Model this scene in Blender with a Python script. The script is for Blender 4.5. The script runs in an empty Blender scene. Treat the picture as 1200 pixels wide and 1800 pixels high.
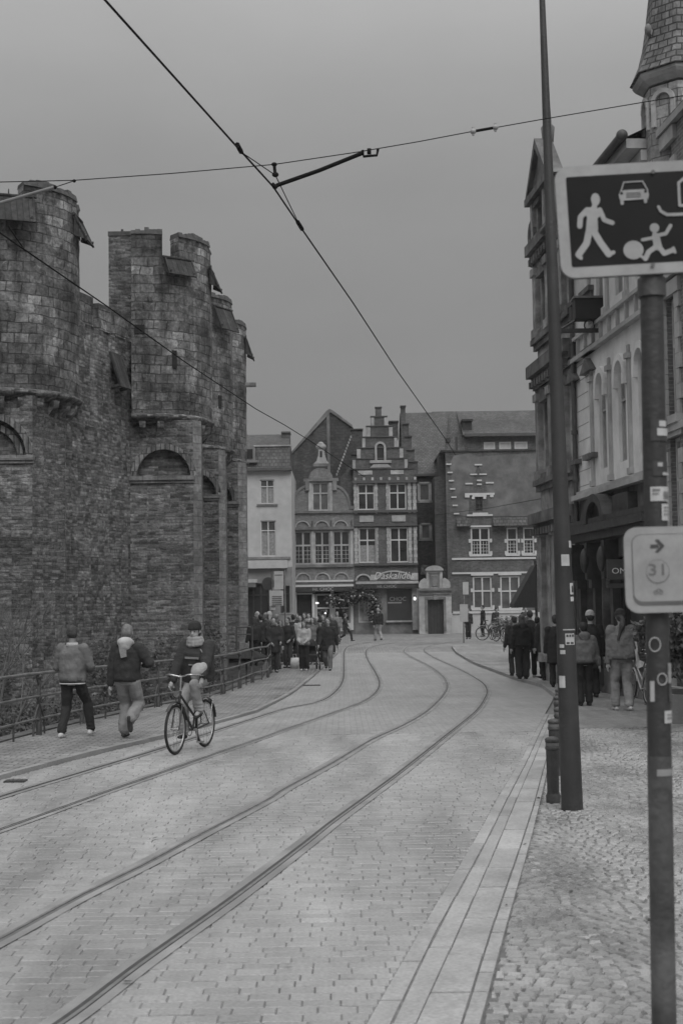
import bpy, bmesh, math, random
from mathutils import Vector, Matrix
random.seed(7)
SC = bpy.context.scene
COL = SC.collection
V = Vector
R = math.radians

# ---------------------------------------------------------------- camera
F = 2500.0            # focal length in photo pixels (50 mm on 36 mm tall film, 1800 px)
CAMH = 2.05
PITCH = math.atan(158/2500.0)
ROLL = 0.0138
CAM = V((0, 0, CAMH))
_R0 = V((1, 0, 0)); _U0 = V((0, -math.sin(PITCH), math.cos(PITCH))); FWD = V((0, math.cos(PITCH), math.sin(PITCH)))
RGT = _R0*math.cos(ROLL) - _U0*math.sin(ROLL)
UPV = _R0*math.sin(ROLL) + _U0*math.cos(ROLL)
cd = bpy.data.cameras.new('camera'); cam = bpy.data.objects.new('camera', cd); COL.objects.link(cam)
M4 = Matrix((( RGT.x, UPV.x, -FWD.x, 0), (RGT.y, UPV.y, -FWD.y, 0), (RGT.z, UPV.z, -FWD.z, CAMH), (0, 0, 0, 1)))
cam.matrix_world = M4
cd.sensor_fit = 'VERTICAL'; cd.sensor_height = 36; cd.sensor_width = 24; cd.lens = 50
cd.clip_end = 2000; cd.clip_start = 0.1
cd.dof.use_dof = True; cd.dof.focus_distance = 24; cd.dof.aperture_fstop = 5.6
SC.camera = cam

# ---------------------------------------------------------------- sky and sun
w = bpy.data.worlds.new('World'); SC.world = w; w.use_nodes = True
nt = w.node_tree; nt.nodes.clear()
out = nt.nodes.new('ShaderNodeOutputWorld'); bg = nt.nodes.new('ShaderNodeBackground')
sky = nt.nodes.new('ShaderNodeTexSky'); sky.sky_type = 'NISHITA'; sky.sun_disc = False
sky.sun_elevation = R(50); sky.sun_rotation = R(165); sky.dust_density = 5; sky.air_density = 1.6
bw = nt.nodes.new('ShaderNodeRGBToBW'); nt.links.new(sky.outputs[0], bw.inputs[0])
tc = nt.nodes.new('ShaderNodeTexCoord'); sep = nt.nodes.new('ShaderNodeSeparateXYZ'); nt.links.new(tc.outputs['Generated'], sep.inputs[0])
# overcast dome: brightness climbs towards the zenith
ramp = nt.nodes.new('ShaderNodeValToRGB'); nt.links.new(sep.outputs['Z'], ramp.inputs[0])
els = ramp.color_ramp.elements
els[0].position = 0.0; els[0].color = (2.2, 2.2, 2.2, 1)
els[1].position = 1.0; els[1].color = (11.5, 11.5, 11.5, 1)
for p_, v_ in ((.18, 2.25), (.28, 2.45), (.35, 3.3), (.39, 4.1), (.46, 5.2), (.64, 8.6)):
    e = els.new(p_); e.color = (v_, v_, v_, 1)
nz = nt.nodes.new('ShaderNodeTexNoise'); nz.inputs['Scale'].default_value = 2.6; nz.inputs['Detail'].default_value = 5
mp = nt.nodes.new('ShaderNodeMapping'); mp.inputs['Scale'].default_value = (1, 1, 2.4); nt.links.new(tc.outputs['Generated'], mp.inputs[0]); nt.links.new(mp.outputs[0], nz.inputs[0])
mr = nt.nodes.new('ShaderNodeMapRange'); mr.inputs[1].default_value = .3; mr.inputs[2].default_value = .7; mr.inputs[3].default_value = .90; mr.inputs[4].default_value = 1.10
nt.links.new(nz.outputs[0], mr.inputs[0])
mul = nt.nodes.new('ShaderNodeMix'); mul.data_type = 'RGBA'; mul.blend_type = 'MULTIPLY'; mul.inputs[0].default_value = 1
nt.links.new(ramp.outputs[0], mul.inputs[6]); nt.links.new(mr.outputs[0], mul.inputs[7])
mx = nt.nodes.new('ShaderNodeMix'); mx.data_type = 'RGBA'; mx.inputs[0].default_value = .88
nt.links.new(bw.outputs[0], mx.inputs[6]); nt.links.new(mul.outputs[2], mx.inputs[7])
nt.links.new(mx.outputs[2], bg.inputs[0]); bg.inputs[1].default_value = 0.11
nt.links.new(bg.outputs[0], out.inputs[0])
sl = bpy.data.lights.new('sun', 'SUN'); sl.energy = 1.5; sl.angle = R(40); sl.color = (1, 1, 1)
so = bpy.data.objects.new('sun', sl); COL.objects.link(so)
_az = R(165); _el = R(50)      # same direction as the sky
sd = V((math.sin(_az)*math.cos(_el), math.cos(_az)*math.cos(_el), math.sin(_el)))
so.rotation_euler = (-sd).to_track_quat('-Z', 'Y').to_euler(); so.location = sd*60
SC.view_settings.view_transform = 'Standard'; SC.view_settings.look = 'None'
SC.view_settings.exposure = 0; SC.view_settings.gamma = 1
SC.render.resolution_x = 682; SC.render.resolution_y = 1024

# ---------------------------------------------------------------- measuring helpers
def ray(px, py):
    return (FWD*F + RGT*(px-600) + UPV*(900-py))
def at(px, py, Y):
    d = ray(px, py); return CAM + d*(Y/d.y)
def sm(a, b, x):
    t = min(1, max(0, (x-a)/(b-a))); return t*t*(3-2*t)
def zg(y):                    # the street dips away from the bridge and rises again to the square
    return -0.33*sm(16, 40, y)*(1-sm(50, 75, y))
def gp(px, py, dz=0.0):       # where a photo point meets the street
    lo, hi = 3.0, 400.0
    def f(Y): p = at(px, py, Y); return p.z-(zg(Y)+dz)
    for _ in range(50):
        m = (lo+hi)/2
        if f(m) > 0: lo = m
        else: hi = m
    return at(px, py, (lo+hi)/2)

# ---------------------------------------------------------------- materials
MATS = {}
def _nodes(name):
    m = bpy.data.materials.new(name); m.use_nodes = True
    t = m.node_tree; b = t.nodes['Principled BSDF']; return m, t, b
def mat(name, g, rough=.8, var=.25, scale=6.0, bump=.0, bscale=40.0, metal=0.0, spec=.5, dirt=0.0, dscale=.6):
    if name in MATS: return MATS[name]
    m, t, b = _nodes(name); N = t.nodes; L = t.links
    tc = N.new('ShaderNodeTexCoord')
    nz = N.new('ShaderNodeTexNoise'); nz.inputs['Scale'].default_value = scale; nz.inputs['Detail'].default_value = 6; L.new(tc.outputs['Object'], nz.inputs[0])
    mr = N.new('ShaderNodeMapRange'); mr.inputs[1].default_value = .3; mr.inputs[2].default_value = .7
    mr.inputs[3].default_value = g*(1-var); mr.inputs[4].default_value = g*(1+var); L.new(nz.outputs[0], mr.inputs[0])
    src = mr.outputs[0]
    if dirt:
        n2 = N.new('ShaderNodeTexNoise'); n2.inputs['Scale'].default_value = dscale; n2.inputs['Detail'].default_value = 8; n2.inputs['Roughness'].default_value = .7
        L.new(tc.outputs['Object'], n2.inputs[0])
        m2 = N.new('ShaderNodeMapRange'); m2.inputs[1].default_value = .42; m2.inputs[2].default_value = .62; m2.inputs[3].default_value = 1-dirt; m2.inputs[4].default_value = 1.0
        L.new(n2.outputs[0], m2.inputs[0])
        mm = N.new('ShaderNodeMath'); mm.operation = 'MULTIPLY'; L.new(src, mm.inputs[0]); L.new(m2.outputs[0], mm.inputs[1]); src = mm.outputs[0]
    L.new(src, b.inputs['Base Color'])
    b.inputs['Roughness'].default_value = rough; b.inputs['Metallic'].default_value = metal; b.inputs['Specular IOR Level'].default_value = spec
    if bump:
        n3 = N.new('ShaderNodeTexNoise'); n3.inputs['Scale'].default_value = bscale; n3.inputs['Detail'].default_value = 4; L.new(tc.outputs['Object'], n3.inputs[0])
        bp = N.new('ShaderNodeBump'); bp.inputs['Strength'].default_value = bump; bp.inputs['Distance'].default_value = .02
        L.new(n3.outputs[0], bp.inputs['Height']); L.new(bp.outputs[0], b.inputs['Normal'])
    MATS[name] = m; return m
def brick(name, c1, c2, mortar, bw_, bh_, ms=.01, warp=0.0, bumpd=.02, dirt=.4, dscale=.35, rough=.85, wscale=1.2, light=0.0, spec=.4, coord='UV', offs=.5, squash=1.0, fine=.25, ragged=0.0, fade=0.0, fsc=7.0):
    """courses of blocks laid in metres on the UV map, with wandering joints, patchy stains and worn faces"""
    if name in MATS: return MATS[name]
    m, t, b = _nodes(name); N = t.nodes; L = t.links
    tc = N.new('ShaderNodeTexCoord'); src = tc.outputs[coord]
    if warp:
        nw = N.new('ShaderNodeTexNoise'); nw.inputs['Scale'].default_value = wscale; nw.inputs['Detail'].default_value = 4; L.new(src, nw.inputs[0])
        sb = N.new('ShaderNodeVectorMath'); sb.operation = 'SUBTRACT'; L.new(nw.outputs['Color'], sb.inputs[0]); sb.inputs[1].default_value = (.5, .5, .5)
        scl = N.new('ShaderNodeVectorMath'); scl.operation = 'MULTIPLY'; L.new(sb.outputs[0], scl.inputs[0]); scl.inputs[1].default_value = (warp*1.6, warp, 0)
        ad = N.new('ShaderNodeVectorMath'); L.new(src, ad.inputs[0]); L.new(scl.outputs[0], ad.inputs[1]); vec = ad.outputs[0]
    else: vec = src
    br = N.new('ShaderNodeTexBrick'); L.new(vec, br.inputs['Vector'])
    br.inputs['Color1'].default_value = (c1, c1, c1, 1); br.inputs['Color2'].default_value = (c2, c2, c2, 1); br.inputs['Mortar'].default_value = (mortar, mortar, mortar, 1)
    br.inputs['Scale'].default_value = 1; br.inputs['Mortar Size'].default_value = ms; br.inputs['Mortar Smooth'].default_value = .4
    br.inputs['Brick Width'].default_value = bw_; br.inputs['Row Height'].default_value = bh_; br.offset = offs; br.squash = squash; br.squash_frequency = 3
    br.inputs['Bias'].default_value = 0
    def noise(sc, lo, hi, a=.35, c=.65, det=7, ro=.65, st=None):
        n = N.new('ShaderNodeTexNoise'); n.inputs['Scale'].default_value = sc; n.inputs['Detail'].default_value = det; n.inputs['Roughness'].default_value = ro
        if st:
            mpn = N.new('ShaderNodeMapping'); mpn.inputs['Scale'].default_value = st; L.new(src, mpn.inputs[0]); L.new(mpn.outputs[0], n.inputs[0])
        else: L.new(src, n.inputs[0])
        r = N.new('ShaderNodeMapRange'); r.inputs[1].default_value = a; r.inputs[2].default_value = c; r.inputs[3].default_value = lo; r.inputs[4].default_value = hi
        L.new(n.outputs[0], r.inputs[0]); return r.outputs[0], n
    def mul(a, c):
        x = N.new('ShaderNodeMath'); x.operation = 'MULTIPLY'; L.new(a, x.inputs[0]); L.new(c, x.inputs[1]); return x.outputs[0]
    bwn = N.new('ShaderNodeRGBToBW'); L.new(br.outputs['Color'], bwn.inputs[0])
    s, _ = noise(dscale, 1-dirt, 1+dirt*.5)
    f, fn = noise(fsc, 1-fine, 1+fine, det=6)
    base = bwn.outputs[0]
    if fade:        # joints worn away or filled in patches
        fm, _ = noise(.8, 0, fade, a=.45, c=.6); mf = N.new('ShaderNodeMix'); L.new(fm, mf.inputs[0]); L.new(base, mf.inputs[2]); mf.inputs[3].default_value = (c1+c2)/2; base = mf.outputs[0]
    c = mul(mul(base, s), f)
    k, _ = noise(1.7, 1-dirt*.6, 1+dirt*.4, st=(1.6, .22, 1)); c = mul(c, k)
    if ragged:      # patches of odd stones
        vo = N.new('ShaderNodeTexVoronoi'); vo.inputs['Scale'].default_value = 1/(bw_*.8); 
        mpv = N.new('ShaderNodeMapping'); mpv.inputs['Scale'].default_value = (1, bw_/bh_*.8, 1); L.new(vec, mpv.inputs[0]); L.new(mpv.outputs[0], vo.inputs['Vector'])
        bv = N.new('ShaderNodeRGBToBW'); L.new(vo.outputs['Color'], bv.inputs[0])
        rv = N.new('ShaderNodeMapRange'); rv.inputs[1].default_value = .2; rv.inputs[2].default_value = .8; rv.inputs[3].default_value = 1-ragged; rv.inputs[4].default_value = 1+ragged; L.new(bv.outputs[0], rv.inputs[0]); c = mul(c, rv.outputs[0])
    L.new(c, b.inputs['Base Color']); b.inputs['Roughness'].default_value = rough; b.inputs['Specular IOR Level'].default_value = spec
    inv = N.new('ShaderNodeMath'); inv.operation = 'SUBTRACT'; inv.inputs[0].default_value = 1; L.new(br.outputs['Fac'], inv.inputs[1])
    hn = N.new('ShaderNodeMath'); hn.operation = 'MULTIPLY_ADD'; L.new(fn.outputs[0], hn.inputs[0]); hn.inputs[1].default_value = .9; L.new(inv.outputs[0], hn.inputs[2])
    bp = N.new('ShaderNodeBump'); bp.inputs['Strength'].default_value = .8; bp.inputs['Distance'].default_value = bumpd
    L.new(hn.outputs[0], bp.inputs['Height']); L.new(bp.outputs[0], b.inputs['Normal'])
    MATS[name] = m; return m
def island(name, lo, hi, rough=.45, bump=.35, bscale=60, spec=.5, patch=.3, pscale=.5, rvar=.2, sstr=1.0, srot=0.0):
    """loose stones: every stone its own tone"""
    if name in MATS: return MATS[name]
    m, t, b = _nodes(name); N = t.nodes; L = t.links
    g = N.new('ShaderNodeNewGeometry'); tc = N.new('ShaderNodeTexCoord')
    r = N.new('ShaderNodeMapRange'); r.inputs[3].default_value = lo; r.inputs[4].default_value = hi; L.new(g.outputs['Random Per Island'], r.inputs[0])
    n = N.new('ShaderNodeTexNoise'); n.inputs['Scale'].default_value = pscale; n.inputs['Detail'].default_value = 7; n.inputs['Roughness'].default_value = .6; smp = N.new('ShaderNodeMapping'); smp.inputs['Rotation'].default_value = (0, 0, srot); smp.inputs['Scale'].default_value = (1.5, sstr, 1); L.new(tc.outputs['Object'], smp.inputs[0]); L.new(smp.outputs[0], n.inputs[0])
    pr = N.new('ShaderNodeMapRange'); pr.inputs[1].default_value = .35; pr.inputs[2].default_value = .65; pr.inputs[3].default_value = 1-patch; pr.inputs[4].default_value = 1+patch; L.new(n.outputs[0], pr.inputs[0])
    n2 = N.new('ShaderNodeTexNoise'); n2.inputs['Scale'].default_value = bscale; n2.inputs['Detail'].default_value = 5; L.new(tc.outputs['Object'], n2.inputs[0])
    p2 = N.new('ShaderNodeMapRange'); p2.inputs[1].default_value = .3; p2.inputs[2].default_value = .7; p2.inputs[3].default_value = .82; p2.inputs[4].default_value = 1.18; L.new(n2.outputs[0], p2.inputs[0])
    a = N.new('ShaderNodeMath'); a.operation = 'MULTIPLY'; L.new(r.outputs[0], a.inputs[0]); L.new(pr.outputs[0], a.inputs[1])
    c = N.new('ShaderNodeMath'); c.operation = 'MULTIPLY'; L.new(a.outputs[0], c.inputs[0]); L.new(p2.outputs[0], c.inputs[1])
    L.new(c.outputs[0], b.inputs['Base Color'])
    rr = N.new('ShaderNodeMapRange'); rr.inputs[1].default_value = .35; rr.inputs[2].default_value = .65; rr.inputs[3].default_value = rough-rvar; rr.inputs[4].default_value = rough+rvar; L.new(n.outputs[0], rr.inputs[0]); L.new(rr.outputs[0], b.inputs['Roughness'])
    b.inputs['Specular IOR Level'].default_value = spec
    bp = N.new('ShaderNodeBump'); bp.inputs['Strength'].default_value = bump; bp.inputs['Distance'].default_value = .006; L.new(n2.outputs[0], bp.inputs['Height']); L.new(bp.outputs[0], b.inputs['Normal'])
    MATS[name] = m; return m
def glow(name, g, e):
    m, t, b = _nodes(name); b.inputs['Base Color'].default_value = (g, g, g, 1); b.inputs['Emission Color'].default_value = (1, 1, 1, 1); b.inputs['Emission Strength'].default_value = e
    MATS[name] = m; return m

# ---------------------------------------------------------------- mesh building
class MB:
    def __init__(s): s.v = []; s.f = []; s.m = []; s.s = []; s.uv = {}
    def add(s, vs, fs, mi=0, smooth=False, uvs=None):
        o = len(s.v); s.v += [tuple(p) for p in vs]
        for i, f in enumerate(fs):
            if uvs: s.uv[len(s.f)] = uvs[i]
            s.f.append(tuple(o+k for k in f)); s.m.append(mi); s.s.append(smooth)
    def box(s, a, b, mi=0, M=None):
        x0, y0, z0 = a; x1, y1, z1 = b
        vs = [V(p) for p in ((x0,y0,z0),(x1,y0,z0),(x1,y1,z0),(x0,y1,z0),(x0,y0,z1),(x1,y0,z1),(x1,y1,z1),(x0,y1,z1))]
        if M: vs = [M @ p for p in vs]
        s.add(vs, [(0,3,2,1),(4,5,6,7),(0,1,5,4),(1,2,6,5),(2,3,7,6),(3,0,4,7)], mi)
    def prism(s, pts, vec, mi=0):
        n = len(pts); vec = V(vec); vs = [V(p) for p in pts]+[V(p)+vec for p in pts]
        s.add(vs, [tuple(range(n))[::-1], tuple(range(n, 2*n))]+[(i, (i+1) % n, n+(i+1) % n, n+i) for i in range(n)], mi)
    def tube(s, pts, r, seg=8, mi=0, caps=True, smooth=True):
        pts = [V(p) for p in pts]; n = len(pts)
        rs = r if isinstance(r, (list, tuple)) else [r]*n
        vs = []; prev = None
        for i, p in enumerate(pts):
            d = (pts[min(i+1, n-1)]-pts[max(i-1, 0)]).normalized()
            if prev is None: a = d.orthogonal().normalized()
            else:
                a = prev-d*prev.dot(d); a = a.normalized() if a.length > 1e-6 else d.orthogonal().normalized()
            prev = a; c = d.cross(a)
            vs += [p+(a*math.cos(2*math.pi*k/seg)+c*math.sin(2*math.pi*k/seg))*rs[i] for k in range(seg)]
        fs = [(i*seg+k, i*seg+(k+1) % seg, (i+1)*seg+(k+1) % seg, (i+1)*seg+k) for i in range(n-1) for k in range(seg)]
        s.add(vs, fs, mi, smooth)
        if caps: s.add(vs[:seg], [tuple(range(seg))[::-1]], mi); s.add(vs[-seg:], [tuple(range(seg))], mi)
    def lathe(s, prof, c, seg=24, mi=0, a0=0, a1=2*math.pi, smooth=True, jit=0, caps=True):
        full = abs(a1-a0-2*math.pi) < 1e-6; n = seg if full else seg+1
        vs = []
        for (r, z) in prof:
            for k in range(n):
                a = a0+(a1-a0)*k/seg; rr = r+(random.uniform(-jit, jit) if jit else 0)
                vs.append(V((c[0]+rr*math.cos(a), c[1]+rr*math.sin(a), c[2]+z)))
        fs = []; uv = []; L_ = 0; ls = [0]
        for i in range(1, len(prof)): L_ += math.hypot(prof[i][0]-prof[i-1][0], prof[i][1]-prof[i-1][1]); ls.append(L_)
        rm = max(p[0] for p in prof)
        for i in range(len(prof)-1):
            for k in range(seg):
                fs.append((i*n+k, i*n+(k+1) % n, (i+1)*n+(k+1) % n, (i+1)*n+k))
                u0 = (a1-a0)*k/seg*rm; u1 = (a1-a0)*(k+1)/seg*rm
                uv.append(((u0, ls[i]), (u1, ls[i]), (u1, ls[i+1]), (u0, ls[i+1])))
        s.add(vs, fs, mi, smooth, uv)
        if caps and full:
            if prof[0][0] > 1e-4: s.add(vs[:n], [tuple(range(n))[::-1]], mi)
            if prof[-1][0] > 1e-4: s.add(vs[-n:], [tuple(range(n))], mi)
    def ell(s, c, r, M=None, seg=16, rings=10, mi=0):
        c = V(c); vs = []
        for i in range(rings+1):
            t = math.pi*i/rings
            for k in range(seg):
                a = 2*math.pi*k/seg; p = V((r[0]*math.sin(t)*math.cos(a), r[1]*math.sin(t)*math.sin(a), -r[2]*math.cos(t)))
                vs.append(c+((M @ p) if M else p))
        s.add(vs, [(i*seg+k, i*seg+(k+1) % seg, (i+1)*seg+(k+1) % seg, (i+1)*seg+k) for i in range(rings) for k in range(seg)], mi, True)
    def cone(s, a, ra, b, rb, seg=12, mi=0):      # round-ended limb
        a = V(a); b = V(b); d = (b-a); L_ = d.length
        if L_ < 1e-5: s.ell(a, (ra,)*3, mi=mi); return
        d.normalize(); pts = []; rs = []
        for k in range(4): t = math.pi/2*(1-k/4); pts.append(a-d*ra*math.sin(t)); rs.append(max(1e-3, ra*math.cos(t)))
        pts.append(a); rs.append(ra); pts.append(b); rs.append(rb)
        for k in range(1, 5): t = math.pi/2*k/4; pts.append(b+d*rb*math.sin(t)); rs.append(max(1e-3, rb*math.cos(t)))
        s.tube(pts, rs, seg, mi)
    def loft(s, secs, seg=18, mi=0):              # secs: (centre, xaxis vec, yaxis vec)
        vs = []
        for c, xa, ya in secs:
            for k in range(seg): a = 2*math.pi*k/seg; vs.append(V(c)+V(xa)*math.cos(a)+V(ya)*math.sin(a))
        n = len(secs)
        s.add(vs, [(i*seg+k, i*seg+(k+1) % seg, (i+1)*seg+(k+1) % seg, (i+1)*seg+k) for i in range(n-1) for k in range(seg)]+[tuple(range(seg))[::-1], tuple(range((n-1)*seg, n*seg))], mi, True)
    def quad(s, a, b, c, d, mi=0): s.add([a, b, c, d], [(0, 1, 2, 3)], mi)
    def build(s, name, mats, parent=None, fix=False):
        me = bpy.data.meshes.new(name); me.from_pydata(s.v, [], s.f)
        if not isinstance(mats, (list, tuple)): mats = [mats]
        for m in mats: me.materials.append(m)
        me.polygons.foreach_set('material_index', s.m); me.polygons.foreach_set('use_smooth', s.s)
        if fix:
            b = bmesh.new(); b.from_mesh(me); bmesh.ops.recalc_face_normals(b, faces=b.faces); b.to_mesh(me); b.free()
        uvl = me.uv_layers.new(name='UVMap').data
        for p in me.polygons:
            ov = s.uv.get(p.index) if not fix else None
            n = p.normal
            if ov is None:
                if abs(n.z) < .75:
                    t = V((-n.y, n.x, 0)); t.normalize()
                    if abs(t.x) > abs(t.y):
                        if t.x < 0: t = -t
                    elif t.y < 0: t = -t
            for j, li in enumerate(p.loop_indices):
                if ov is not None: uvl[li].uv = ov[j]
                else:
                    co = me.vertices[me.loops[li].vertex_index].co
                    uvl[li].uv = (co.dot(t), co.z) if abs(n.z) < .75 else (co.x, co.y)
        o = bpy.data.objects.new(name, me); COL.objects.link(o)
        if parent is not None:
            o.parent = parent
            if parent.parent is None: o.matrix_parent_inverse = parent.matrix_basis.inverted()
        return o
def build_split(mb, name, mats, parent, fix=True):
    """each separate piece becomes a part of its own"""
    n = len(mb.v); up = list(range(n))
    def find(a):
        while up[a] != a: up[a] = up[up[a]]; a = up[a]
        return a
    for f in mb.f:
        for k in f[1:]:
            a, b = find(f[0]), find(k)
            if a != b: up[a] = b
    comp = {}
    for i, f in enumerate(mb.f): comp.setdefault(find(f[0]), []).append(i)
    C = []
    for fs in comp.values():
        vs = [mb.v[k] for i in fs for k in mb.f[i]]; C.append([[min(v[j] for v in vs)-.02 for j in range(3)], [max(v[j] for v in vs)+.02 for j in range(3)], fs])
    ch = True
    while ch:
        ch = False; out = []
        for c in C:
            for o in out:
                if all(c[0][j] <= o[1][j] and o[0][j] <= c[1][j] for j in range(3)):
                    o[0] = [min(a, b) for a, b in zip(o[0], c[0])]; o[1] = [max(a, b) for a, b in zip(o[1], c[1])]; o[2] = o[2]+c[2]; ch = True; break
            else: out.append(c)
        C = out
    for lo, hi, fs in C:
        m = MB(); mp_ = {}
        for i in fs:
            f = []
            for k in mb.f[i]:
                if k not in mp_: mp_[k] = len(m.v); m.v.append(mb.v[k])
                f.append(mp_[k])
            if i in mb.uv: m.uv[len(m.f)] = mb.uv[i]
            m.f.append(tuple(f)); m.m.append(mb.m[i]); m.s.append(mb.s[i])
        o = m.build(name, mats, parent, fix)
    return o
def tag(o, label=None, cat=None, group=None, kind=None):
    if label: o['label'] = label
    if cat: o['category'] = cat
    if group: o['group'] = group
    if kind: o['kind'] = kind
    return o
def thing(name, label, cat, loc=(0, 0, 0), rz=0, group=None):
    o = bpy.data.objects.new(name, None); COL.objects.link(o); o.empty_display_size = .2
    o.location = loc; o.rotation_euler = (0, 0, rz); return tag(o, label, cat, group)
def place(o, loc, rz=0): o.location = loc; o.rotation_euler = (0, 0, rz); return o
def struct(o): o['kind'] = 'structure'; return o
KIDS = {}
def copy_tree(o, label, parent=None):
    c = o.copy(); COL.objects.link(c)
    if parent is not None: c.parent = parent
    for ch in [x for x in bpy.data.objects if x.parent == o]: copy_tree(ch, None, c)
    if label: c['label'] = label
    return c
def smooth_line(pts, n=10):
    P = [V(p) for p in pts]; P = [P[0]*2-P[1]]+P+[P[-1]*2-P[-2]]; out = []
    for i in range(1, len(P)-2):
        for k in range(n):
            t = k/n; a, b, c, d = P[i-1], P[i], P[i+1], P[i+2]
            out.append(.5*((2*b)+(c-a)*t+(2*a-5*b+4*c-d)*t*t+(-a+3*b-3*c+d)*t*t*t))
    out.append(P[-2]); return out
def text_mb(s, size, place_fn, mb, mi=0, depth=.004, shear=0, align='CENTER', sx=1.0):
    """lettering cut as flat mesh letters; place_fn maps (u,v) to a point"""
    cu = bpy.data.curves.new('lettering', 'FONT'); cu.body = s; cu.size = size; cu.shear = shear; cu.align_x = align; cu.align_y = 'CENTER'; cu.resolution_u = 3
    ob = bpy.data.objects.new('lettering', cu); COL.objects.link(ob)
    dg = bpy.context.evaluated_depsgraph_get(); me = bpy.data.meshes.new_from_object(ob.evaluated_get(dg))
    mb.add([place_fn(v.co.x*sx, v.co.y) for v in me.vertices], [tuple(p.vertices) for p in me.polygons], mi)
    bpy.data.objects.remove(ob); bpy.data.meshes.remove(me); bpy.data.curves.remove(cu)

class Frame:
    def __init__(s, O, U, N): s.O = V(O); s.U = V(U).normalized(); s.N = V(N).normalized()
    def p(s, u, v, w=0): return s.O+s.U*u+s.N*w+V((0, 0, v))
    def uv(s, px, py):
        d = ray(px, py); t = (s.O-CAM).dot(s.N)/d.dot(s.N); q = CAM+d*t-s.O; return q.dot(s.U), q.z
    def box(s, mb, u0, u1, v0, v1, w0, w1, mi=0):
        vs = [s.p(u, v, w_) for w_ in (w0, w1) for v in (v0, v1) for u in (u0, u1)]
        fs = [(0,1,3,2),(4,6,7,5),(0,4,5,1),(2,3,7,6),(0,2,6,4),(1,5,7,3)]
        if s.N.cross(s.U).z > 0: pass
        mb.add(vs, fs, mi)
    def poly(s, mb, pts, w0, w1, mi=0): mb.prism([s.p(u, v, w0) for u, v in pts], s.N*(w1-w0), mi)
    def wall(s, mb, u0, u1, v0, v1, ops=(), depth=.22, mi=0, mr=None):
        mr = mi if mr is None else mr
        us = sorted({u0, u1}|{o[0] for o in ops}|{o[1] for o in ops}); vs = sorted({v0, v1}|{o[2] for o in ops}|{o[3] for o in ops})
        us = [u for u in us if u0 <= u <= u1]; vs = [v for v in vs if v0 <= v <= v1]
        for a, b in zip(us, us[1:]):
            for c, d in zip(vs, vs[1:]):
                mu, mv = (a+b)/2, (c+d)/2
                if any(o[0] < mu < o[1] and o[2] < mv < o[3] for o in ops): continue
                mb.quad(s.p(a, c), s.p(b, c), s.p(b, d), s.p(a, d), mi)
        for a, b, c, d in ops:
            q = [(a, c), (b, c), (b, d), (a, d)]
            for i in range(4):
                e, f = q[i], q[(i+1) % 4]; mb.quad(s.p(*e), s.p(*f), s.p(*f, -depth), s.p(*e, -depth), mr)
    def body(s, mb, u0, u1, v0, v1, w0, w1, mi=0):     # the block behind a facade: sides, back and top
        A = [s.p(u0, v0, w0), s.p(u1, v0, w0), s.p(u1, v1, w0), s.p(u0, v1, w0)]; B = [s.p(u0, v0, w1), s.p(u1, v0, w1), s.p(u1, v1, w1), s.p(u0, v1, w1)]
        mb.quad(A[0], A[3], B[3], B[0], mi); mb.quad(A[1], B[1], B[2], A[2], mi); mb.quad(B[0], B[3], B[2], B[1], mi); mb.quad(A[3], A[2], B[2], B[3], mi)
    def window(s, u0, u1, v0, v1, parent, fm, gm, depth=.2, nx=2, rows=(), bar=.05, name='window', thin=None, curtain=None):
        mb = MB(); w0, w1 = -depth+.02, -depth+.09
        for a, b in ((u0, u0+bar), (u1-bar, u1)): s.box(mb, a, b, v0, v1, w0, w1)
        for a, b in ((v0, v0+bar), (v1-bar, v1)): s.box(mb, u0+bar, u1-bar, a, b, w0, w1)
        for i in range(1, nx): u = u0+(u1-u0)*i/nx; s.box(mb, u-bar/2, u+bar/2, v0+bar, v1-bar, w0, w1+.003)
        for r in rows: v = v0+(v1-v0)*r; s.box(mb, u0+bar, u1-bar, v-bar/2, v+bar/2, w0, w1+.006)
        if thin:
            cols, rws, vlo, vhi = thin
            for i in range(1, cols): u = u0+(u1-u0)*i/cols; s.box(mb, u-.012, u+.012, v0+(v1-v0)*vlo, v0+(v1-v0)*vhi, w0, w0+.04)
            for i in range(1, rws): v = v0+(v1-v0)*(vlo+(vhi-vlo)*i/rws); s.box(mb, u0+bar, u1-bar, v-.012, v+.012, w0, w0+.043)
        f = mb.build(name, fm, parent, fix=True)
        g = MB(); s.box(g, u0, u1, v0, v1, -depth-.01, -depth+.03); g.build('pane', gm, f, fix=True)
        if curtain:
            c = MB(); s.box(c, u0+bar, u1-bar, v0+bar, v0+(v1-v0)*curtain, -depth+.031, -depth+.036); c.build('curtain', MATS['curtain'], f, fix=True)
        return f
    def arch_ring(s, mb, uc, vs_, r0, r1, w0, w1, mi=0, seg=16, a0=0, a1=math.pi, ry=None):
        ky = 1 if ry is None else ry/r1
        for k in range(seg):
            t0 = a0+(a1-a0)*k/seg; t1 = a0+(a1-a0)*(k+1)/seg
            P = [s.p(uc+r*math.cos(t), vs_+ky*r*math.sin(t), w_) for w_ in (w0, w1) for r, t in ((r0, t0), (r1, t0), (r1, t1), (r0, t1))]
            mb.add(P, [(0,1,2,3),(7,6,5,4),(0,4,5,1),(1,5,6,2),(2,6,7,3),(3,7,4,0)], mi)
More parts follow.
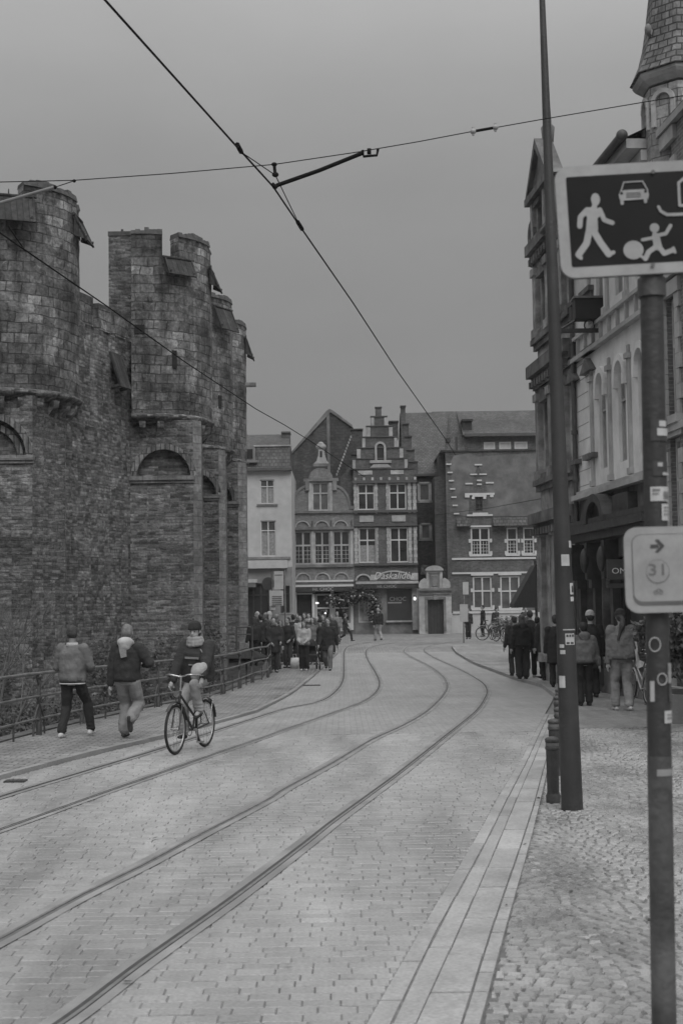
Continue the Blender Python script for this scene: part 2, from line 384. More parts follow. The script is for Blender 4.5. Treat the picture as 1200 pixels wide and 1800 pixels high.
# ================================================================ street
def xy(pxs, dz=0.0): return [gp(a, b, dz) for a, b in pxs]
class Line:          # x as a function of y through measured street points
    def __init__(s, pts): s.p = sorted([(p.y, p.x) for p in pts])
    def __call__(s, y):
        P = s.p
        if y <= P[0][0]: a, b = P[0], P[1]
        elif y >= P[-1][0]: a, b = P[-2], P[-1]
        else:
            for a, b in zip(P, P[1:]):
                if a[0] <= y <= b[0]: break
        t = (y-a[0])/(b[0]-a[0]); return a[1]+(b[1]-a[1])*t
kerbL = Line(xy([(0,1363),(161,1322),(300,1290),(450,1249),(513,1217),(548,1190),(578,1162),(596,1145)], .05))
fenceL = Line(xy([(-60,1330),(45,1298),(165,1268),(285,1241),(385,1222),(411,1214),(434,1204),(450,1197)], .05)+[V((-2.35, 44, 0)), V((-2.7, 60, 0))])
print('FENCE', fenceL.p)
lnA = Line(xy([(642,1800),(735,1640),(827,1487),(875,1400),(915,1336),(952,1264)]))
lnB = Line(xy([(687,1800),(765,1640),(850,1487),(889,1408),(925,1340),(960,1264)]))
lnC = Line(xy([(730,1800),(805,1640),(873,1487),(905,1410),(936,1340),(968,1264)]))
lnE = Line(xy([(812,1800),(862,1640),(915,1487),(938,1415),(958,1340),(980,1264)]))
lnD = Line(xy([(845,1800),(887,1640),(930,1487),(948,1415),(965,1340),(986,1264),(985,1234),(950,1208),(900,1194),(855,1177),(832,1168),(800,1149),(790,1134)]))
facX = lambda y: 8.6-.0724*y
rails_px = [
 [(-170,1455),(7,1399),(150,1356),(296,1312),(430,1268),(500,1246),(554,1235),(583,1221),(602,1196),(604,1165),(606,1142),(622,1133),(660,1128)],
 [(-180,1520),(0,1459),(165,1400),(300,1353),(450,1301),(500,1283),(583,1254),(646,1229),(667,1204),(658,1179),(644,1154),(646,1141),(664,1134),(700,1129)],
 [(-160,1735),(0,1653),(134,1580),(251,1522),(350,1469),(467,1408),(500,1387),(583,1342),(654,1300),(708,1275),(750,1250),(779,1221),(785,1204),(775,1187),(750,1169),(717,1152),(709,1143),(725,1134),(771,1130)],
 [(-60,1895),(105,1800),(251,1691),(408,1580),(530,1488),(583,1446),(646,1400),(708,1354),(771,1304),(833,1254),(852,1229),(856,1212),(842,1196),(800,1173),(754,1151),(746,1141),(767,1132),(810,1127)]]
rails = [smooth_line([gp(a, b) for a, b in L_], 8) for L_ in rails_px]
railX = []
for r_ in rails:
    q = []
    for p in r_:
        if q and p.y <= q[-1].y+.01: break
        q.append(p)
    railX.append(Line(q))

ys = [-30, -10, 0, 3]+[4+.75*i for i in range(96)]+[80, 90, 110, 160, 250, 400]
asph = mat('square_paving', .23, .5, .25, 3, .5, 60, dirt=.3, dscale=.25)
earth = mat('bank_earth', .045, .95, .5, 3, .8, 30)
# ground sheet (dips to the moat bank on the castle side)
g = MB(); vs = []; ncol = 9
for y in ys:
    f = fenceL(min(y, 62)); k = 1-sm(60, 64, y)
    z0 = zg(y)-.03
    row = [(-420, z0-1.5*k), (f-14, z0-1.4*k), (f-3, z0-.95*k), (f-.34, z0-.45*k), (f-.3, z0), (f+6, z0), (f+14, z0), (60, z0), (420, z0)]
    vs += [(x, y, z) for x, z in row]
fs = []; n = len(ys)
for i in range(n-1):
    for j in range(ncol-1): fs.append((i*ncol+j, i*ncol+j+1, (i+1)*ncol+j+1, (i+1)*ncol+j))
for q, f in enumerate(fs): g.add([vs[k] for k in f], [(0, 1, 2, 3)], 1 if q % (ncol-1) < 4 and ys[q//(ncol-1)] < 62 else 0)
struct(g.build('ground', [mat('ground_joint', .17, .8, .3, 8, .5, 60), earth]))

def ribbon(name, m, fl, fr, y0, y1, dz, step=.6, skirt=0):
    mb = MB(); y = y0; prev = None
    while True:
        a, b = fl(y), fr(y); d = dz(y) if callable(dz) else dz
        cur = (V((a, y, zg(y)+d)), V((b, y, zg(y)+d)))
        if prev:
            mb.quad(prev[0], prev[1], cur[1], cur[0])
            if skirt:
                for k in (0, 1): mb.quad(prev[k], cur[k], cur[k]-V((0, 0, skirt)), prev[k]-V((0, 0, skirt)))
        prev = cur
        if y >= y1: break
        y = min(y1, y+step)
    return struct(mb.build(name, m))
setts_far = brick('setts_far', .305, .34, .235, .21, .13, .010, .02, .008, .16, .35, rough=.5, wscale=.8, spec=.5, fine=.18)
cob_far = brick('cobbles_far', .30, .35, .22, .13, .11, .016, .09, .014, .35, .4, rough=.45, wscale=1.1, spec=.5, fine=.22)
slab_far = brick('pavement_far', .20, .29, .10, .22, .14, .012, .04, .01, .28, .5, rough=.55, fine=.2)
ribbon('road', setts_far, kerbL, lnA, 23.0, 62, 0.0)
ribbon('square', brick('square_setts', .23, .31, .13, .25, .18, .02, .05, .01, .25, .25, rough=.5), lambda y: -14, lambda y: 30, 62, 92, -.004)
padL = lambda y: .05
ribbon('pavement', slab_far, lambda y: fenceL(y)-.3, lambda y: kerbL(y)-.14, 2, 62, padL, skirt=.3)
padR = lambda y: .012+.08*sm(24, 30, y)
ribbon('pavement', cob_far, lambda y: lnD(y)+.13*sm(24, 27, y), lambda y: facX(y)+.1, 23.4, 42.6, padR, skirt=.2)
ribbon('pavement', cob_far, lambda y: lnD(y)+.13, lambda y: 16, 42.6, 66, padR, skirt=.2)
def kerbs(fx, side, y0, y1, dz, m, w_=.13, L_=.9):
    mb = MB(); y = y0
    while y < y1:
        e = y+L_-.012; j = random.uniform(-.006, .006)
        for (a, b) in (((fx(y)), (fx(e))),):
            d0 = dz(y)+.004+j; x0, x1 = sorted((0, side*w_))
            P = [V((a+x0, y, zg(y)-.1)), V((a+x1, y, zg(y)-.1)), V((b+x1, e, zg(e)-.1)), V((b+x0, e, zg(e)-.1))]
            Q = [V((p.x+(.008 if i in (0, 3) else -.008), p.y, zg(p.y)+d0)) for i, p in enumerate(P)]
            mb.add(P+Q, [(4,5,6,7),(0,1,5,4),(1,2,6,5),(2,3,7,6),(3,0,4,7)])
        y += L_
    return struct(mb.build('kerb', m))
kst = island('kerb_stone', .22, .29, .5, .3, 50, patch=.2)
kerbs(kerbL, -1, 4, 61, padL, kst); kerbs(lnD, 1, 24, 65, padR, kst)

# --- loose stones close by
def stones(name, m, rows, inside, clampx=None, jit=.002, top=0.0, drop=.011, hz=.0022):
    mb = MB()
    for (cx, cy, w_, d_, a) in rows:
        if not inside(cx, cy): continue
        if clampx:
            lo, hi = clampx(cy); x0, x1 = max(lo, cx-w_/2), min(hi, cx+w_/2)
            if x1-x0 < .035: continue
            cx, w_ = (x0+x1)/2, x1-x0
        ca, sa = math.cos(a), math.sin(a); z = zg(cy)+top+random.uniform(-hz, hz); tx, ty = random.uniform(-.02, .02), random.uniform(-.02, .02)
        P = []
        for q, (k, dz) in enumerate(((1, -drop), (.86, -.001))):
            for sx, sy in ((-1,-1),(1,-1),(1,1),(-1,1)):
                x = sx*w_/2*(k if q == 0 else 1-(.022 if clampx is None or top > .005 else .009)/w_)+random.uniform(-jit, jit); y = sy*d_/2*(k if q == 0 else 1-(.022 if clampx is None or top > .005 else .011)/d_)+random.uniform(-jit, jit)
                P.append(V((cx+x*ca-y*sa, cy+x*sa+y*ca, z+dz+x*tx+y*ty)))
        mb.add(P, [(4,5,6,7),(0,1,5,4),(1,2,6,5),(2,3,7,6),(3,0,4,7)])
    return struct(mb.build(name, m))
def vis(x, y, e=1.6): return abs(x) < .26*y+e
def near_rail(x, y, w_=.15): return any(abs(x-r(y)) < w_*1.15 for r in railX)
rows = []
y = 5.6
while y < 23.1:
    x = -9+random.uniform(0, .2); sl_ = 0
    while x < 5:
        w_ = random.uniform(.185, .225); rows.append((x+w_/2, y+.064, w_-.004, .1195, 0)); x += w_
    y += .127
st_road = island('road_sett', .262, .315, .46, .35, 45, patch=.24, pscale=.6, sstr=.25, srot=-.22)
ribbon('pavement', mat('joint_dirt', .12, .8, .3, 9, .5, 50), lambda y: lnD(y), lambda y: facX(y)+.1, 4.5, 23.5, -.006)
ribbon('road', mat('joint_sand', .205, .8, .42, 1.1, .5, 50), lambda y: kerbL(y), lambda y: lnA(y)+.01, 4.5, 23.05, -.009)
stones('road_setts', st_road, rows, lambda x, y: vis(x, y) and kerbL(y)-.1 < x < lnA(y)+.1, lambda y: (kerbL(y)+.008, lnA(y)-.002))
# segment arcs of small cobbles
rows = []; A_ = .27; Wd = 1.5
def arc(x, j): t = ((x/Wd) % 1)-.5; return -A_*(4*t*t)
for j in range(-8, 205):
    y0 = 4.6+j*.098; x = -1.0
    off = random.uniform(0, .1)
    while x < 8:
        w_ = random.uniform(.085, .115); s1 = arc(x+w_+off, j)-arc(x+off, j); a = math.atan2(s1, w_)
        if abs(a) < 1.0: rows.append((x+w_/2*math.cos(a), y0+arc(x+w_/2+off*0, j), w_-.011, .081, a))
        x += w_*math.cos(min(1.0, abs(a)))
st_cob = island('cobble', .23, .31, .42, .5, 70, patch=.2, pscale=.7)
stones('pavement_cobbles', st_cob, rows, lambda x, y: 5.2 < y < 23.6 and lnD(y)-.05 < x < facX(y) and vis(x, y, 1.2), lambda y: (lnD(y)+.006, 99), .004, .012, .022, .004)
# gutter slabs
def slabs(name, m, fa, fb, y0, y1, L_, gap=.007, top=.006):
    mb = MB(); y = y0
    while y < y1:
        l_ = L_*random.uniform(.8, 1.2); e = y+l_-gap; j = random.uniform(-.003, .003)
        P = [V((fa(y)+gap, y, 0)), V((fb(y)-gap*.4, y, 0)), V((fb(e)-gap*.4, e, 0)), V((fa(e)+gap, e, 0))]
        B = [V((p.x, p.y, zg(p.y)-.02)) for p in P]; c = sum(P, V())/4
        T = [V((p.x+(c.x-p.x)*.03, p.y+(c.y-p.y)*.012, zg(p.y)+top+j)) for p in P]
        mb.add(B+T, [(4,5,6,7),(0,1,5,4),(1,2,6,5),(2,3,7,6),(3,0,4,7)]); y += l_
    return struct(mb.build(name, m))
ribbon('gutter_bed', mat('gutter_joint', .17, .8, .3, 9, .5, 50), lnA, lnD, 5.4, 27.2, -.004)
sl_m = island('gutter_stone', .28, .35, .5, .25, 40, patch=.14, pscale=1.2)
slabs('gutter_stones', sl_m, lnA, lnB, 5.6, 27, .95); slabs('gutter_stones', sl_m, lnB, lnC, 5.6, 27, 1.3, top=.002)
slabs('kerb_slabs', sl_m, lnC, lnE, 5.6, 27, .9, top=.012); slabs('kerb_slabs', sl_m, lnE, lnD, 5.6, 24, .32, top=.010)
# --- tram rails: stone bed strip, steel head and the groove beside it
def offset(L_, d):
    out = []
    for i, p in enumerate(L_):
        t = (L_[min(i+1, len(L_)-1)]-L_[max(i-1, 0)]); t.z = 0; t.normalize(); q = p+V((t.y, -t.x, 0))*d; q.z = zg(q.y); out.append(q)
    return out
def strip(mb, L_, d0, d1, z, mi=0):
    a, b = offset(L_, d0), offset(L_, d1)
    for i in range(len(a)-1):
        mb.quad(a[i]+V((0,0,z)), b[i]+V((0,0,z)), b[i+1]+V((0,0,z)), a[i+1]+V((0,0,z)), mi)
steel = mat('rail_steel', .26, .3, .3, 12, .1, 60, metal=.4)
groove = mat('rail_groove', .045, .6, .3, 10)
bed = mat('rail_bed', .275, .5, .14, 1.6, .4, 50, dirt=.25, dscale=.8)
for i, L_ in enumerate(rails):
    s_ = 1 if i % 2 else -1
    mb = MB(); strip(mb, L_, -.10, -.032, .005, 0); strip(mb, L_, .032, .10, .005, 0); strip(mb, L_, -.032, .032, .0045, 1)
    strip(mb, L_, .0 if s_ > 0 else -.045, .045 if s_ > 0 else 0, .0105, 2) if 0 else None
    hd = (.002, .027) if s_ > 0 else (-.027, -.002)
    strip(mb, L_, hd[0], hd[1], .0085, 3)
    struct(mb.build('tram_rail', [bed, mat('dusty_groove', .11, .7, .3, 10) if i == 2 else groove, groove, steel]))
# iron drain covers and a wet patch of joint
def cover(px, py, w_, d_, label):
    c = gp(px, py); mb = MB(); mb.box((c.x-w_/2, c.y-d_/2, zg(c.y)-.01), (c.x+w_/2, c.y+d_/2, zg(c.y)+.016))
    for k in range(5): xx = c.x-w_/2+w_*(k+.5)/5; mb.box((xx-.02, c.y-d_*.38, zg(c.y)+.0165), (xx+.02, c.y+d_*.38, zg(c.y)+.02), 1)
    o = mb.build('drain_cover', [mat('cast_iron', .035, .5, .3, 20, .2), groove], fix=True); tag(o, label, 'drain cover')
cover(28, 1374, .24, .2, 'dark iron drain cover in the gutter at the left edge below the railing')
cover(548, 1205, .5, .4, 'small dark drain cover in the gutter beside the crowd')
# ================================================================ castle
ashlar = brick('castle_ashlar', .11, .25, .06, .44, .31, .020, .24, .06, .8, .5, wscale=1.0, ragged=.3, fade=.85, fine=.4, fsc=9)
rubble = brick('castle_rubble', .07, .25, .17, .34, .105, .012, .10, .08, .5, .3, wscale=1.5, ragged=.3, squash=.8, fade=.35, fine=.32, fsc=12)
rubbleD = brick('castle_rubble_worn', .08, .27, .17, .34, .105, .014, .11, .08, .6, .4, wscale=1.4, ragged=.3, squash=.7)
quoin = brick('castle_quoin', .16, .24, .12, .5, .28, .01, .04, .03, .35, .5, ragged=.15)
slit = mat('deep_shadow', .012, .9, .2)
wood = brick('old_boards', .04, .065, .02, .18, 4.0, .012, .01, .02, .4, 1.0, fine=.4)
moss = mat('mossy_capping', .075, .95, .4, 5, .8, 30)
RIM, TOPZ, CREN = 8.5, 14.75, 13.75

def drum(root, C, r, a0, a1, gaps, z0=RIM, top=TOPZ, cren=CREN, rows=16, seg=46):
    mb = MB(); cap = MB(); th = .55
    def hgt(a): return cren if any(g0 < a < g1 for g0, g1 in gaps) else top
    n = seg; A = [a0+(a1-a0)*i/n for i in range(n+1)]
    J = [[random.uniform(-.022, .022) for _ in range(n+1)] for _ in range(rows+3)]
    for i in range(n):
        am = (A[i]+A[i+1])/2; h = hgt(am); prev = None
        zs = [z0+(cren-z0)*k/rows for k in range(rows+1)]+([cren+(top-cren)*.5, top] if h > cren else [])
        for k in range(len(zs)-1):
            P = []
            for (ii, kk) in ((i, k), (i+1, k), (i+1, k+1), (i, k+1)):
                rr = r+J[kk][ii]*(.4 if ii in (0, n) else 1); P.append(V((C[0]+rr*math.cos(A[ii]), C[1]+rr*math.sin(A[ii]), zs[kk])))
            u0, u1 = A[i]*r, A[i+1]*r
            mb.add(P, [(0, 1, 2, 3)], 0, False, [((u0, zs[k]), (u1, zs[k]), (u1, zs[k+1]), (u0, zs[k+1]))])
        o0, o1, i0, i1 = [V((C[0]+rr*math.cos(a), C[1]+rr*math.sin(a), h)) for rr, a in ((r, A[i]), (r, A[i+1]), (r-th, A[i]), (r-th, A[i+1]))]
        mb.quad(i0-V((0,0,h-z0)), i0, i1, i1-V((0,0,h-z0)), 0)
        # capping course
        jj = random.uniform(0, .13); U_ = V((0, 0, .12+jj)); e = V((math.cos(am), math.sin(am), 0))*.05
        cap.add([o0+e, o1+e, i1-e, i0-e, o0+U_, o1+U_, i1+U_, i0+U_], [(4,5,6,7),(0,1,5,4),(2,3,7,6),(3,0,4,7),(1,2,6,5),(0,3,2,1)])
        for s_, a, oo, ii_ in ((-1, A[i], o0, i0), (1, A[i+1], o1, i1)):
            nb = hgt(am+s_*(a1-a0)/n) if a0 < am+s_*(a1-a0)/n < a1 else z0
            if nb < h: D_ = V((0, 0, h-nb)); mb.quad(oo, ii_, ii_-D_, oo-D_)
    mb.build('turret', ashlar, root); build_split(cap, 'capping', moss, root, False)
    # corbel table: moulded rim and brackets below it
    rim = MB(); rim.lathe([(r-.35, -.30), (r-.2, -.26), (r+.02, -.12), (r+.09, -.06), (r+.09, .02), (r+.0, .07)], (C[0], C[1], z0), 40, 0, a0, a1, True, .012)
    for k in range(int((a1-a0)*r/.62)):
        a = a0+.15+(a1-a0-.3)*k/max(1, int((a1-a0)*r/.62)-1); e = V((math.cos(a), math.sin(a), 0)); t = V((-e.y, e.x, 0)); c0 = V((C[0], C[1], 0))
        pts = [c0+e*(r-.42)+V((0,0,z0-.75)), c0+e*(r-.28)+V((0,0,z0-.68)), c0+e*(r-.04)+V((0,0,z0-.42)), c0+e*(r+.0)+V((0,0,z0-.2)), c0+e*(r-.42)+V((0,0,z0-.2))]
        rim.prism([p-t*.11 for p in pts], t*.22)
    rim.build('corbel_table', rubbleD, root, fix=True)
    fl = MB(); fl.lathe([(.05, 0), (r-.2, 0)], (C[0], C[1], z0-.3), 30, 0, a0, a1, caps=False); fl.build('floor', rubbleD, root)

def shutter(root, C, r, a, z, w_=1.0, h=.9, out=.42):
    e = V((math.cos(a), math.sin(a), 0)); t = V((-e.y, e.x, 0)); c = V((C[0], C[1], z))+e*(r+.03)
    mb = MB(); top, bot = c, c+e*out-V((0, 0, h))
    n = (top-bot).cross(t).normalized()
    P = [top-t*w_/2, top+t*w_/2, bot+t*w_/2, bot-t*w_/2]
    mb.prism(P, n*.06); [mb.prism([c+t*k, c+t*k+e*.05, bot+t*k, c+t*k-V((0,0,h*.8))], t*(.05 if k < 0 else -.05), 0) for k in (-w_/2, w_/2)]
    for s_ in (-1, 1): mb.tube([c+t*s_*w_*.42-V((0,0,h*.75)), c+t*s_*w_*.42+e*out*.95-V((0,0,h*.85))], .045, 6)
    mb.tube([c-t*w_*.55+V((0,0,.03)), c+t*w_*.55+V((0,0,.03))], .05, 8); mb.tube([c+V((0,0,0)), c+V((0,0,.22))], [.03, .015], 6)
    mb.build('wooden_shutter', wood, root, fix=True)

def blind_arch(root, O, U, N, wd, v0, v1, uc, r, depth=.3):
    fr = Frame(O, U, N); mb = MB(); seg = 18
    mb.quad(fr.p(0, v0), fr.p(uc-r, v0), fr.p(uc-r, v1), fr.p(0, v1)); mb.quad(fr.p(uc+r, v0), fr.p(wd, v0), fr.p(wd, v1), fr.p(uc+r, v1))
    for k in range(seg):
        t0, t1 = math.pi*k/seg, math.pi*(k+1)/seg; a = (uc+r*math.cos(t0), v0+r*math.sin(t0)); b = (uc+r*math.cos(t1), v0+r*math.sin(t1))
        mb.quad(fr.p(b[0], b[1]), fr.p(a[0], a[1]), fr.p(a[0], v1), fr.p(b[0], v1)); mb.quad(fr.p(*a), fr.p(*b), fr.p(*b, -depth), fr.p(*a, -depth))
    mb.quad(fr.p(uc-r, v0, -depth), fr.p(uc+r, v0, -depth), fr.p(uc+r, v0+r, -depth), fr.p(uc-r, v0+r, -depth), 1)
    mb.quad(fr.p(uc-r, v0), fr.p(uc+r, v0), fr.p(uc+r, v0, -depth), fr.p(uc-r, v0, -depth))
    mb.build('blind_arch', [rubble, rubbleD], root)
    v = MB(); fr.arch_ring(v, uc, v0, r, r+.2, -.03, .045, 0, 15); (fr.arch_ring(v, uc, v0, r-.3, r-.12, -depth, -depth+.15, 0, 15) if r > 1 else None)
    v.build('voussoirs', brick('voussoir', .13, .26, .07, .16, .6, .02, .05, .03, .5, .6, ragged=.3), root, fix=True)
    s = MB(); fr.box(s, -.05, wd+.06, v0-.14, v0, -.05, .12); fr.box(s, -.03, wd+.04, v0-.24, v0-.14, -.05, .06); s.build('string_course', quoin, root, fix=True)

def shaft(root, poly, front, vstr, arch, split=.0):
    """buttress below a turret; poly runs along the visible faces, front = index of the face that carries the arch"""
    mb = MB(); n = len(poly)
    for i in range(n-1):
        a, b = V((*poly[i], 0)), V((*poly[i+1], 0))
        z1 = vstr if i == front else RIM-.15
        steps = max(1, int((b-a).length/.6)); zr = int((z1+2)/.6)
        def jp(p, q): random.seed(int(p*1000)+q*37+i*991); return random.uniform(-.02, .02)
        nrm = V(((b-a).y, -(b-a).x, 0)).normalized()
        for s_ in range(steps):
            for k in range(zr):
                pts = []
                for (u, vv) in ((s_, k), (s_+1, k), (s_+1, k+1), (s_, k+1)):
                    j = 0 if (vv in (0, zr) or u in (0, steps)) else jp(u+i*10, vv)
                    p = a.lerp(b, u/steps)+nrm*j; p.z = -2+(z1+2)*vv/zr; pts.append(p)
                mb.add(pts, [(0, 1, 2, 3)], 1 if (i != front and i == 1 and len(poly) > 3 and (b-a).length < .9) else 0)
    random.seed(11)
    top = [V((*p, RIM-.15)) for p in poly]; mb.add(top, [tuple(range(len(top)))])
    mb.build('buttress', [rubble, quoin], root)
    a, b = V((*poly[front], 0)), V((*poly[front+1], 0)); L_ = (b-a).length; N_ = V(((b-a).y, -(b-a).x, 0)).normalized()
    blind_arch(root, a, b-a, N_, L_, vstr, RIM-.15, arch[0], arch[1])

def arrow_slit(root, C, r, a, z, h, w_=.09):
    e = V((math.cos(a), math.sin(a), 0)); t = V((-e.y, e.x, 0)); c = V((C[0], C[1], z))+e*(r-.1)
    mb = MB(); mb.prism([c-t*w_-V((0,0,h/2)), c+t*w_-V((0,0,h/2)), c+t*w_+V((0,0,h/2)), c-t*w_+V((0,0,h/2))], e*.135); mb.build('arrow_slit', slit, root, fix=True)

PI = math.pi
towers = [
 ('grey stone castle tower nearest the camera, cut by the left edge of the photo', (-10.72, 44.4), 2.5, [(-12.9,42.2),(-9.2,42.3),(-8.55,44.0),(-8.5,48)], 0, 6.55, (2.4, 1.12), [(-1.9, -1.02), (-.12, .25)]),
 ('grey stone castle tower with one tall pale block edge, second from the left', (-6.97, 50.5), 2.4, [(-7.42,48.5),(-5.05,48.5),(-4.80,48.85),(-5.12,52.6),(-7.2,52.6)], 0, 6.43, (1.36, .92), [(-1.16, -.93), (-.12, .25)]),
 ('narrow grey castle tower half hidden, third from the left', (-6.96, 60), 2.4, [(-7.42,58.0),(-5.0,58.0),(-4.76,58.35),(-4.98,62),(-7.2,62)], 0, 6.5, (1.42, .9), [(-1.6, -.95), (.0, .3)]),
 ('farthest castle tower, at the end of the wall beside the white house', (-6.72, 65.2), 2.4, [(-7.2,63.3),(-4.6,63.3),(-4.24,63.7),(-4.5,68),(-7.2,68)], 0, 6.6, (1.45, .9), [(-1.4, -.75), (.3, .6)]),
]
troots = []
for (lab, C, r, poly, fr_, vs_, arch, gaps) in towers:
    t = thing('castle_tower', lab, 'tower', (C[0], C[1], -2), 0, 'round towers along the castle wall'); troots.append(t)
    drum(t, C, r, (-PI*.86 if C[1] < 46 or C[1] > 55 else -PI*.515), PI*.42, gaps)
    shaft(t, poly, fr_, vs_, arch)
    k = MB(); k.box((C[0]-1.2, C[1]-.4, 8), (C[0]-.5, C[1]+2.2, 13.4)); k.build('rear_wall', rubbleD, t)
T1, T2, T3, T4 = troots
shutter(T1, (-10.72, 44.4), 2.5, -1.22, 14.35, 1.5, .85, .5); shutter(T1, (-10.72, 44.4), 2.5, -.05, 14.25, 1.0, .8, .42)
shutter(T2, (-6.97, 50.5), 2.4, -.93, 13.95, 1.1, .6, .34); shutter(T2, (-6.97, 50.5), 2.4, -.05, 13.95, 1.0, .7, .34)
shutter(T3, (-6.96, 60), 2.4, -.52, 14.35, 1.3, .95); shutter(T4, (-6.72, 65.2), 2.4, -.02, 14.2, 1.0, .9, .35)
arrow_slit(T2, (-6.97, 50.5), 2.4, -1.0, 10.45, .62); arrow_slit(T3, (-6.96, 60), 2.4, -.6, 10.4, .55); arrow_slit(T4, (-6.72, 65.2), 2.4, -.75, 9.4, .6)
for C_, r_, a_, z_ in (((-6.97, 50.5), 2.4, -1.5, 11.45), ((-6.96, 60), 2.4, -.95, 13.0)): arrow_slit(T2 if C_[1] < 55 else T3, C_, r_, a_, z_, .3, .17)
b = MB(); b.box((-4.35, 64.9, 12.0), (-3.85, 65.15, 12.18)); b.build('stone_spout', quoin, T4, fix=True)
# the straight end wall of the second turret that faces the street
e = MB(); p0 = at(193, 600, 49.6); p1 = at(240, 600, 49.4)
e.box((p0.x, 49.45, 8.4), (p1.x+.2, 51.6, 15.05)); e.box((p0.x-.02, 49.42, 15.05), (p1.x+.1, 51.7, 15.2), 1)
e.tube([V((p0.x+.4, 50, 15.2)), V((p0.x+.4, 50, 15.42))], .05, 6, 1)
e.build('end_wall', [rubble, moss], T2, fix=True)

# curtain walls
def curtain(label, A, B, top, merl, th=1.4, mk=rubbleD):
    A = V((*A, 0)); B = V((*B, 0)); d = (B-A); L_ = d.length; d.normalize(); nrm = V((d.y, -d.x, 0))
    root = thing('castle_wall', label, 'wall', (A.x, A.y, -2))
    mb = MB(); nu, nv = int(L_/.45)+1, 28
    J = {(i, k): random.uniform(-.035, .035) for i in range(nu+1) for k in range(nv+1)}
    for i in range(nu):
        for k in range(nv):
            P = []
            for (a, b_) in ((i, k), (i+1, k), (i+1, k+1), (i, k+1)):
                p = A+d*L_*a/nu+nrm*(J[(a, b_)]); p.z = -2+(top+2)*b_/nv; P.append(p)
            mb.add(P, [(0, 1, 2, 3)], 0)
    Q = [A, B, B-nrm*th, A-nrm*th]
    mb.add([V((q.x, q.y, top)) for q in Q], [(0, 1, 2, 3)]); mb.add([V((q.x, q.y, z)) for z in (-2, top) for q in Q], [(1,2,6,5),(2,3,7,6),(3,0,4,7)])
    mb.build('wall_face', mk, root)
    for (u0, u1, h) in merl:
        m_ = MB(); P = [A+d*u0+nrm*.03, A+d*u1+nrm*.03, A+d*u1-nrm*.5, A+d*u0-nrm*.5]; m_.prism([V((p.x, p.y, top)) for p in P], (0, 0, h), 0)
        m_.prism([V((p.x, p.y, top+h)) for p in P], (0, 0, .12), 1); m_.build('merlon', [ashlar, moss], root, fix=True)
    return root, A, d, nrm
W1, A_, d_, n_ = curtain('worn pale castle wall between the nearest tower and the second tower', (-8.58, 44.05), (-7.15, 48.7), 11.1, [(.3, 1.9, .85), (2.3, 3.2, .75), (3.5, 4.5, .7)])
# hoarding shutter on the wall
for (u, z, w_, h, o_) in ((3.5, 10.5, .8, 1.2, .4),):
    c = A_+d_*u+n_*.05; c.z = z; mb = MB(); P = [c-d_*w_/2, c+d_*w_/2, c+d_*w_/2+n_*o_-V((0,0,h)), c-d_*w_/2+n_*o_-V((0,0,h))]
    nn = (P[1]-P[0]).cross(P[2]-P[0]).normalized(); mb.prism(P, nn*.07); mb.tube([c-d_*w_*.4-V((0,0,h)), c-d_*w_*.4+n_*o_*.9-V((0,0,h*.95))], .06, 6); mb.tube([c+d_*w_*.4-V((0,0,h)), c+d_*w_*.4+n_*o_*.9-V((0,0,h*.95))], .06, 6)
    mb.build('wooden_shutter', wood, W1, fix=True)
curtain('castle wall face between the second and third towers', (-7.1, 52.5), (-7.1, 58.2), 11.4, [(.3, 1.6, .7), (2.2, 3.6, .7)])
curtain('castle wall face between the third and farthest towers', (-7.1, 61.9), (-6.95, 63.4), 11.4, [(.3, 1.2, .7)])
curtain('castle wall leaving the nearest tower towards the left', (-14.5, 36), (-13.0, 43.0), 10.8, [(1, 3, .8), (4, 6, .8)])
curtain('end of the castle wall behind the farthest tower', (-6.9, 67.8), (-9.5, 80), 10.8, [(1, 3, .8)])
# ================================================================ houses closing the street
plaster = mat('white_render', .46, .85, .07, 2.5, .2, 25, dirt=.16, dscale=.5)
plasterG = mat('grey_render', .22, .85, .12, 2.5, .2, 25, dirt=.25, dscale=.6)
stoneL = mat('pale_stone', .42, .85, .18, 3, .5, 20, dirt=.35, dscale=.8)
stoneM = mat('weathered_stone', .20, .85, .22, 3, .5, 20, dirt=.4, dscale=.9)
paint = mat('white_paint', .5, .6, .08, 3)
redbr = brick('brown_brick', .075, .12, .13, .22, .075, .008, .01, .006, .3, .6, fine=.2)
darkbr = brick('dark_brick', .045, .085, .06, .22, .075, .008, .01, .006, .4, .5, fine=.25)
palebr = brick('pale_brick', .17, .23, .2, .22, .075, .008, .01, .006, .25, .5, fine=.2)
patch = mat('patched_render', .165, .9, .25, 1.4, .5, 12, dirt=.4, dscale=.45)
tiles = brick('roof_tiles', .06, .105, .03, .24, .22, .02, .01, .03, .3, .4, fine=.25, rough=.7)
slate = brick('slate_roof', .04, .075, .02, .3, .2, .012, .01, .015, .3, .4, rough=.6)
glass = mat('window_glass', .03, .12, .5, 1.2, spec=.6)
glassL = mat('pale_window_glass', .10, .15, .4, 1.5, spec=.6)
MATS['curtain'] = mat('net_curtain', .24, .9, .3, 8)
black = mat('dark_interior', .012, .6, .3)
darkp = mat('dark_paint', .035, .45, .3, 5)
midp = mat('grey_paint', .12, .6, .2, 5)
leadm = mat('zinc_gutter', .07, .6, .2, 5)
lampm = glow('lamp_glow', .8, 1.6)
D = lambda f: (lambda u: u)

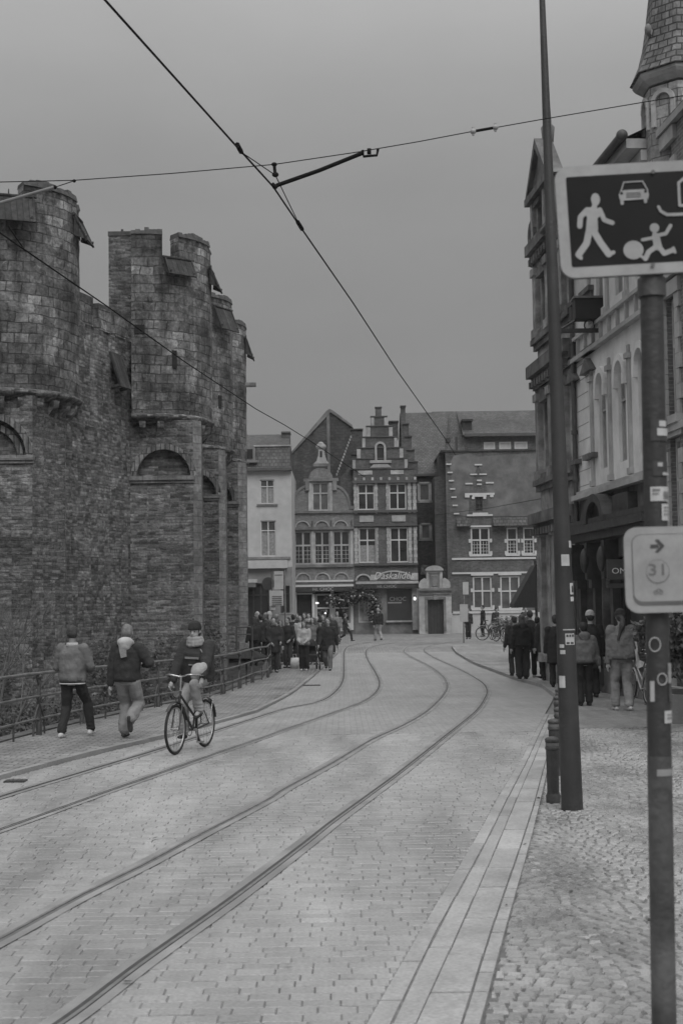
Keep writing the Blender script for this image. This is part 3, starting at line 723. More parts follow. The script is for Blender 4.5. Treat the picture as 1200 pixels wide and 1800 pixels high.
class Far:
    """a facade square to the street axis, laid out through the photo's measurements at its own distance"""
    def __init__(s, Y, cx): s.Y = Y; s.cx = cx; s.fr = Frame((0, Y, 0), (1, 0, 0), (0, -1, 0))
    def x(s, px, py=950): return at(px, py, s.Y).x
    def z(s, py): return at(s.cx, py, s.Y).z
    def r(s, a, b, c, d): return (s.x(a), s.x(b), s.z(d), s.z(c))     # px0,px1, top py, bottom py -> u0,u1,v0,v1
    def bx(s, mb, a, b, c, d, w0, w1, mi=0): u = s.r(a, b, c, d); s.fr.box(mb, *u, w0, w1, mi)
    def pl(s, mb, pts, w0, w1, mi=0): s.fr.poly(mb, [(s.x(p), s.z(q)) for p, q in pts], w0, w1, mi)

# ---- A: white rendered house beside the castle
h = Far(84, 475); A = thing('white_house', 'white rendered house with a mansard tile roof, directly right of the castle', 'house', (h.x(475), 84, 0))
ops = [h.r(458, 483, 843, 886), h.r(458, 485, 915, 978)]
mb = MB(); h.fr.wall(mb, h.x(415), h.x(513), h.z(997), h.z(825), ops, .18); h.fr.body(mb, h.x(415), h.x(513), -1, h.z(825), 0, -9); h.fr.wall(mb, h.x(415), h.x(513), -1, h.z(997), [h.r(418, 470, 1025, 1108), h.r(492, 508, 1030, 1100)], .3, 1); mb.build('wall', [plaster, plasterG], A)
for k, o in enumerate(ops): h.fr.window(*o, A, paint, glassL, .16, 2, (.72,), .06, curtain=.7)
h.fr.window(*h.r(418, 470, 1025, 1108), A, darkp, black, .28, 4, (.75,), .08, name='shop_window'); h.fr.window(*h.r(492, 508, 1030, 1100), A, darkp, black, .28, 1, (.8,), .08, name='door')
mb = MB()
for o in ((452, 489, 886, 889), (432, 510, 979, 983)): h.bx(mb, *o, 0, .09)
build_split(mb, 'sill', stoneM, A)
mb = MB(); h.bx(mb, 432, 505, 985, 999, 0, .35); h.bx(mb, 415, 452, 1018, 1024, 0, .7); mb.build('shop_fascia', plaster, A, fix=True)
mb = MB(); h.bx(mb, 415, 450, 1024, 1032, .62, .68); mb.build('awning_valance', midp, A, fix=True)
mb = MB(); z0, z1, z2 = h.z(826), h.z(782), h.z(757); x0, x1 = h.x(415), h.x(513)
mb.quad(V((x0, 83.8, z0)), V((x1, 83.8, z0)), V((x1-.1, 84.9, z1)), V((x0, 84.9, z1))); mb.quad(V((x0, 84.9, z1)), V((x1-.1, 84.9, z1)), V((x1-.25, 88.5, z2+.3)), V((x0, 88.5, z2+.3)))
mb.quad(V((x0, 88.5, z2+.3)), V((x1-.25, 88.5, z2+.3)), V((x1, 93, z0)), V((x0, 93, z0)))
mb.add([V((x1, 83.8, z0)), V((x1-.1, 84.9, z1)), V((x1-.25, 88.5, z2+.3)), V((x1, 93, z0))], [(0, 3, 2, 1)])
rf = mb.build('roof', tiles, A)
mb = MB(); h.bx(mb, 432, 514, 779.5, 782, -1.0, -.8); h.bx(mb, 415, 515, 823, 828, -.05, .35, 1); build_split(mb, 'gutter', [stoneL, leadm], A)
mb = MB(); h.bx(mb, 493, 508, 749, 775, -4.4, -3.4); h.bx(mb, 492, 509, 747, 750, -4.5, -3.3); build_split(mb, 'chimney', redbr, rf)
mb = MB(); h.bx(mb, 430, 450, 787, 812, -1.1, .05); h.pl(mb, [(430, 787), (434, 781), (440, 779), (446, 781), (450, 787)], -1.1, .05); h.bx(mb, 427, 454, 809, 813, -.1, .2); h.bx(mb, 433, 446, 789, 806, .03, .07, 1); mb.build('dormer', [stoneM, glass], A, fix=True)

# ---- D: tall dark gabled house behind
h = Far(96, 570); Dh = thing('gabled_house', 'tall dark brick house with a steep pointed gable behind the scroll gabled house', 'house', (h.x(570), 96, 0))
mb = MB(); h.pl(mb, [(514, 1100), (514, 797), (580, 722), (580, 1100)], -.3, 0, 0); h.pl(mb, [(580, 1100), (580, 722), (622, 750), (640, 790), (640, 1100)], -.3, -.01, 1); mb.build('gable_wall', [darkbr, slate], Dh, fix=True)
mb = MB(); h.pl(mb, [(512, 800), (512, 796), (577, 722), (582, 719), (588, 722), (622, 748), (622, 752), (584, 725)], -.4, .12); h.bx(mb, 577, 582, 728, 835, -.02, .1); build_split(mb, 'coping', stoneM, Dh)
mb = MB(); a = h.fr
P = [a.p(h.x(514), h.z(797)), a.p(h.x(580), h.z(722)), a.p(h.x(640), h.z(790))]
for p, q in ((P[0], P[1]), (P[1], P[2])): mb.quad(p-V((0,-.3,0)), q-V((0,-.3,0)), q+V((0, 9, 0)), p+V((0, 9, 0)))
mb.build('roof', slate, Dh)

# ---- B: scroll gable house
h = Far(90, 566); B = thing('gabled_house', 'pale narrow house whose curved scroll gable carries a stone lantern', 'house', (h.x(566), 90, 0))
fl1 = h.r(517, 615, 933, 992); gw = h.r(549, 579, 848, 898)
mb = MB(); X0, X1 = h.x(510), h.x(622)
h.fr.wall(mb, X0, X1, h.z(1020), h.z(900), [fl1], .2); h.fr.wall(mb, h.x(542), h.x(588), h.z(900), h.z(843), [gw], .16)
h.fr.wall(mb, X0, X1, -.5, h.z(1020), [h.r(520, 547, 1043, 1108), h.r(553, 614, 1040, 1094)], .35, 1)
h.fr.body(mb, X0, X1, -.5, h.z(900), 0, -9); h.fr.body(mb, h.x(542), h.x(588), h.z(900), h.z(843), 0, -.5)
for sgn in (0, 1):
    pts = [(542, 900), (542, 855), (536, 856), (530, 859), (524, 864), (519, 872), (516, 882), (515, 892), (509, 894), (509, 900)]
    if sgn: pts = [(1130-p, q) for p, q in pts]
    h.pl(mb, pts, -.45, -.004)
mb.build('wall', [palebr, midp], B)
mb = MB()
for sgn in (0, 1):
    pts = [(545, 852), (536, 853), (529, 856), (522, 862), (517, 870), (514, 880), (513, 890), (506, 891), (506, 896), (515, 895), (517, 883), (520, 873), (525, 865), (531, 860), (537, 857), (545, 856)]
    if sgn: pts = [(1130-p, q) for p, q in pts]
    h.pl(mb, pts, -.45, .06)
for o in ((535, 596, 841, 846), (507, 624, 898, 902), (510, 622, 926, 931), (512, 620, 992, 997), (538, 545, 846, 862), (586, 593, 846, 862), (552, 580, 815, 820)): h.bx(mb, *o, 0, .16)
build_split(mb, 'cornice', stoneM, B)
mb = MB(); h.pl(mb, [(544, 841)]+[(565+21*math.cos(t*PI/10), 841-19*math.sin(t*PI/10)) for t in range(10, -1, -1)], -.3, .05); mb.build('pediment', palebr, B, fix=True)
mb = MB(); h.pl(mb, [(553, 815), (558, 810), (561, 800), (562, 790), (572, 790), (573, 800), (576, 810), (580, 815)], -.25, .05); c = h.fr.p(h.x(566), h.z(785)); mb.ell(c+V((0, .1, 0)), (.34, .24, .22)); mb.ell(c+V((0, .1, .16)), (.2, .2, .16)); h.bx(mb, 564, 568, 793, 804, .05, .07, 1); mb.build('stone_lantern', [stoneL, black], B, fix=True)
for v0, wd in ((1019, 13.5), (927, 13)):
    mb = MB()
    for c in (532, 566, 599):
        rr = h.x(c+wd)-h.x(c); h.fr.arch_ring(mb, h.x(c), h.z(v0), rr*.86, rr*1.02, 0, .09, 0, 14, ry=rr*.95)
    build_split(mb, 'blind_arch', stoneL, B)
mb = MB()
for c in (549, 582, 515, 618): h.bx(mb, c-.7, c+.7, 915, 926, 0, .06)
build_split(mb, 'wall_anchor', darkp, B)
h.fr.window(*gw, B, stoneL, glassL, .14, 2, (.62,), .09)
u0, u1, v0, v1 = fl1; wd = (u1-u0)/3
for k in range(3): h.fr.window(u0+wd*k+(.0 if k == 0 else .07), u0+wd*(k+1)-(.0 if k == 2 else .07), v0, v1, B, stoneL, glass, .18, 2, (.57,), .1, thin=(4, 4, .05, .53))
mb = MB()
for k in (1, 2): h.fr.box(mb, u0+wd*k-.07, u0+wd*k+.07, v0, v1, -.19, .03)
for o in ((513, 517, 933, 992), (615, 620, 933, 992), (543, 549, 848, 898), (579, 585, 848, 898)): h.bx(mb, *o, 0, .05)
build_split(mb, 'window_surround', stoneL, B)
mb = MB(); zz = h.z(900); P = [V((X0, 90.4, zz)), V((h.x(566), 90.4, h.z(835))), V((X1, 90.4, zz))]
for p, q in ((P[0], P[1]), (P[1], P[2])): mb.quad(p, q, q+V((0, 5, 0)), p+V((0, 5, 0)))
mb.build('roof', slate, B)
# shop front
mb = MB(); h.bx(mb, 514, 620, 1020, 1023, 0, .3); h.bx(mb, 514, 620, 1028, 1031.5, 0, .5); h.bx(mb, 515, 520, 1032, 1108, 0, .12); h.bx(mb, 547, 552, 1044, 1108, 0, .12); h.bx(mb, 519, 548, 1042, 1044.5, 0, .1); h.bx(mb, 614, 619, 1038, 1108, 0, .12); h.bx(mb, 552, 614, 1095, 1110, 0, .1)
mb.build('shop_front', paint, B, fix=True)
mb = MB(); h.bx(mb, 516, 619, 1023, 1028, 0, .22); h.bx(mb, 517, 618, 1032, 1040, .3, .5, 1); fas = mb.build('shop_fascia', [midp, darkp], B, fix=True)
def sign(h, s, cx, cy, size, w_, parent, m, shear=0, sx=1.0, name='lettering'):
    mb = MB(); u, v = h.x(cx), h.z(cy); text_mb(s, size, lambda a, b: h.fr.p(u+a, v+b, w_), mb, 0, shear=shear, sx=sx); return mb.build(name, m, parent)
sign(h, 'HI. CHOC', 567, 1036, .30, .505, fas, stoneL)
h.fr.window(*h.r(553, 580, 1044, 1094), B, paint, black, .3, 1, (.5,), .1, name='shop_window'); h.fr.window(*h.r(585, 614, 1044, 1094), B, paint, black, .3, 1, (.5,), .1, name='shop_window')
mb = MB(); h.bx(mb, 580, 585, 1040, 1094, -.32, .05); mb.build('mullion', paint, B, fix=True)
mb = MB(); h.bx(mb, 520.5, 546.5, 1045, 1108, -.35, -.28); mb.build('door', black, B, fix=True)
mb = MB()
for (a, b_) in ((553.5, 1060), (557, 1060), (594, 1059), (562, 1098), (570, 1078)): p = h.fr.p(h.x(a), h.z(b_), -.2); mb.ell(p, (.055,)*3, seg=8, rings=5)
build_split(mb, 'lamp', lampm, B, False)
mb = MB()
for k in range(26): a = random.uniform(554, 613); c = h.fr.p(h.x(a), h.z(random.uniform(1074, 1092)), -.24); mb.box(c-V((.09, .02, .07)), c+V((random.uniform(.03, .12), .02, random.uniform(.05, .16))))
mb.build('window_display', mat('window_display', .22, .6, .7, 9), B)

# ---- C: stepped gable house
h = Far(90, 672); Ch = thing('gabled_house', 'dark brick house with a stepped gable and pale stone quoins above the chocolate shop', 'house', (h.x(672), 90, 0))
W = [(629.5, 659.5, 850, 896), (684.5, 715, 850, 896), (630, 661, 927, 989), (685, 717, 927, 989)]
ops = [h.r(*o) for o in W]; X0, X1 = h.x(622), h.x(733)
mb = MB(); h.fr.wall(mb, X0, X1, h.z(1022), h.z(838), ops, .2); h.fr.wall(mb, X0, X1, -.5, h.z(1022), [h.r(678, 721, 1036, 1091), h.r(628, 662, 1045, 1094)], .35, 1); h.fr.body(mb, X0, X1, -.5, h.z(838), 0, -10)
steps = [(616.5, 729.5, 824, 838), (621, 717.5, 806, 824), (629, 709, 787, 806), (638.7, 700, 768, 787), (646.7, 691, 749, 768), (654.7, 683, 732, 749), (663, 673.5, 716, 732)]
for k, (a, b_, c, d) in enumerate(steps): h.bx(mb, max(a, 622.2) if k == 0 else a, b_, c, d, -.45, 0, 0)
mb.build('wall', [redbr, stoneM], Ch, fix=False)
mb = MB()
for k, (a, b_, c, d) in enumerate(steps): h.bx(mb, a-1, b_+1, c-1, c+.5, -.5, .07, 1)
for k, (a, b_, c, d) in enumerate(steps[1:6]):
    for x0 in (a, b_-5): h.bx(mb, x0+.3, x0+5.5+(k % 2)*1.2, c+2, d-1.2, -.46, .05)
build_split(mb, 'coping', [stoneL, leadm], Ch)
mb = MB()
for o in ((631, 656, 827, 834), (688, 711, 827, 834), (632, 657, 906, 917), (689, 713, 906, 917)): h.bx(mb, *o, 0, .05)
for a in range(624, 732, 15): h.bx(mb, a, a+4, 839, 844, 0, .06)
for (a, b_) in ((623, 628.5), (718, 723), (660, 664), (680, 684), (727, 732)):
    y_ = 849
    k = 0
    while y_ < 990:
        if not 897 < y_ < 922: h.bx(mb, a-(.8 if k % 2 else 0), b_+(.8 if k % 2 else 0), y_, y_+5.6, 0, .045)
        y_ += 6; k += 1
build_split(mb, 'stone_block', stoneL, Ch)
mb = MB()
for o in ((620, 734, 845, 849), (620, 734, 897, 901), (622, 733, 921, 925), (621, 734, 990, 994)): h.bx(mb, *o, 0, .18)
h.bx(mb, 621, 733, 1020, 1022, 0, .1); build_split(mb, 'cornice', leadm, Ch)
mb = MB(); rr = h.x(679)-h.x(670.5); h.fr.arch_ring(mb, h.x(670.5), h.z(786), rr*.72, rr*1.15, 0, .12, 0, 12); h.bx(mb, 661, 664.5, 786, 812, 0, .12); h.bx(mb, 677, 680.5, 786, 812, 0, .12); h.bx(mb, 652, 690, 809, 814, 0, .14)
h.pl(mb, [(652, 822), (658, 816), (683, 816), (690, 822)], 0, .1); h.bx(mb, 664.5, 677, 786, 809, 0, .01, 1); mb.build('niche', [stoneL, black], Ch, fix=True)
for k, o in enumerate(ops): h.fr.window(*o, Ch, paint, glass, .18, 2, (.64,) , .08, curtain=(.5 if k == 2 else None))
mb = MB(); zt = h.z(748); P = [V((h.x(600), 90.5, h.z(838))), V((h.x(668), 90.5, zt)), V((h.x(733), 90.5, h.z(838)))]
for p, q in ((P[0], P[1]), (P[1], P[2])): mb.quad(p, q, q+V((0, 11, 0)), p+V((0, 11, 0)))
mb.add([P[0]+V((0,.02,0)), V((h.x(600), 90.52, 0)), V((h.x(622), 90.52, 0)), P[1]+V((0,.02,0))], [(0, 1, 2, 3)], 1); rf = mb.build('roof', [tiles, redbr], Ch)
mb = MB()
for k in range(14): t = k/13; h.bx(mb, 593+26*t-1, 593+26*t+1.6, 832-66*t-2, 832-66*t+1.5, -.5, -.3)
build_split(mb, 'verge_block', stoneL, Ch)
mb = MB()
for o, w0, w1 in (((620, 641, 745, 790), -4, -3), ((689, 705, 735, 765), -3, -2)): h.bx(mb, *o, w0, w1); h.bx(mb, o[0]-1, o[1]+1, o[2]-2, o[2], w0-.1, w1+.1)
build_split(mb, 'chimney', darkbr, rf)
# shop front of C
mb = MB(); h.bx(mb, 624, 733, 1022, 1026.5, 0, .55); h.bx(mb, 722, 732, 1032, 1108, 0, .14); h.bx(mb, 676, 722, 1091, 1094, 0, .2)
arcp = [(659, 1020)]+[(690.5+31.5*math.cos(t*PI/14), 1020-16.5*math.sin(t*PI/14)) for t in range(14, -1, -1)]
h.fr.arch_ring(mb, h.x(690.5), h.z(1020), (h.x(722)-h.x(690.5))*.92, h.x(722)-h.x(690.5)+.08, 0, .16, 0, 20, ry=h.z(1003)-h.z(1020))
rr = h.x(650)-h.x(637.5); h.fr.arch_ring(mb, h.x(637.5), h.z(1020), rr*.9, rr*1.15, 0, .12, 0, 14, ry=rr*.95); h.bx(mb, 650, 659, 1010, 1020, 0, .1); h.bx(mb, 722, 733, 1008, 1020, 0, .1)
for p_ in ((659, 1010), (722, 1010)): pass
mb.build('shop_front', stoneL, Ch, fix=True)
mb = MB(); h.pl(mb, arcp, 0, .08); an = mb.build('arched_sign', midp, Ch, fix=True)
sign(h, 'Daskalidès', 690, 1012.5, .62, .17, an, paint, .35, .95)
mb = MB(); h.bx(mb, 625, 732, 1027, 1034.5, .3, .5); fas = mb.build('shop_fascia', darkp, Ch, fix=True)
sign(h, 'HI. CHOC', 678, 1031, .28, .505, fas, stoneL)
h.fr.window(*h.r(678, 721, 1036, 1091), Ch, darkp, mat('dark_shop_glass', .05, .2, .4, .8, spec=.6), .2, 1, (), .06, name='shop_window')
w_ = MB(); u, v = h.x(690), h.z(1053.5); text_mb('HI. CHOC', .36, lambda a, b_: h.fr.p(u+a, v+b_, -.14), w_); h.bx(w_, 674.5+0, 704, 1058.5, 1061, -.165, -.15); w_.build('lettering', stoneL, Ch)
h.fr.window(*h.r(628, 662, 1045, 1094), Ch, paint, mat('poster_window', .28, .4, .6, 2.5), .2, 2, (), .08, name='shop_window')
mb = MB(); c = h.fr.p(h.x(726.5), h.z(1053), .25); mb.ell(c, (.075, .075, .11)); lm = mb.build('lamp', lampm, Ch)
mb = MB(); mb.ell(c+V((0, .02, .16)), (.11, .11, .05)); mb.tube([c+V((0, .02, .16)), c+V((0, .26, .2))], .02, 6); mb.build('lamp_bracket', darkp, Ch)
mb = MB(); h.bx(mb, 637, 657, 1058, 1090, -.14, -.12); mb.build('poster', mat('poster', .42, .6, .5, 2), Ch, fix=True)

# leafy garland with baubles over the shop doors
gl = thing('garland', 'leafy garland with pale baubles draped over the shop window between the two shops', 'garland', (h.x(640), 89.3, 0))
pts = [(578, 1052), (592, 1056), (604, 1052), (615, 1048), (626, 1050), (636, 1046), (646, 1047), (654, 1052), (657, 1062), (654, 1074), (655, 1088)]
mb = MB(); mbb = MB(); P = smooth_line([h.fr.p(h.x(a), h.z(b_), .6) for a, b_ in pts], 8); mb.tube(P, .05, 5)
for p in P:
    for k in range(16):
        q = p+V([random.gauss(0, .19) for _ in range(3)]); a = V([random.uniform(-1, 1) for _ in range(3)]).normalized()*.11; b_ = a.orthogonal().normalized()*.05; mb.quad(q-a, q+b_, q+a, q-b_)
    if random.random() < .55: mbb.ell(p+V([random.gauss(0, .17), -.15, random.gauss(0, .17)]), (random.uniform(.04, .085),)*3, seg=8, rings=6)
mb.build('greenery', mat('garland_leaves', .03, .7, .5, 4), gl); mbb.build('baubles', mat('bauble', .45, .3, .5, 2), gl)

# ---- E: narrow infill house with the big tiled roof behind
h = Far(94, 750); E = thing('narrow_house', 'narrow dark brick house between the stepped gable house and the brick corner house', 'house', (h.x(750), 94, 0))
ops = [h.r(738, 756, 850, 880), h.r(740, 756, 922, 947), h.r(742, 751, 996, 1006)]
mb = MB(); h.fr.wall(mb, h.x(728), h.x(766), -.5, h.z(834), ops, .12); h.fr.body(mb, h.x(728), h.x(766), -.5, h.z(834), 0, -6); mb.build('wall', darkbr, E)
for o in ops:
    h.fr.window(*o, E, stoneL, glassL, .1, 1, (), .07); mb = MB(); u0, u1, v0, v1 = o
    for q in ((u0-.12, u0, v0-.1, v1+.1), (u1, u1+.12, v0-.1, v1+.1), (u0-.12, u1+.12, v1, v1+.1), (u0-.16, u1+.16, v0-.14, v0)): h.fr.box(mb, *q, 0, .05)
    build_split(mb, 'window_surround', stoneL, E)
mb = MB(); zr, ze = h.z(724), h.z(835)
mb.quad(V((h.x(722), 93.8, ze)), V((h.x(778), 93.8, ze)), V((h.x(800)+.4, 103, zr+1.15)), V((h.x(716), 103, zr+1.15)))
mb.quad(V((h.x(716), 103, zr+1.15)), V((h.x(800)+.4, 103, zr+1.15)), V((h.x(800), 110, ze)), V((h.x(716), 110, ze)))
mb.build('roof', tiles, E)
mb = MB(); h.bx(mb, 730, 776, 833, 837, 0, .3); build_split(mb, 'gutter', leadm, E)
mb = MB(); 
for k, (x_, yy) in enumerate(((708, 714), (712, 745), (715, 767), (718, 791), (722, 812))): h.bx(mb, x_, x_+8+k*1.5, yy, 860, -.6-.02*k, -.1+.02*k); h.bx(mb, x_-1, x_+9+k*1.5, yy-2, yy, -.7, .05)
mb.build('stepped_parapet', redbr, E, fix=True)
# ---- G: brick corner house
h = Far(89, 860); G = thing('brick_house', 'dark brick house with white window crosses below a patched blank upper wall', 'house', (h.x(860), 89, 0))
W = [(827, 860, 927, 976), (890, 909, 928, 975), (919, 938, 928, 975), (829, 862, 1013, 1070), (877, 911, 1013, 1072), (836, 849, 873, 898)]
ops = [h.r(*o) for o in W]; X0, X1 = h.x(785), h.x(965)
mb = MB(); h.fr.wall(mb, X0, X1, h.z(1077), h.z(912), ops[:5], .2); h.fr.wall(mb, X0, X1, h.z(912), h.z(792), [ops[5]], .15, 0); h.fr.wall(mb, X0, X1, -.5, h.z(1077), [], .1, 1)
h.fr.body(mb, X0, X1, -.5, h.z(792), 0, -10, 2); mb.build('wall', [redbr, plaster, darkbr], G)
mb = MB(); h.pl(mb, [(790, 902), (797, 860), (792, 815), (800, 800), (830, 796), (842, 803), (880, 800), (952, 798), (965, 800), (965, 908), (860, 908), (857, 860), (850, 835), (842, 818), (835, 835), (826, 858), (824, 908)], .0, .02); mb.build('render_patch', patch, G, fix=True)
mb = MB()
for k in range(7): a = 786+2.0*k; h.bx(mb, a, a+9, 814+14.5*k, 816.4+14.5*k, 0, .1)
for o in ((836, 849, 815.5, 818), (828, 840, 832.5, 834.7), (844, 857, 832.5, 834.7), (819, 832, 848.5, 851), (855, 869, 847.5, 850), (839.5, 848, 843, 845.5), (839.5, 848, 850, 852.5), (818, 870, 866.5, 870), (831, 856, 870, 873), (818, 826, 870, 874), (862, 868, 870, 874), (831, 858, 901, 904), (821, 866, 904, 907), (830, 835, 873, 877), (850, 855, 873, 877)): h.bx(mb, *o, 0, .09)
for o in ((793, 940, 980, 983.5), (793, 930, 1005.5, 1008.5), (793, 940, 1074, 1078)): h.bx(mb, *o, 0, .08)
for (a, b_, t, m_, bt) in ((827, 860, 925, 947, 976), (890, 909, 925, 948, 976), (919, 938, 925, 948, 976), (829, 862, 1010, 1034, 1071), (877, 911, 1010, 1034, 1072)):
    h.bx(mb, a-3, b_+3, t-1.5, t+1.5, 0, .08); h.bx(mb, a-3, b_+3, bt-.8, bt+1.8, 0, .1)
    for yy in (m_, bt-7): h.bx(mb, a-4, a, yy, yy+6.5, 0, .06); h.bx(mb, b_, b_+4, yy, yy+6.5, 0, .06)
build_split(mb, 'white_stone_trim', paint, G)
for k, o in enumerate(ops):
    if k == 5: h.fr.window(*o, G, darkp, black, .12, 2, (.5,), .04)
    else: h.fr.window(*o, G, paint, [glass, glass, glass, glassL, glassL][k], .14, 2 if k in (0, 3, 4) else 1, (.55,), .09, thin=(6 if k in (0, 3, 4) else 3, 4, .04, .5) if k < 3 else None)
mb = MB()
for (a, b_) in ((802, 826), (866, 950)):
    u0, u1 = h.x(a), h.x(b_); zt, zb = h.z(910), h.z(925); mb.prism([V((u0, 89, zt)), V((u0, 88.5, zb)), V((u0, 89, zb-.05))], (u1-u0, 0, 0))
mb.build('pent_roof', tiles, G, fix=True)
mb = MB(); mb.prism([V((X0-.3, 88.9, h.z(793))), V((X0-.3, 88.9, h.z(790))), V((X0-.3, 99, h.z(793)))], (X1-X0+.6, 0, 0)); mb.build('parapet', darkbr, G, fix=True)
mb = MB(); h.bx(mb, 766, 786, 835, 1112, -3, -.6); h.bx(mb, 775, 786, 795, 850, -3, -.62); mb.build('side_wall', darkbr, G, fix=True)  # shade of this side put into the colour: a darker brick than the front
mb = MB(); p = h.fr.p(h.x(793), h.z(770), -.4); h.bx(mb, 787, 795, 768, 775, -1, -.2); h.bx(mb, 806, 810, 763, 795, -1.5, -1.2); mb.build('vent', darkp, G, fix=True)
# ---- upper house behind G with the long tile roof
h = Far(99, 860); Gr = thing('tiled_house', 'house with long tiled roof and three small white windows behind the blank wall', 'house', (h.x(860), 99, 0))
mb = MB(); ops = [h.r(853, 873, 777, 790), h.r(880, 901, 777, 790), h.r(907, 930, 777, 790)]
h.fr.wall(mb, h.x(818), h.x(960), 0, h.z(766), ops, .12); h.fr.body(mb, h.x(818), h.x(960), 0, h.z(766), 0, -8); mb.build('wall', redbr, Gr)
for o in ops: h.fr.window(*o, Gr, paint, mat('white_blind', .45, .7, .1, 4), .1, 1, (), .1)
mb = MB(); zr = h.z(722); ze = h.z(765); mb.quad(V((h.x(816), 98.6, ze)), V((h.x(962), 98.6, ze)), V((h.x(962), 104, zr+.65)), V((h.x(816), 104, zr+.65)))
mb.quad(V((h.x(816), 104, zr+.65)), V((h.x(962), 104, zr+.65)), V((h.x(962), 110, ze)), V((h.x(816), 110, ze)))
mb.quad(V((h.x(770), 98, h.z(800))), V((h.x(818), 98, h.z(800))), V((h.x(818), 104, zr+.66)), V((h.x(770), 104, zr+.66))); rf = mb.build('roof', tiles, Gr)
mb = MB(); h.bx(mb, 818, 960, 763, 768, 0, .5); build_split(mb, 'gutter', leadm, Gr)
mb = MB(); h.bx(mb, 829, 934, 719.5, 722, -5.2, -4.6); mb.build('ridge', stoneM, Gr, fix=True)
mb = MB(); h.bx(mb, 818.5, 834, 737, 762, -1.8, -.6); h.bx(mb, 816, 836, 734.5, 738, -2, -.4); build_split(mb, 'chimney', darkbr, rf)

# ---- F: carved stone doorway
h = Far(88, 762); Fp = thing('stone_doorway', 'carved pale stone gateway with broken scrolls around a dark door, left of the brick house', 'gateway', (h.x(762), 88, 0))
mb = MB(); dr = h.r(749, 777, 1054, 1110); h.fr.wall(mb, h.x(734), h.x(791), -.4, h.z(1035), [(dr[0], dr[1], -.4, dr[3])], .35); h.fr.body(mb, h.x(734), h.x(791), -.4, h.z(1035), 0, -1.2)
h.pl(mb, [(748, 1036), (748, 1003), (776, 1003), (776, 1036)], -.8, .02); h.pl(mb, [(746, 1003)]+[(762+16*math.cos(t*PI/10), 1003-9*math.sin(t*PI/10)) for t in range(10, -1, -1)], -.6, .12)
for s_ in (-1, 1): h.pl(mb, [(762+s_*14, 1036), (762+s_*14, 1018), (762+s_*18, 1016), (762+s_*23, 1019), (762+s_*27, 1024), (762+s_*28, 1031), (762+s_*25, 1036)][::1], -.5, .08)
mb.build('stonework', stoneL, Fp, fix=True)
mb = MB(); h.bx(mb, 733, 792, 1034, 1038, 0, .22); h.bx(mb, 734, 791, 1042, 1045, 0, .1); h.bx(mb, 745, 749, 1050, 1110, 0, .08); h.bx(mb, 777, 781, 1050, 1110, 0, .08); h.bx(mb, 745, 781, 1049, 1053.5, 0, .1); h.bx(mb, 759, 766, 1046, 1054, 0, .16)
for o in ((752, 772, 1006, 1008), (757, 767, 1012, 1030), (753, 756, 1010, 1034), (768, 771, 1010, 1034)): h.bx(mb, *o, .02, .09)
build_split(mb, 'carving', stoneM, Fp)
mb = MB(); h.fr.box(mb, dr[0], dr[1], -.1, dr[3], -.34, -.27); n_ = 5
for k in range(1, n_): u = dr[0]+(dr[1]-dr[0])*k/n_; h.fr.box(mb, u-.012, u+.012, -.1, dr[3], -.27, -.255, 1)
mb.build('door', [darkp, black], Fp, fix=True)
# ================================================================ buildings along the right pavement
th = math.atan(.0724); dU = V((math.sin(th), -math.cos(th), 0)); dN = V((-math.cos(th), -math.sin(th), 0))
Y0 = 40.4; RF = Frame((facX(Y0), Y0, 0), dU, dN)
def U(px, py=1000): return RF.uv(px, py)[0]
def Vv(px, py): return RF.uv(px, py)[1]
white = mat('whitewash', .72, .85, .08, 2.2, .3, 22, dirt=.22, dscale=.5)
grime = mat('grimy_stone', .17, .85, .35, 2.5, .6, 18, dirt=.5, dscale=.9)
paleg = mat('grimy_pale_stone', .36, .85, .35, 2.5, .6, 18, dirt=.5, dscale=.8)
whiteS = mat('white_dressings', .42, .8, .12, 2, .3, 20, dirt=.3, dscale=.7)

# ---- R1 dark ornate guild facade
uA, uB = 0.0, U(1020); R1 = thing('guild_house', 'tall grimy stone facade with stacked cornices and pilasters, behind the tall dark pole', 'building', tuple(RF.O))
levels = [(905, 4.3), (857, 5.3), (668, 8.55), (640, 9.25), (470, 12.0)]
mb = MB(); wins = []
for (v0, v1) in ((5.55, 8.0), (9.6, 11.6)):
    for k in range(4): a = uA+.75+k*1.62; wins.append((a, a+.85, v0, v1))
gf = [(uA+1.0, uA+2.3, .6, 3.5), (uA+3.0, uA+4.4, .0, 3.4), (uA+5.0, uA+6.2, .6, 3.5)]
RF.wall(mb, uA, uB, -.6, 12.0, wins+gf, .3, 0); RF.body(mb, uA, uB, -.6, 12.0, 0, -9, 0)
g0, g1 = U(952), U(984); gwn = [(g0+.5, g0+1.1, 12.3, 13.2), (g0+1.9, g0+2.5, 12.3, 13.2)]
RF.wall(mb, g0, g1, 12.0, 13.5, gwn, .3, 0); RF.body(mb, g0, g1, 12.0, 13.5, 0, -1.0)
RF.poly(mb, [(g1, 12.0), (uB, 12.0), (uB-.4, 12.3), (g1+1, 12.5), (g1+.4, 12.9), (g1, 13.2)], -.8, -.02)
mb.build('wall', paleg, R1)
mb = MB()
for (v, o, hh) in ((4.15, .36, .3), (5.25, .2, .16), (8.35, .32, .34), (8.0, .14, .14), (9.3, .18, .16), (11.9, .28, .3), (11.6, .13, .14)):
    RF.box(mb, uA-.08-o*.4, uB-.03, v, v+hh, 0, o); RF.box(mb, uA-.08-o*.25, uB-.03, v-.16, v, 0, o*.55)
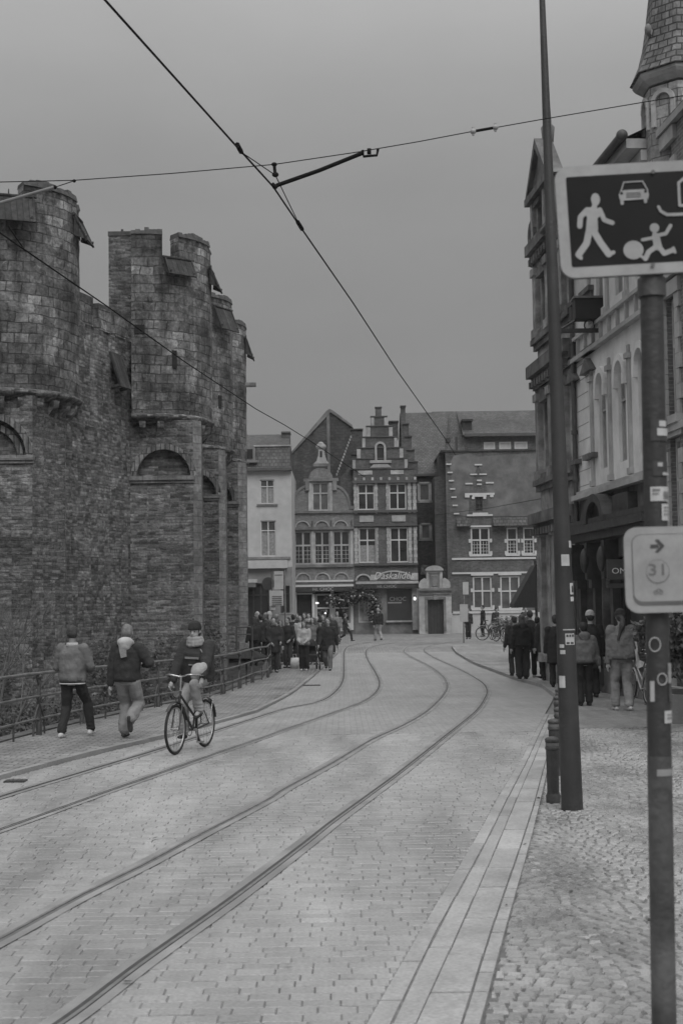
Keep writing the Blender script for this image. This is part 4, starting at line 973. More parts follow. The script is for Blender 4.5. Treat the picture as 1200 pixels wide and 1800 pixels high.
RF.box(mb, g0-.2, g1+.15, 13.4, 13.6, -.9, .24); RF.poly(mb, [(g0-.2, 13.6), (g1+.15, 13.6), ((g0+g1)/2, 14.75)], -.3, .06); RF.poly(mb, [(g0-.3, 13.6), (g0-.12, 13.6), ((g0+g1)/2, 14.72), (g1+.12, 13.6), (g1+.3, 13.6), ((g0+g1)/2, 15.0)], -.3, .2)
for (v, o) in ((4.0, .34), (8.2, .28), (11.75, .22)):
    k = uA
    while k < uB-.2: RF.box(mb, k, k+.13, v-.16, v+.02, 0, o); k += .34
build_split(mb, 'cornice', grime, R1)
mb = MB()
for k in range(4):
    a = uA+.62+k*1.62
    for v in (8.0, 11.55): RF.poly(mb, [(a, v-.45), (a+1.1, v-.45), (a+.55, v-.1)], 0, .15)
    RF.box(mb, a+.1, a+1.0, 9.32, 9.55, 0, .07)
for s_ in (0, 1):
    c0 = g1+.15 if s_ else g0-.1; RF.arch_ring(mb, c0, 12.55, .18, .42, -.3, .1, 0, 12, 0, 2*PI)
build_split(mb, 'ornament', grime, R1)
mb = MB()
for (v0, v1) in ((.3, 4.0), (5.4, 7.85), (9.45, 11.45)):
    for k in range(5):
        a = uA+.12+k*1.62
        if a+.36 > uB: break
        RF.box(mb, a, a+.36, v0, v1, 0, .14); RF.box(mb, a-.05, a+.41, v1-.22, v1, 0, .2); RF.box(mb, a-.05, a+.41, v0, v0+.25, 0, .2)
for a in (g0+.02, g0+1.6, g1-.35): RF.box(mb, a, a+.26, 12.3, 13.38, 0, .12)
build_split(mb, 'pilaster', paleg, R1)
mb = MB()
for o in wins+gwn: RF.box(mb, o[0]-.1, o[1]+.1, o[3], o[3]+.16, 0, .12); RF.box(mb, o[0]-.08, o[1]+.08, o[2]-.12, o[2], 0, .14)
build_split(mb, 'sill', grime, R1)
for o in wins+gwn: RF.window(*o, R1, darkp, glass, .28, 2, (.65,), .05)
for o in gf: RF.window(*o, R1, darkp, black, .3, 2, (.7,), .07, name='shop_window')
mb = MB(); c = RF.p((g0+g1)/2, 14.9, -.2); mb.tube([c, c+V((0,0,.4)), c+V((0,0,.5)), c+V((0,0,1.6))], [.16, .2, .12, .05], 10); mb.build('finial', grime, R1)
mb = MB(); c = RF.p(uA-.25, 9.2, -.3); mb.tube([c, c+V((0,0,2.9))], [.2, .17], 12); mb.ell(c+V((0,0,2.9)), (.19, .19, .12)); mb.build('chimney_pipe', darkp, R1)
rf = MB(); rf.quad(RF.p(uA, 12, -1), RF.p(uB, 12, -1), RF.p(uB, 14.0, -5), RF.p(uA, 14.0, -5)); rf.quad(RF.p(uA, 14.0, -5), RF.p(uB, 14.0, -5), RF.p(uB, 12, -9), RF.p(uA, 12, -9)); rf.build('roof', slate, R1)

# ---- R2 whitewashed house
uC = U(1172); z12 = 11.45; R2 = thing('white_house', 'tall whitewashed facade with arched window recesses above the dark carved shop doorway', 'building', tuple(RF.p(uB, 0)))
ww = []
for px in (1062, 1096, 1132):
    a = U(px-2.5); ww += [(a, a+.62, 5.1, 7.35), (a, a+.62, 8.9, 10.7)]
uS = U(1090)
mb = MB(); RF.wall(mb, uB, uC, 4.55, z12, ww, .2, 0); RF.wall(mb, uB, uC, -.5, 4.55, [(uB+.55, uB+1.75, -.5, 3.25), (uB+2.1, uC-.5, .4, 3.0)], .45, 1); RF.body(mb, uB, uC, -.5, z12, 0, -9, 0); mb.build('wall', [white, grime], R2)
for k, o in enumerate(ww):
    RF.window(*o, R2, whiteS, mat('painted_shutter', .30, .7, .1, 3), .16, 1, (.62,), .05)
    a = MB(); uc = (o[0]+o[1])/2; r_ = (o[1]-o[0])/2
    P = [(o[0], o[3]-r_)]; 
    for s_ in (0, 1):
        pts = [(o[0], o[3]-r_), (o[0], o[3])]+[(uc-r_*math.cos(t*PI/12), o[3]-r_+r_*math.sin(t*PI/12)) for t in range(6, -1, -1)]
        if s_: pts = [(2*uc-x, y) for x, y in pts]
        RF.poly(a, pts, -.2, -.003)
    RF.arch_ring(a, uc, o[3]-r_, r_+.02, r_+.17, -.01, .09, 0, 12); RF.box(a, o[0]-.16, o[0]-.01, o[3]-r_-.25, o[3]-r_, 0, .1); RF.box(a, o[1]+.01, o[1]+.16, o[3]-r_-.25, o[3]-r_, 0, .1)
    a.build('arch_moulding', white, R2, fix=True)
mb = MB()
for k in range(8): v = 5.0+k*.42; pass
for (v, o, hh) in ((4.5, .22, .12), (4.62, .1, .1), (8.0, .16, .1), (8.55, .12, .08), (z12-.2, .6, .2), (z12-.45, .3, .22)): RF.box(mb, uB+.03, uC-.03, v, v+hh, 0, o)
for k in range(9): a = uB+.4+k*.75; RF.box(mb, a, a+.07, 8.1, 8.55, 0, .08)
build_split(mb, 'string_course', whiteS, R2)
mb = MB()
for px in (1047, 1079, 1114):
    a = U(px-1)
    for v0, v1 in ((4.75, 7.3), (8.65, 10.7)):
        RF.box(mb, a, a+.2, v0, v1, 0, .05); RF.box(mb, a-.04, a+.24, v1, v1+.12, 0, .1); RF.box(mb, a-.04, a+.24, v0, v0+.14, 0, .09); RF.box(mb, a+.03, a+.17, v1+.12, v1+.3, 0, .05)
build_split(mb, 'pilaster', whiteS, R2)
mb = MB()
for k in range(9): RF.box(mb, uB+.06, uB+1.5 if k % 2 else uB+1.2, 4.85+k*.38, 4.862+k*.38, 0, .006)
mb.build('joint_lines', mat('joint_shadow', .2, .9, .1), R2, fix=True)
mb = MB(); p = RF.p(uB+.06, 0, .09); mb.tube([V((p.x, p.y, .2)), V((p.x, p.y, 11.6))], .06, 8); 
for v in (2, 5, 6.2, 8.5): mb.tube([V((p.x, p.y, v)), V((p.x, p.y, v+.1))], .085, 8)
mb.build('downpipe', leadm, R2)
mb = MB(); a, b_ = (uB, z12), (uC, z12); mb.quad(RF.p(uB-.2, z12, .65), RF.p(uC, z12, .65), RF.p(uC, z12+2.2, -4), RF.p(uB-.2, z12+2.2, -4)); mb.quad(RF.p(uB-.2, z12+2.2, -4), RF.p(uC, z12+2.2, -4), RF.p(uC, z12, -9), RF.p(uB-.2, z12, -9)); mb.build('roof', tiles, R2)
mb = MB(); p0, p1 = RF.p(uB-.2, z12+.02, .72), RF.p(uC+.1, z12+.02, .72); mb.tube([p0, p1], .09, 8); mb.ell(p1, (.12, .12, .12)); mb.build('gutter', leadm, R2)
# carved dark shop doorway below
mb = MB(); dk = mat('dark_carved_wood', .045, .5, .4, 5, .4, 25)
uc = U(1076); RF.arch_ring(mb, uc, 3.8, .66, .92, 0, .45, 0, 16, ry=.66); RF.box(mb, uB+.3, uC-.1, 3.6, 3.78, 0, .48); RF.box(mb, uB+.36, uC-.16, 3.42, 3.6, 0, .34); RF.box(mb, uB+.25, uC-.2, 3.8, 3.92, 0, .4)
for a in (uB+.35, uB+1.8, uB+3.4, uC-.6):
    RF.box(mb, a, a+.22, 0, 2.3, 0, .16); RF.box(mb, a-.03, a+.25, 2.3, 2.5, 0, .24); RF.poly(mb, [(a+.02, 2.5), (a+.2, 2.5), (a+.22, 3.38), (a, 3.38)], 0, .34); q = RF.p(a+.11, 2.95, .36); mb.ell(q, (.12, .12, .3))
for k in range(6): RF.box(mb, uB+2.1+k*.25, uB+2.13+k*.25, .0, 3.0, -.3, -.22)
RF.arch_ring(mb, uc, 2.7, .5, .58, 0, .05, 0, 14, ry=.5); RF.box(mb, uc+.95, uc+2.2, 3.8, 4.35, -.02, .22)
mb.build('shop_portal', dk, R2, fix=True)
mb = MB(); RF.box(mb, uB+.55, uB+1.75, -.4, 3.25, -.44, -.36); RF.arch_ring(mb, uc, 3.8, .0, .655, 0, .3, 1, 12, ry=.46); mb.build('door', [darkp, black], R2, fix=True)
mb = MB(); RF.box(mb, uB+2.1, uC-.5, .4, 3.0, -.44, -.36); mb.build('shop_window', mat('dim_panelling', .075, .6, .3, 2.5), R2, fix=True)
sgn = MB(); YO = 29.4; pa_, pb_ = at(1067, 1019, YO), at(1075, 983, YO); sgn.box((pa_.x, YO, pa_.z), (facX(YO)+.05, YO+.08, pb_.z)); sg = sgn.build('shop_sign', darkp, R2, fix=True)
t_ = MB(); tx_ = at(1074, 1004, YO); text_mb('OMBER', .17, lambda a, b_: V((tx_.x+a, YO-.006, tx_.z+b_)), t_, align='LEFT', sx=1.15); t_.build('lettering', paint, sg)
sgn = MB(); pa_, pb_ = at(1067, 1034, YO), at(1067, 1026, YO); sgn.box((pa_.x, YO+.02, pa_.z), (facX(YO)+.05, YO+.07, pb_.z)); sgn.build('small_sign', darkp, R2, fix=True)
# projecting sign box high on the wall
PS = thing('hanging_sign', 'dark box sign on an iron bracket high on the whitewashed facade', 'sign', tuple(RF.p(U(1012), 6.0)))
us = U(1008, 560); zs = RF.uv(1010, 580)[1]; fr2 = Frame(RF.p(us, 0, 0), dN, dU)   # u runs out over the street
fr2 = Frame(RF.p(us, 0, 0), dN*-1, dU)
c1 = at(1004, 580, 33.5); xw = at(1062, 560, 33.5).x; 
mb = MB(); y_ = 33.5; xl, xr_ = at(1008, 550, y_).x, at(1060, 550, y_).x; zt, zb = at(1030, 527, y_).z, at(1030, 562, y_).z
mb.box((xl, y_-.2, zb), (xr_, y_+.25, zt), 0); mb.box((xl-.04, y_-.24, zt), (xr_+.03, y_+.29, zt+.05), 1); mb.build('sign_box', [black, stoneM], PS, fix=True)
mb = MB(); za = at(1030, 581, y_).z; mb.box((at(985, 580, y_).x, y_-.03, za-.05), (at(1055, 580, y_).x, y_+.05, za+.05)); mb.tube([V((xr_-.03, y_, zb)), V((xr_-.03, y_, za))], .025, 6); mb.tube([V((at(1035, 570, y_).x+.12*math.cos(k/3), y_, at(1035, 572, y_).z+.14*math.sin(k/3))) for k in range(20)], .02, 5)
mb.tube([V((xl+.05, y_, zb)), V((xl-.3, y_, za+.05))], .03, 6); mb.box((xr_+.02, y_-.05, za-.3), (facX(y_)+.02, y_+.08, za+.9)) if 0 else None
mb.tube([V((xr_, y_, zb+.2)), V((facX(y_)+.05, y_, zb+.2))], .035, 6); mb.build('bracket', darkp, PS, fix=True)

# ---- R3 brick building with white stone windows and the corner turret
uD = U(1172)+.02; uE = uD+9; R3 = thing('brick_building', 'brick building with white stone window frames at the right edge of the photo', 'building', tuple(RF.p(uD, 0)))
ww = []
for k in range(4):
    a = uD+.4+k*2.4; ww += [(a, a+.62, 3.15, 5.2), (a, a+.62, 5.6, 8.0), (a, a+.62, 8.9, 11.0), (a, a+.62, .3, 2.8)]
mb = MB(); RF.wall(mb, uD, uE, -.5, 11.6, ww, .25, 0); RF.body(mb, uD, uE, -.5, 11.6, 0, -8); mb.build('wall', brick('warm_brick', .13, .19, .26, .22, .075, .01, .01, .008, .25, .6), R3)
for o in ww: RF.window(*o, R3, paint, glass, .2, 1, (.6,), .06)
mb = MB()
for o in ww:
    for k in range(int((o[3]-o[2])/.3)): e = .32 if k % 2 else .22; RF.box(mb, o[0]-e, o[0]-.005, o[2]+k*.3, o[2]+k*.3+.29, 0, .05); RF.box(mb, o[1]+.005, o[1]+e, o[2]+k*.3, o[2]+k*.3+.29, 0, .05)
    RF.box(mb, o[0]-.35, o[1]+.35, o[3], o[3]+.28, 0, .08); RF.box(mb, o[0]-.3, o[1]+.3, o[2]-.16, o[2], 0, .16)
for v in (5.3, 8.35, 11.3): RF.box(mb, uD+.03, uE, v, v+.14, 0, .12)
build_split(mb, 'stone_dressing', whiteS, R3)
tw = at(1206, 300, 28.6); TR = thing('stone_turret', 'octagonal pale stone turret with a flared slate spire at the upper right corner', 'turret', (tw.x, tw.y, 0)); z11 = 11.0
def octo(mb, prof, mi=0): mb.lathe(prof, (tw.x, tw.y, 0), 8, mi, PI/8, 2*PI+PI/8, False, 0, True)
pxm = lambda y: at(1206, y, 28.6).z
mb = MB(); octo(mb, [(.86, 9.6), (.86, pxm(165))]); mb.build('shaft', brick('turret_stone', .26, .38, .16, .42, .26, .014, .02, .02, .35, .5, fine=.3), TR)
mb = MB(); octo(mb, [(.86, pxm(160)), (1.0, pxm(152)), (1.06, pxm(146)), (1.06, pxm(141)), (.9, pxm(138))])
for k in range(8):
    a = PI/4*k; e = V((math.cos(a), math.sin(a), 0)); t = V((-e.y, e.x, 0)); fo = Frame(V((tw.x, tw.y, 0))+e*.795, t, e)
    fo.arch_ring(mb, 0, pxm(195), .18, .27, -.02, .06, 0, 10); fo.box(mb, -.27, -.18, pxm(235), pxm(195), -.02, .05); fo.box(mb, .18, .27, pxm(235), pxm(195), -.02, .05)
mb.build('blind_arcade', stoneL, TR, fix=True)
sp = MB(); octo(sp, [(1.12, pxm(140)), (1.07, pxm(133)), (.93, pxm(108)), (.84, pxm(80)), (.78, pxm(50)), (.70, pxm(0)), (.36, pxm(-220)), (.03, pxm(-440))]); sp.build('spire', brick('spire_slate', .13, .22, .05, .26, .16, .02, .02, .03, .3, .6, fine=.3), TR)
mb = MB()
for (px, py) in ((1138, 52), (1196, 36), (1160, -60)):
    p = at(px, py, 28.2); mb.ell(p, (.07, .09, .12)); mb.tube([p+V((.04, .05, -.1)), p+V((.1, .1, .02))], .05, 6)
build_split(mb, 'crocket', stoneM, TR, False)
# black awning on the far side of the guild house
AW = thing('awning', 'black folded awning hanging in front of the far brick house, left of the guild house', 'awning', (at(930, 1060, 52).x, 52, 0))
mb = MB(); P = [at(941, 992, 52), at(903, 1062, 50.5), at(903, 1068, 50.5), at(943, 1068, 52), at(943, 992, 52)]; mb.prism(P, (0.25, 3.5, 0)); mb.build('canopy', mat('black_canvas', .014, .9, .3, 8), AW, fix=True)
mb = MB(); p = at(942, 1068, 52.6); mb.tube([V((p.x, p.y, zg(p.y))), V((p.x, p.y, at(942, 985, 52.6).z))], .05, 8); mb.build('mast', darkp, AW)
# ================================================================ people
QUEUE = []
FT = bpy.data.textures.new('folds', 'CLOUDS'); FT.noise_scale = .16; FT.noise_depth = 1
def soft(o, vox, it=4):
    m = o.modifiers.new('r', 'REMESH'); m.mode = 'VOXEL'; m.voxel_size = vox; m.use_smooth_shade = True
    s = o.modifiers.new('s', 'SMOOTH'); s.factor = .5; s.iterations = it
    if o.name.split('.')[0] in ('jacket', 'trousers', 'cloth', 'bag', 'hair'):
        d = o.modifiers.new('d', 'DISPLACE'); d.texture = FT; d.texture_coords = 'LOCAL'; d.strength = .042 if o.name.startswith('jacket') else .035; d.mid_level = .5
    QUEUE.append((o, None)); return o
def flush():
    dg = bpy.context.evaluated_depsgraph_get()
    for i, (o, post) in enumerate(QUEUE):
        me = bpy.data.meshes.new_from_object(o.evaluated_get(dg)); QUEUE[i] = (o, post, me)
    for o, post, me in QUEUE:
        o.modifiers.clear(); me.name = o.data.name; mats = [m for m in o.data.materials]; o.data = me
        if not me.materials:
            for m in mats: me.materials.append(m)
        if post:      # fingers and eyes that the voxel grid would swallow
            b = bmesh.new(); b.from_mesh(me); t = bpy.data.meshes.new('t'); t.from_pydata(post.v, [], post.f)
            t.polygons.foreach_set('material_index', post.m); t.polygons.foreach_set('use_smooth', post.s)
            b.from_mesh(t); b.to_mesh(me); b.free(); bpy.data.meshes.remove(t)
            if len(me.materials) < 2: me.materials.append(eyeM)
    QUEUE.clear()
def skin(g): return mat('skin_%d' % int(g*100), g, .6, .08, 20, .1, 80)
def cloth(g): return mat('cloth_%d' % int(round(g*1000)), g, .9, .22, 7, .6, 22, dirt=.15, dscale=3)
eyeM = mat('eye', .01, .2, .1)
def ik(a, t, l1, l2, pole):
    d = t-a; L_ = min(d.length, (l1+l2)*.998); dn = d.normalized(); x = (l1*l1-l2*l2+L_*L_)/(2*L_); h = math.sqrt(max(0, l1*l1-x*x))
    p = V(pole); p = p-dn*p.dot(dn); p.normalize(); return a+dn*x+p*h, a+dn*L_
def hand(raw, post, w_, d, palm, s, curl=.5, side=1, mi=0):
    """palm plus four unequal jointed fingers and a thumb from the side of the palm"""
    d = V(d).normalized(); palm = V(palm); palm = (palm-d*palm.dot(d)).normalized(); ac = d.cross(palm)*side
    raw.cone(w_, .026*s, w_+d*.075*s, .034*s, 10)
    M_ = Matrix((ac, d, palm)).transposed(); raw.ell(w_+d*.05*s, (.042*s, .055*s, .02*s), M_)
    for k, (o, ln) in enumerate(((-.03, .068), (-.01, .078), (.011, .073), (.03, .056))):
        b = w_+d*.088*s+ac*o*s; pts = [b-d*.02*s]; dd = d.copy(); a = curl*.55
        for j, f in enumerate((.45, .32, .23)):
            pts.append(pts[-1]+dd*(ln*f*s+(.02*s if j == 0 else 0))); dd = (dd*math.cos(a)+palm*math.sin(a)).normalized(); palm2 = palm
        post.tube(pts, [.0095*s, .0092*s, .0085*s, .006*s], 7)
    tb = w_+d*.03*s-ac*.032*s; td = (d*.75-ac*.55+palm*.35).normalized()
    post.tube([tb, tb+td*.035*s, tb+td*.035*s+(td+palm*.5).normalized()*.032*s], [.012*s, .011*s, .007*s], 7)

def person(label, x, y, yaw, H=1.72, gz=None, top=.05, leg=.03, shoe=.03, sk=.30, hair=.04, hstyle='short', hat=None, coat=.0, wide=1.0, legw=1.0,
           pelvis=None, ank=None, hnd=None, lean=.0, head_pitch=0.0, vox=.02, group='people on the street', stride=0.0, curl=.5, hood=None, scarf=None, seat=False, toe=(0, 0), pack=None, build=1.0, elb=None):
    s = H/1.75; root = thing('person', label, 'person', (0, 0, 0), 0, group)
    pel = V(pelvis) if pelvis else V((0, 0, (.93-.05*abs(stride)**2*3)*s))
    if ank is None: ank = [(-.09*s, stride*.42*s, (.08+(.09 if stride < 0 else 0)*0)*s), (.09*s, -stride*.42*s, .08*s+(.07*abs(stride)))]
    ank = [V(a) for a in ank]
    up = V((0, math.sin(lean), math.cos(lean))); fw = V((0, math.cos(lean), -math.sin(lean))); xx = V((1, 0, 0))
    neck = pel+up*.52*s; sh = [neck-up*.05*s+xx*k*.175*s for k in (-1, 1)]; hip = [pel+xx*k*.09*s for k in (-1, 1)]
    if hnd is None:
        sw = stride*.28; hx = .26+.10*max(0, build*wide-1); hnd = [(-hx*s, -sw*s+.03, .80*s), (hx*s, sw*s+.03, .80*s)]
    hnd = [V(a) for a in hnd]
    hu = (up*math.cos(head_pitch)+V((0, 1, 0))*math.sin(head_pitch)).normalized(); hf = hu.cross(xx)*-1
    if hf.y < 0: hf = -hf
    hc = neck+up*.08*s+hu*.10*s+hf*.015*s
    HM = Matrix((xx, hf, hu)).transposed()
    raw = MB(); post = MB()
    # body: one surface
    raw.loft([(pel-up*.09*s, xx*.11*s, fw*.09*s), (pel, xx*.155*s, fw*.105*s), (pel+up*.12*s, xx*.14*s, fw*.095*s), (pel+up*.3*s, xx*.155*s, fw*.11*s), (pel+up*.44*s, xx*.15*s, fw*.095*s), (neck, xx*.07*s, fw*.06*s)], 16)
    raw.cone(neck-up*.05*s, .062*s, neck+up*.09*s, .054*s); raw.cone(sh[0], .055*s, sh[1], .055*s)
    raw.ell(hc+hu*.025*s, (.077*s, .097*s, .098*s), HM); raw.ell(hc-hu*.045*s+hf*.03*s, (.058*s, .066*s, .062*s), HM)
    raw.cone(hc-hu*.005*s+hf*.093*s, .009*s, hc-hu*.03*s+hf*.112*s, .014*s, 8)
    raw.ell(hc-hu*.062*s+hf*.088*s, (.024*s, .012*s, .01*s), HM); raw.ell(hc-hu*.1*s+hf*.07*s, (.02*s, .02*s, .016*s), HM)
    for k in (-1, 1):
        raw.ell(hc-hu*.01*s+xx*k*.078*s-hf*.005*s, (.012*s, .02*s, .032*s), HM)
        post.ell(hc+hu*.006*s+xx*k*.031*s+hf*.0915*s, (.0115*s, .006*s, .007*s), HM, 8, 5, 1)
    knees = []; kpts = []
    for k in (0, 1):
        kn, an = ik(hip[k], ank[k], .43*s, .43*s, (.06*(k*2-1), 1, .15 if seat else 0)); knees.append(kn); kpts.append(an)
        raw.cone(hip[k], .085*s, kn, .055*s); raw.cone(kn, .056*s, an, .038*s); raw.cone(an, .038*s, an+V((0, .1*s, -.045*s)), .03*s)
    el = []
    for k in (0, 1):
        pole = elb[k] if elb else ((k*2-1)*.6, -1, -.3)
        e_, w_ = ik(sh[k], hnd[k], .30*s, .26*s, pole); el.append((e_, w_))
        raw.cone(sh[k], .05*s, e_, .04*s); raw.cone(e_, .04*s, w_, .027*s)
        hd = (w_-e_).normalized(); hand(raw, post, w_, hd, xx*(-(k*2-1)), s, curl, 1 if k else -1)
    o = raw.build('body', [skin(sk), eyeM], root); soft(o, min(vox, .016), 2); QUEUE[-1] = (o, post)
    # trousers
    t = MB(); q = .012*s
    t.loft([(pel+up*.07*s, xx*(.165*build)*s, fw*.125*s), (pel-up*.0*s, xx*(.175*build)*s, fw*.13*s), (pel-up*.08*s, xx*.165*s, fw*.12*s)], 16)
    for k in (0, 1):
        t.cone(hip[k]-up*.01*s, (.095+.01*legw)*s, knees[k], (.062+.018*legw)*s); t.cone(knees[k], (.062+.018*legw)*s, kpts[k]+V((0, 0, .03*s)), (.044+.030*legw)*s)
        for j in range(3):   # folds above the shoe
            z_ = kpts[k].lerp(knees[k], .05+.12*j); t.ell(z_, ((.052+.03*legw)*s,)*2+(.022*s,))
    soft(t.build('trousers', cloth(leg), root), vox, 3)
    # jacket
    j = MB(); hem = .06 if coat == 0 else coat; B_ = 1+(build*wide-1)*.42; wide = 1+(wide-1)*.6
    secs = [(neck+up*.035*s, xx*.072*s, fw*.07*s), (neck-up*.015*s, xx*.115*s, fw*.09*s), (neck-up*.05*s, xx*.16*s, fw*.11*s), (neck-up*.12*s, xx*.192*B_*s, fw*.128*B_*s), (pel+up*.26*s, xx*.195*B_*s, fw*.135*B_*s), (pel+up*.1*s, xx*.185*B_*s, fw*.14*B_*s)]
    if coat == 0: secs += [(pel+up*.03*s, xx*.19*B_*s, fw*.145*B_*s), (pel-up*.03*s, xx*.175*B_*s, fw*.135*B_*s)]
    else: secs += [(pel-up*.02*s, xx*.195*B_*s, fw*.15*B_*s), (pel-V((0, 0, coat*.6*s)), xx*.205*B_*s, fw*.165*B_*s), (pel-V((0, 0, coat*s)), xx*.21*B_*s, fw*.17*B_*s)]
    j.loft(secs[::-1], 18)
    for k in (0, 1):
        e_, w_ = el[k]; j.cone(sh[k], .082*wide*s, e_, .062*wide*s); j.cone(e_, .064*wide*s, e_.lerp(w_, .92), .044*wide*s)
        for f in (.25, .6): j.ell(sh[k].lerp(e_, f), (.075*wide*s,)*3); 
        j.ell(e_.lerp(w_, .45), (.058*wide*s,)*3)
    if hood: pass
    jk = soft(j.build('jacket', cloth(top), root), vox, 3)
    if coat == 0 and not seat:
        wv = MB(); wv.loft([(pel+up*.035*s, xx*.188*B_*s, fw*.143*B_*s), (pel-up*.035*s, xx*.176*B_*s, fw*.137*B_*s)], 18); wv.build('waistband', cloth(top*.55), jk)
    # shoes
    for k in (0, 1):
        an = kpts[k]; tp = toe[k]; f = V((0, math.cos(tp), math.sin(tp))); u_ = V((0, -math.sin(tp), math.cos(tp))); sm_ = MB()
        b = an-u_*.045*s
        sm_.loft([(b-f*.085*s-u_*.0, xx*.022*s, u_*.02*s), (b-f*.06*s, xx*.036*s, u_*.035*s), (b+f*.02*s, xx*.04*s, u_*.038*s), (b+f*.1*s-u_*.006*s, xx*.046*s, u_*.03*s), (b+f*.155*s-u_*.012*s, xx*.036*s, u_*.022*s), (b+f*.18*s-u_*.015*s, xx*.014*s, u_*.012*s)], 12)
        sm_.cone(b-f*.02*s, .04*s, an+V((0, 0, .03*s)), .045*s, 10)
        so_ = sm_.build('shoe', cloth(shoe), root); soft(so_, min(vox, .014), 2)
    # hair / hat
    hm = MB()
    if hstyle != 'none':
        hm.ell(hc+hu*.038*s-hf*.012*s, (.086*s, .104*s, .099*s), HM); hm.ell(hc+hu*.0*s-hf*.035*s, (.082*s, .078*s, .085*s), HM)
        if hstyle == 'long': hm.loft([(hc+hu*.03*s-hf*.03*s, xx*.092*s, hf*.08*s), (hc-hu*.08*s-hf*.04*s, xx*.098*s, hf*.075*s), (hc-hu*.17*s-hf*.055*s, xx*.105*s, hf*.06*s), (hc-hu*.27*s-hf*.075*s, xx*.07*s, hf*.035*s)], 14)
        if hstyle == 'pony': hm.tube([hc-hf*.08*s+hu*.0*s, hc-hf*.15*s-hu*.07*s, hc-hf*.20*s-hu*.17*s-xx*.04*s, hc-hf*.215*s-hu*.40*s-xx*.12*s], [.045*s, .05*s, .05*s, .025*s], 8)
        # keep the face clear
        ho = hm.build('hair', mat('hair_%d' % int(hair*1000), hair, .6, .4, 12, .8, 60), root)
        for v in ho.data.vertices:
            q = v.co-hc; f_ = q.dot(hf); u_ = q.dot(hu)
            if f_ > .045*s and u_ < .055*s: v.co -= hf*(f_-.045*s)
        soft(ho, min(vox, .014), 1)
    if hat is not None:
        ht = MB(); ht.loft([(hc+hu*.03*s, xx*.092*s, hf*.108*s), (hc+hu*.075*s, xx*.096*s, hf*.11*s), (hc+hu*.125*s, xx*.078*s, hf*.09*s), (hc+hu*.155*s, xx*.03*s, hf*.035*s)], 16); ht.loft([(hc+hu*.02*s, xx*.096*s, hf*.112*s), (hc+hu*.06*s, xx*.1*s, hf*.114*s)], 16)
        soft(ht.build('hat', cloth(hat), root), .014, 2)
    if hood is not None:
        hd_ = MB(); c = neck-fw*.07*s+up*.03*s; hd_.ell(c, (.13*s, .085*s, .085*s)); hd_.ell(c-up*.05*s-fw*.02*s, (.1*s, .06*s, .09*s)); hd_.loft([(neck+up*.0*s, xx*.125*s, fw*.105*s), (neck+up*.06*s, xx*.1*s, fw*.095*s)], 16)
        soft(hd_.build('hood', cloth(hood), root), min(vox, .018), 3)
    if scarf is not None:
        sc = MB()
        for q_, (zz, rr) in enumerate(((-.01, .135), (.035, .125), (.075, .11))):
            for a in range(12): t_ = a/12*2*PI; sc.ell(neck+up*(zz+random.uniform(-.008, .008))*s+xx*math.cos(t_)*rr*s*.75+fw*(math.sin(t_)*rr*s*.62+.02*s), (.045*s, .045*s, .035*s), None, 8, 6)
        soft(sc.build('scarf', cloth(scarf), root), min(vox, .016), 2)
    if pack is not None:
        pk = MB(); c = neck-up*.24*s-fw*.2*B_*s; pk.loft([(c-up*.19*s, xx*.12*s, fw*.06*s), (c-up*.1*s, xx*.145*s, fw*.09*s), (c+up*.1*s, xx*.135*s, fw*.08*s), (c+up*.19*s, xx*.08*s, fw*.04*s)], 14)
        pk.loft([(c-up*.15*s-fw*.07*s, xx*.09*s, fw*.04*s), (c+up*.0*s-fw*.08*s, xx*.09*s, fw*.03*s)], 12)
        po = thing('backpack', pack[1], 'backpack'); ob = pk.build('bag', cloth(pack[0]), po); soft(ob, .02, 3)
        st = MB()
        for k in (-1, 1): st.tube([c+up*.19*s+xx*k*.06*s, neck-up*.01*s+xx*k*.1*s, neck-up*.12*s+xx*k*.11*s+fw*.15*s, neck-up*.3*s+xx*k*.14*s+fw*.12*s, c-up*.15*s+xx*k*.12*s], .016*s, 6)
        st.build('strap', cloth(.02), po)
        place(po, (x, y, zg(y) if gz is None else gz), yaw)
    place(root, (x, y, (zg(y) if gz is None else gz)), yaw)
    return root
def pat(px, py, dz): p = gp(px, py, dz); return p.x, p.y, zg(p.y)+dz

# --- the two walkers on the left pavement (walking away)
fy = -math.atan(.19)
x, y, z = pat(128, 1296, .05)
person('person walking away in a mid grey jacket, pale collar, black trousers and white trainers', x, y, fy, 1.80, z, top=.155, leg=.022, shoe=.6, sk=.22, hair=.035, vox=.012,
       pelvis=(0, 0, .90), ank=[(-.12, -.16, .09), (.2, .26, .10)], toe=(0, 0), hnd=[(-.16, .28, 1.05), (.18, .28, 1.04)], wide=1.2, build=1.08, legw=.75, group='two people walking along the railing', head_pitch=.12, elb=[(-.75, -1, -.5), (.75, -1, -.5)])
W1o = [o for o in bpy.data.objects if o.name.startswith('person')][-1]
m = MB(); s_ = 1.8/1.75; nk = V((0, 0, .90+.52*s_)); m.loft([(nk-V((0, 0, .035)), V((.115, 0, 0)), V((0, .09, 0))), (nk+V((0, -.005, .045)), V((.085, 0, 0)), V((0, .082, 0)))], 18); c_ = m.build('collar', cloth(.42), None); c_.parent = W1o
m = MB(); m.loft([(V((0, 0, .83)), V((.21, 0, 0)), V((0, .155, 0))), (V((0, 0, .85)), V((.212, 0, 0)), V((0, .156, 0)))], 18); c_ = m.build('shirt_hem', cloth(.5), None); c_.parent = W1o
x, y, z = pat(224, 1298, .05)
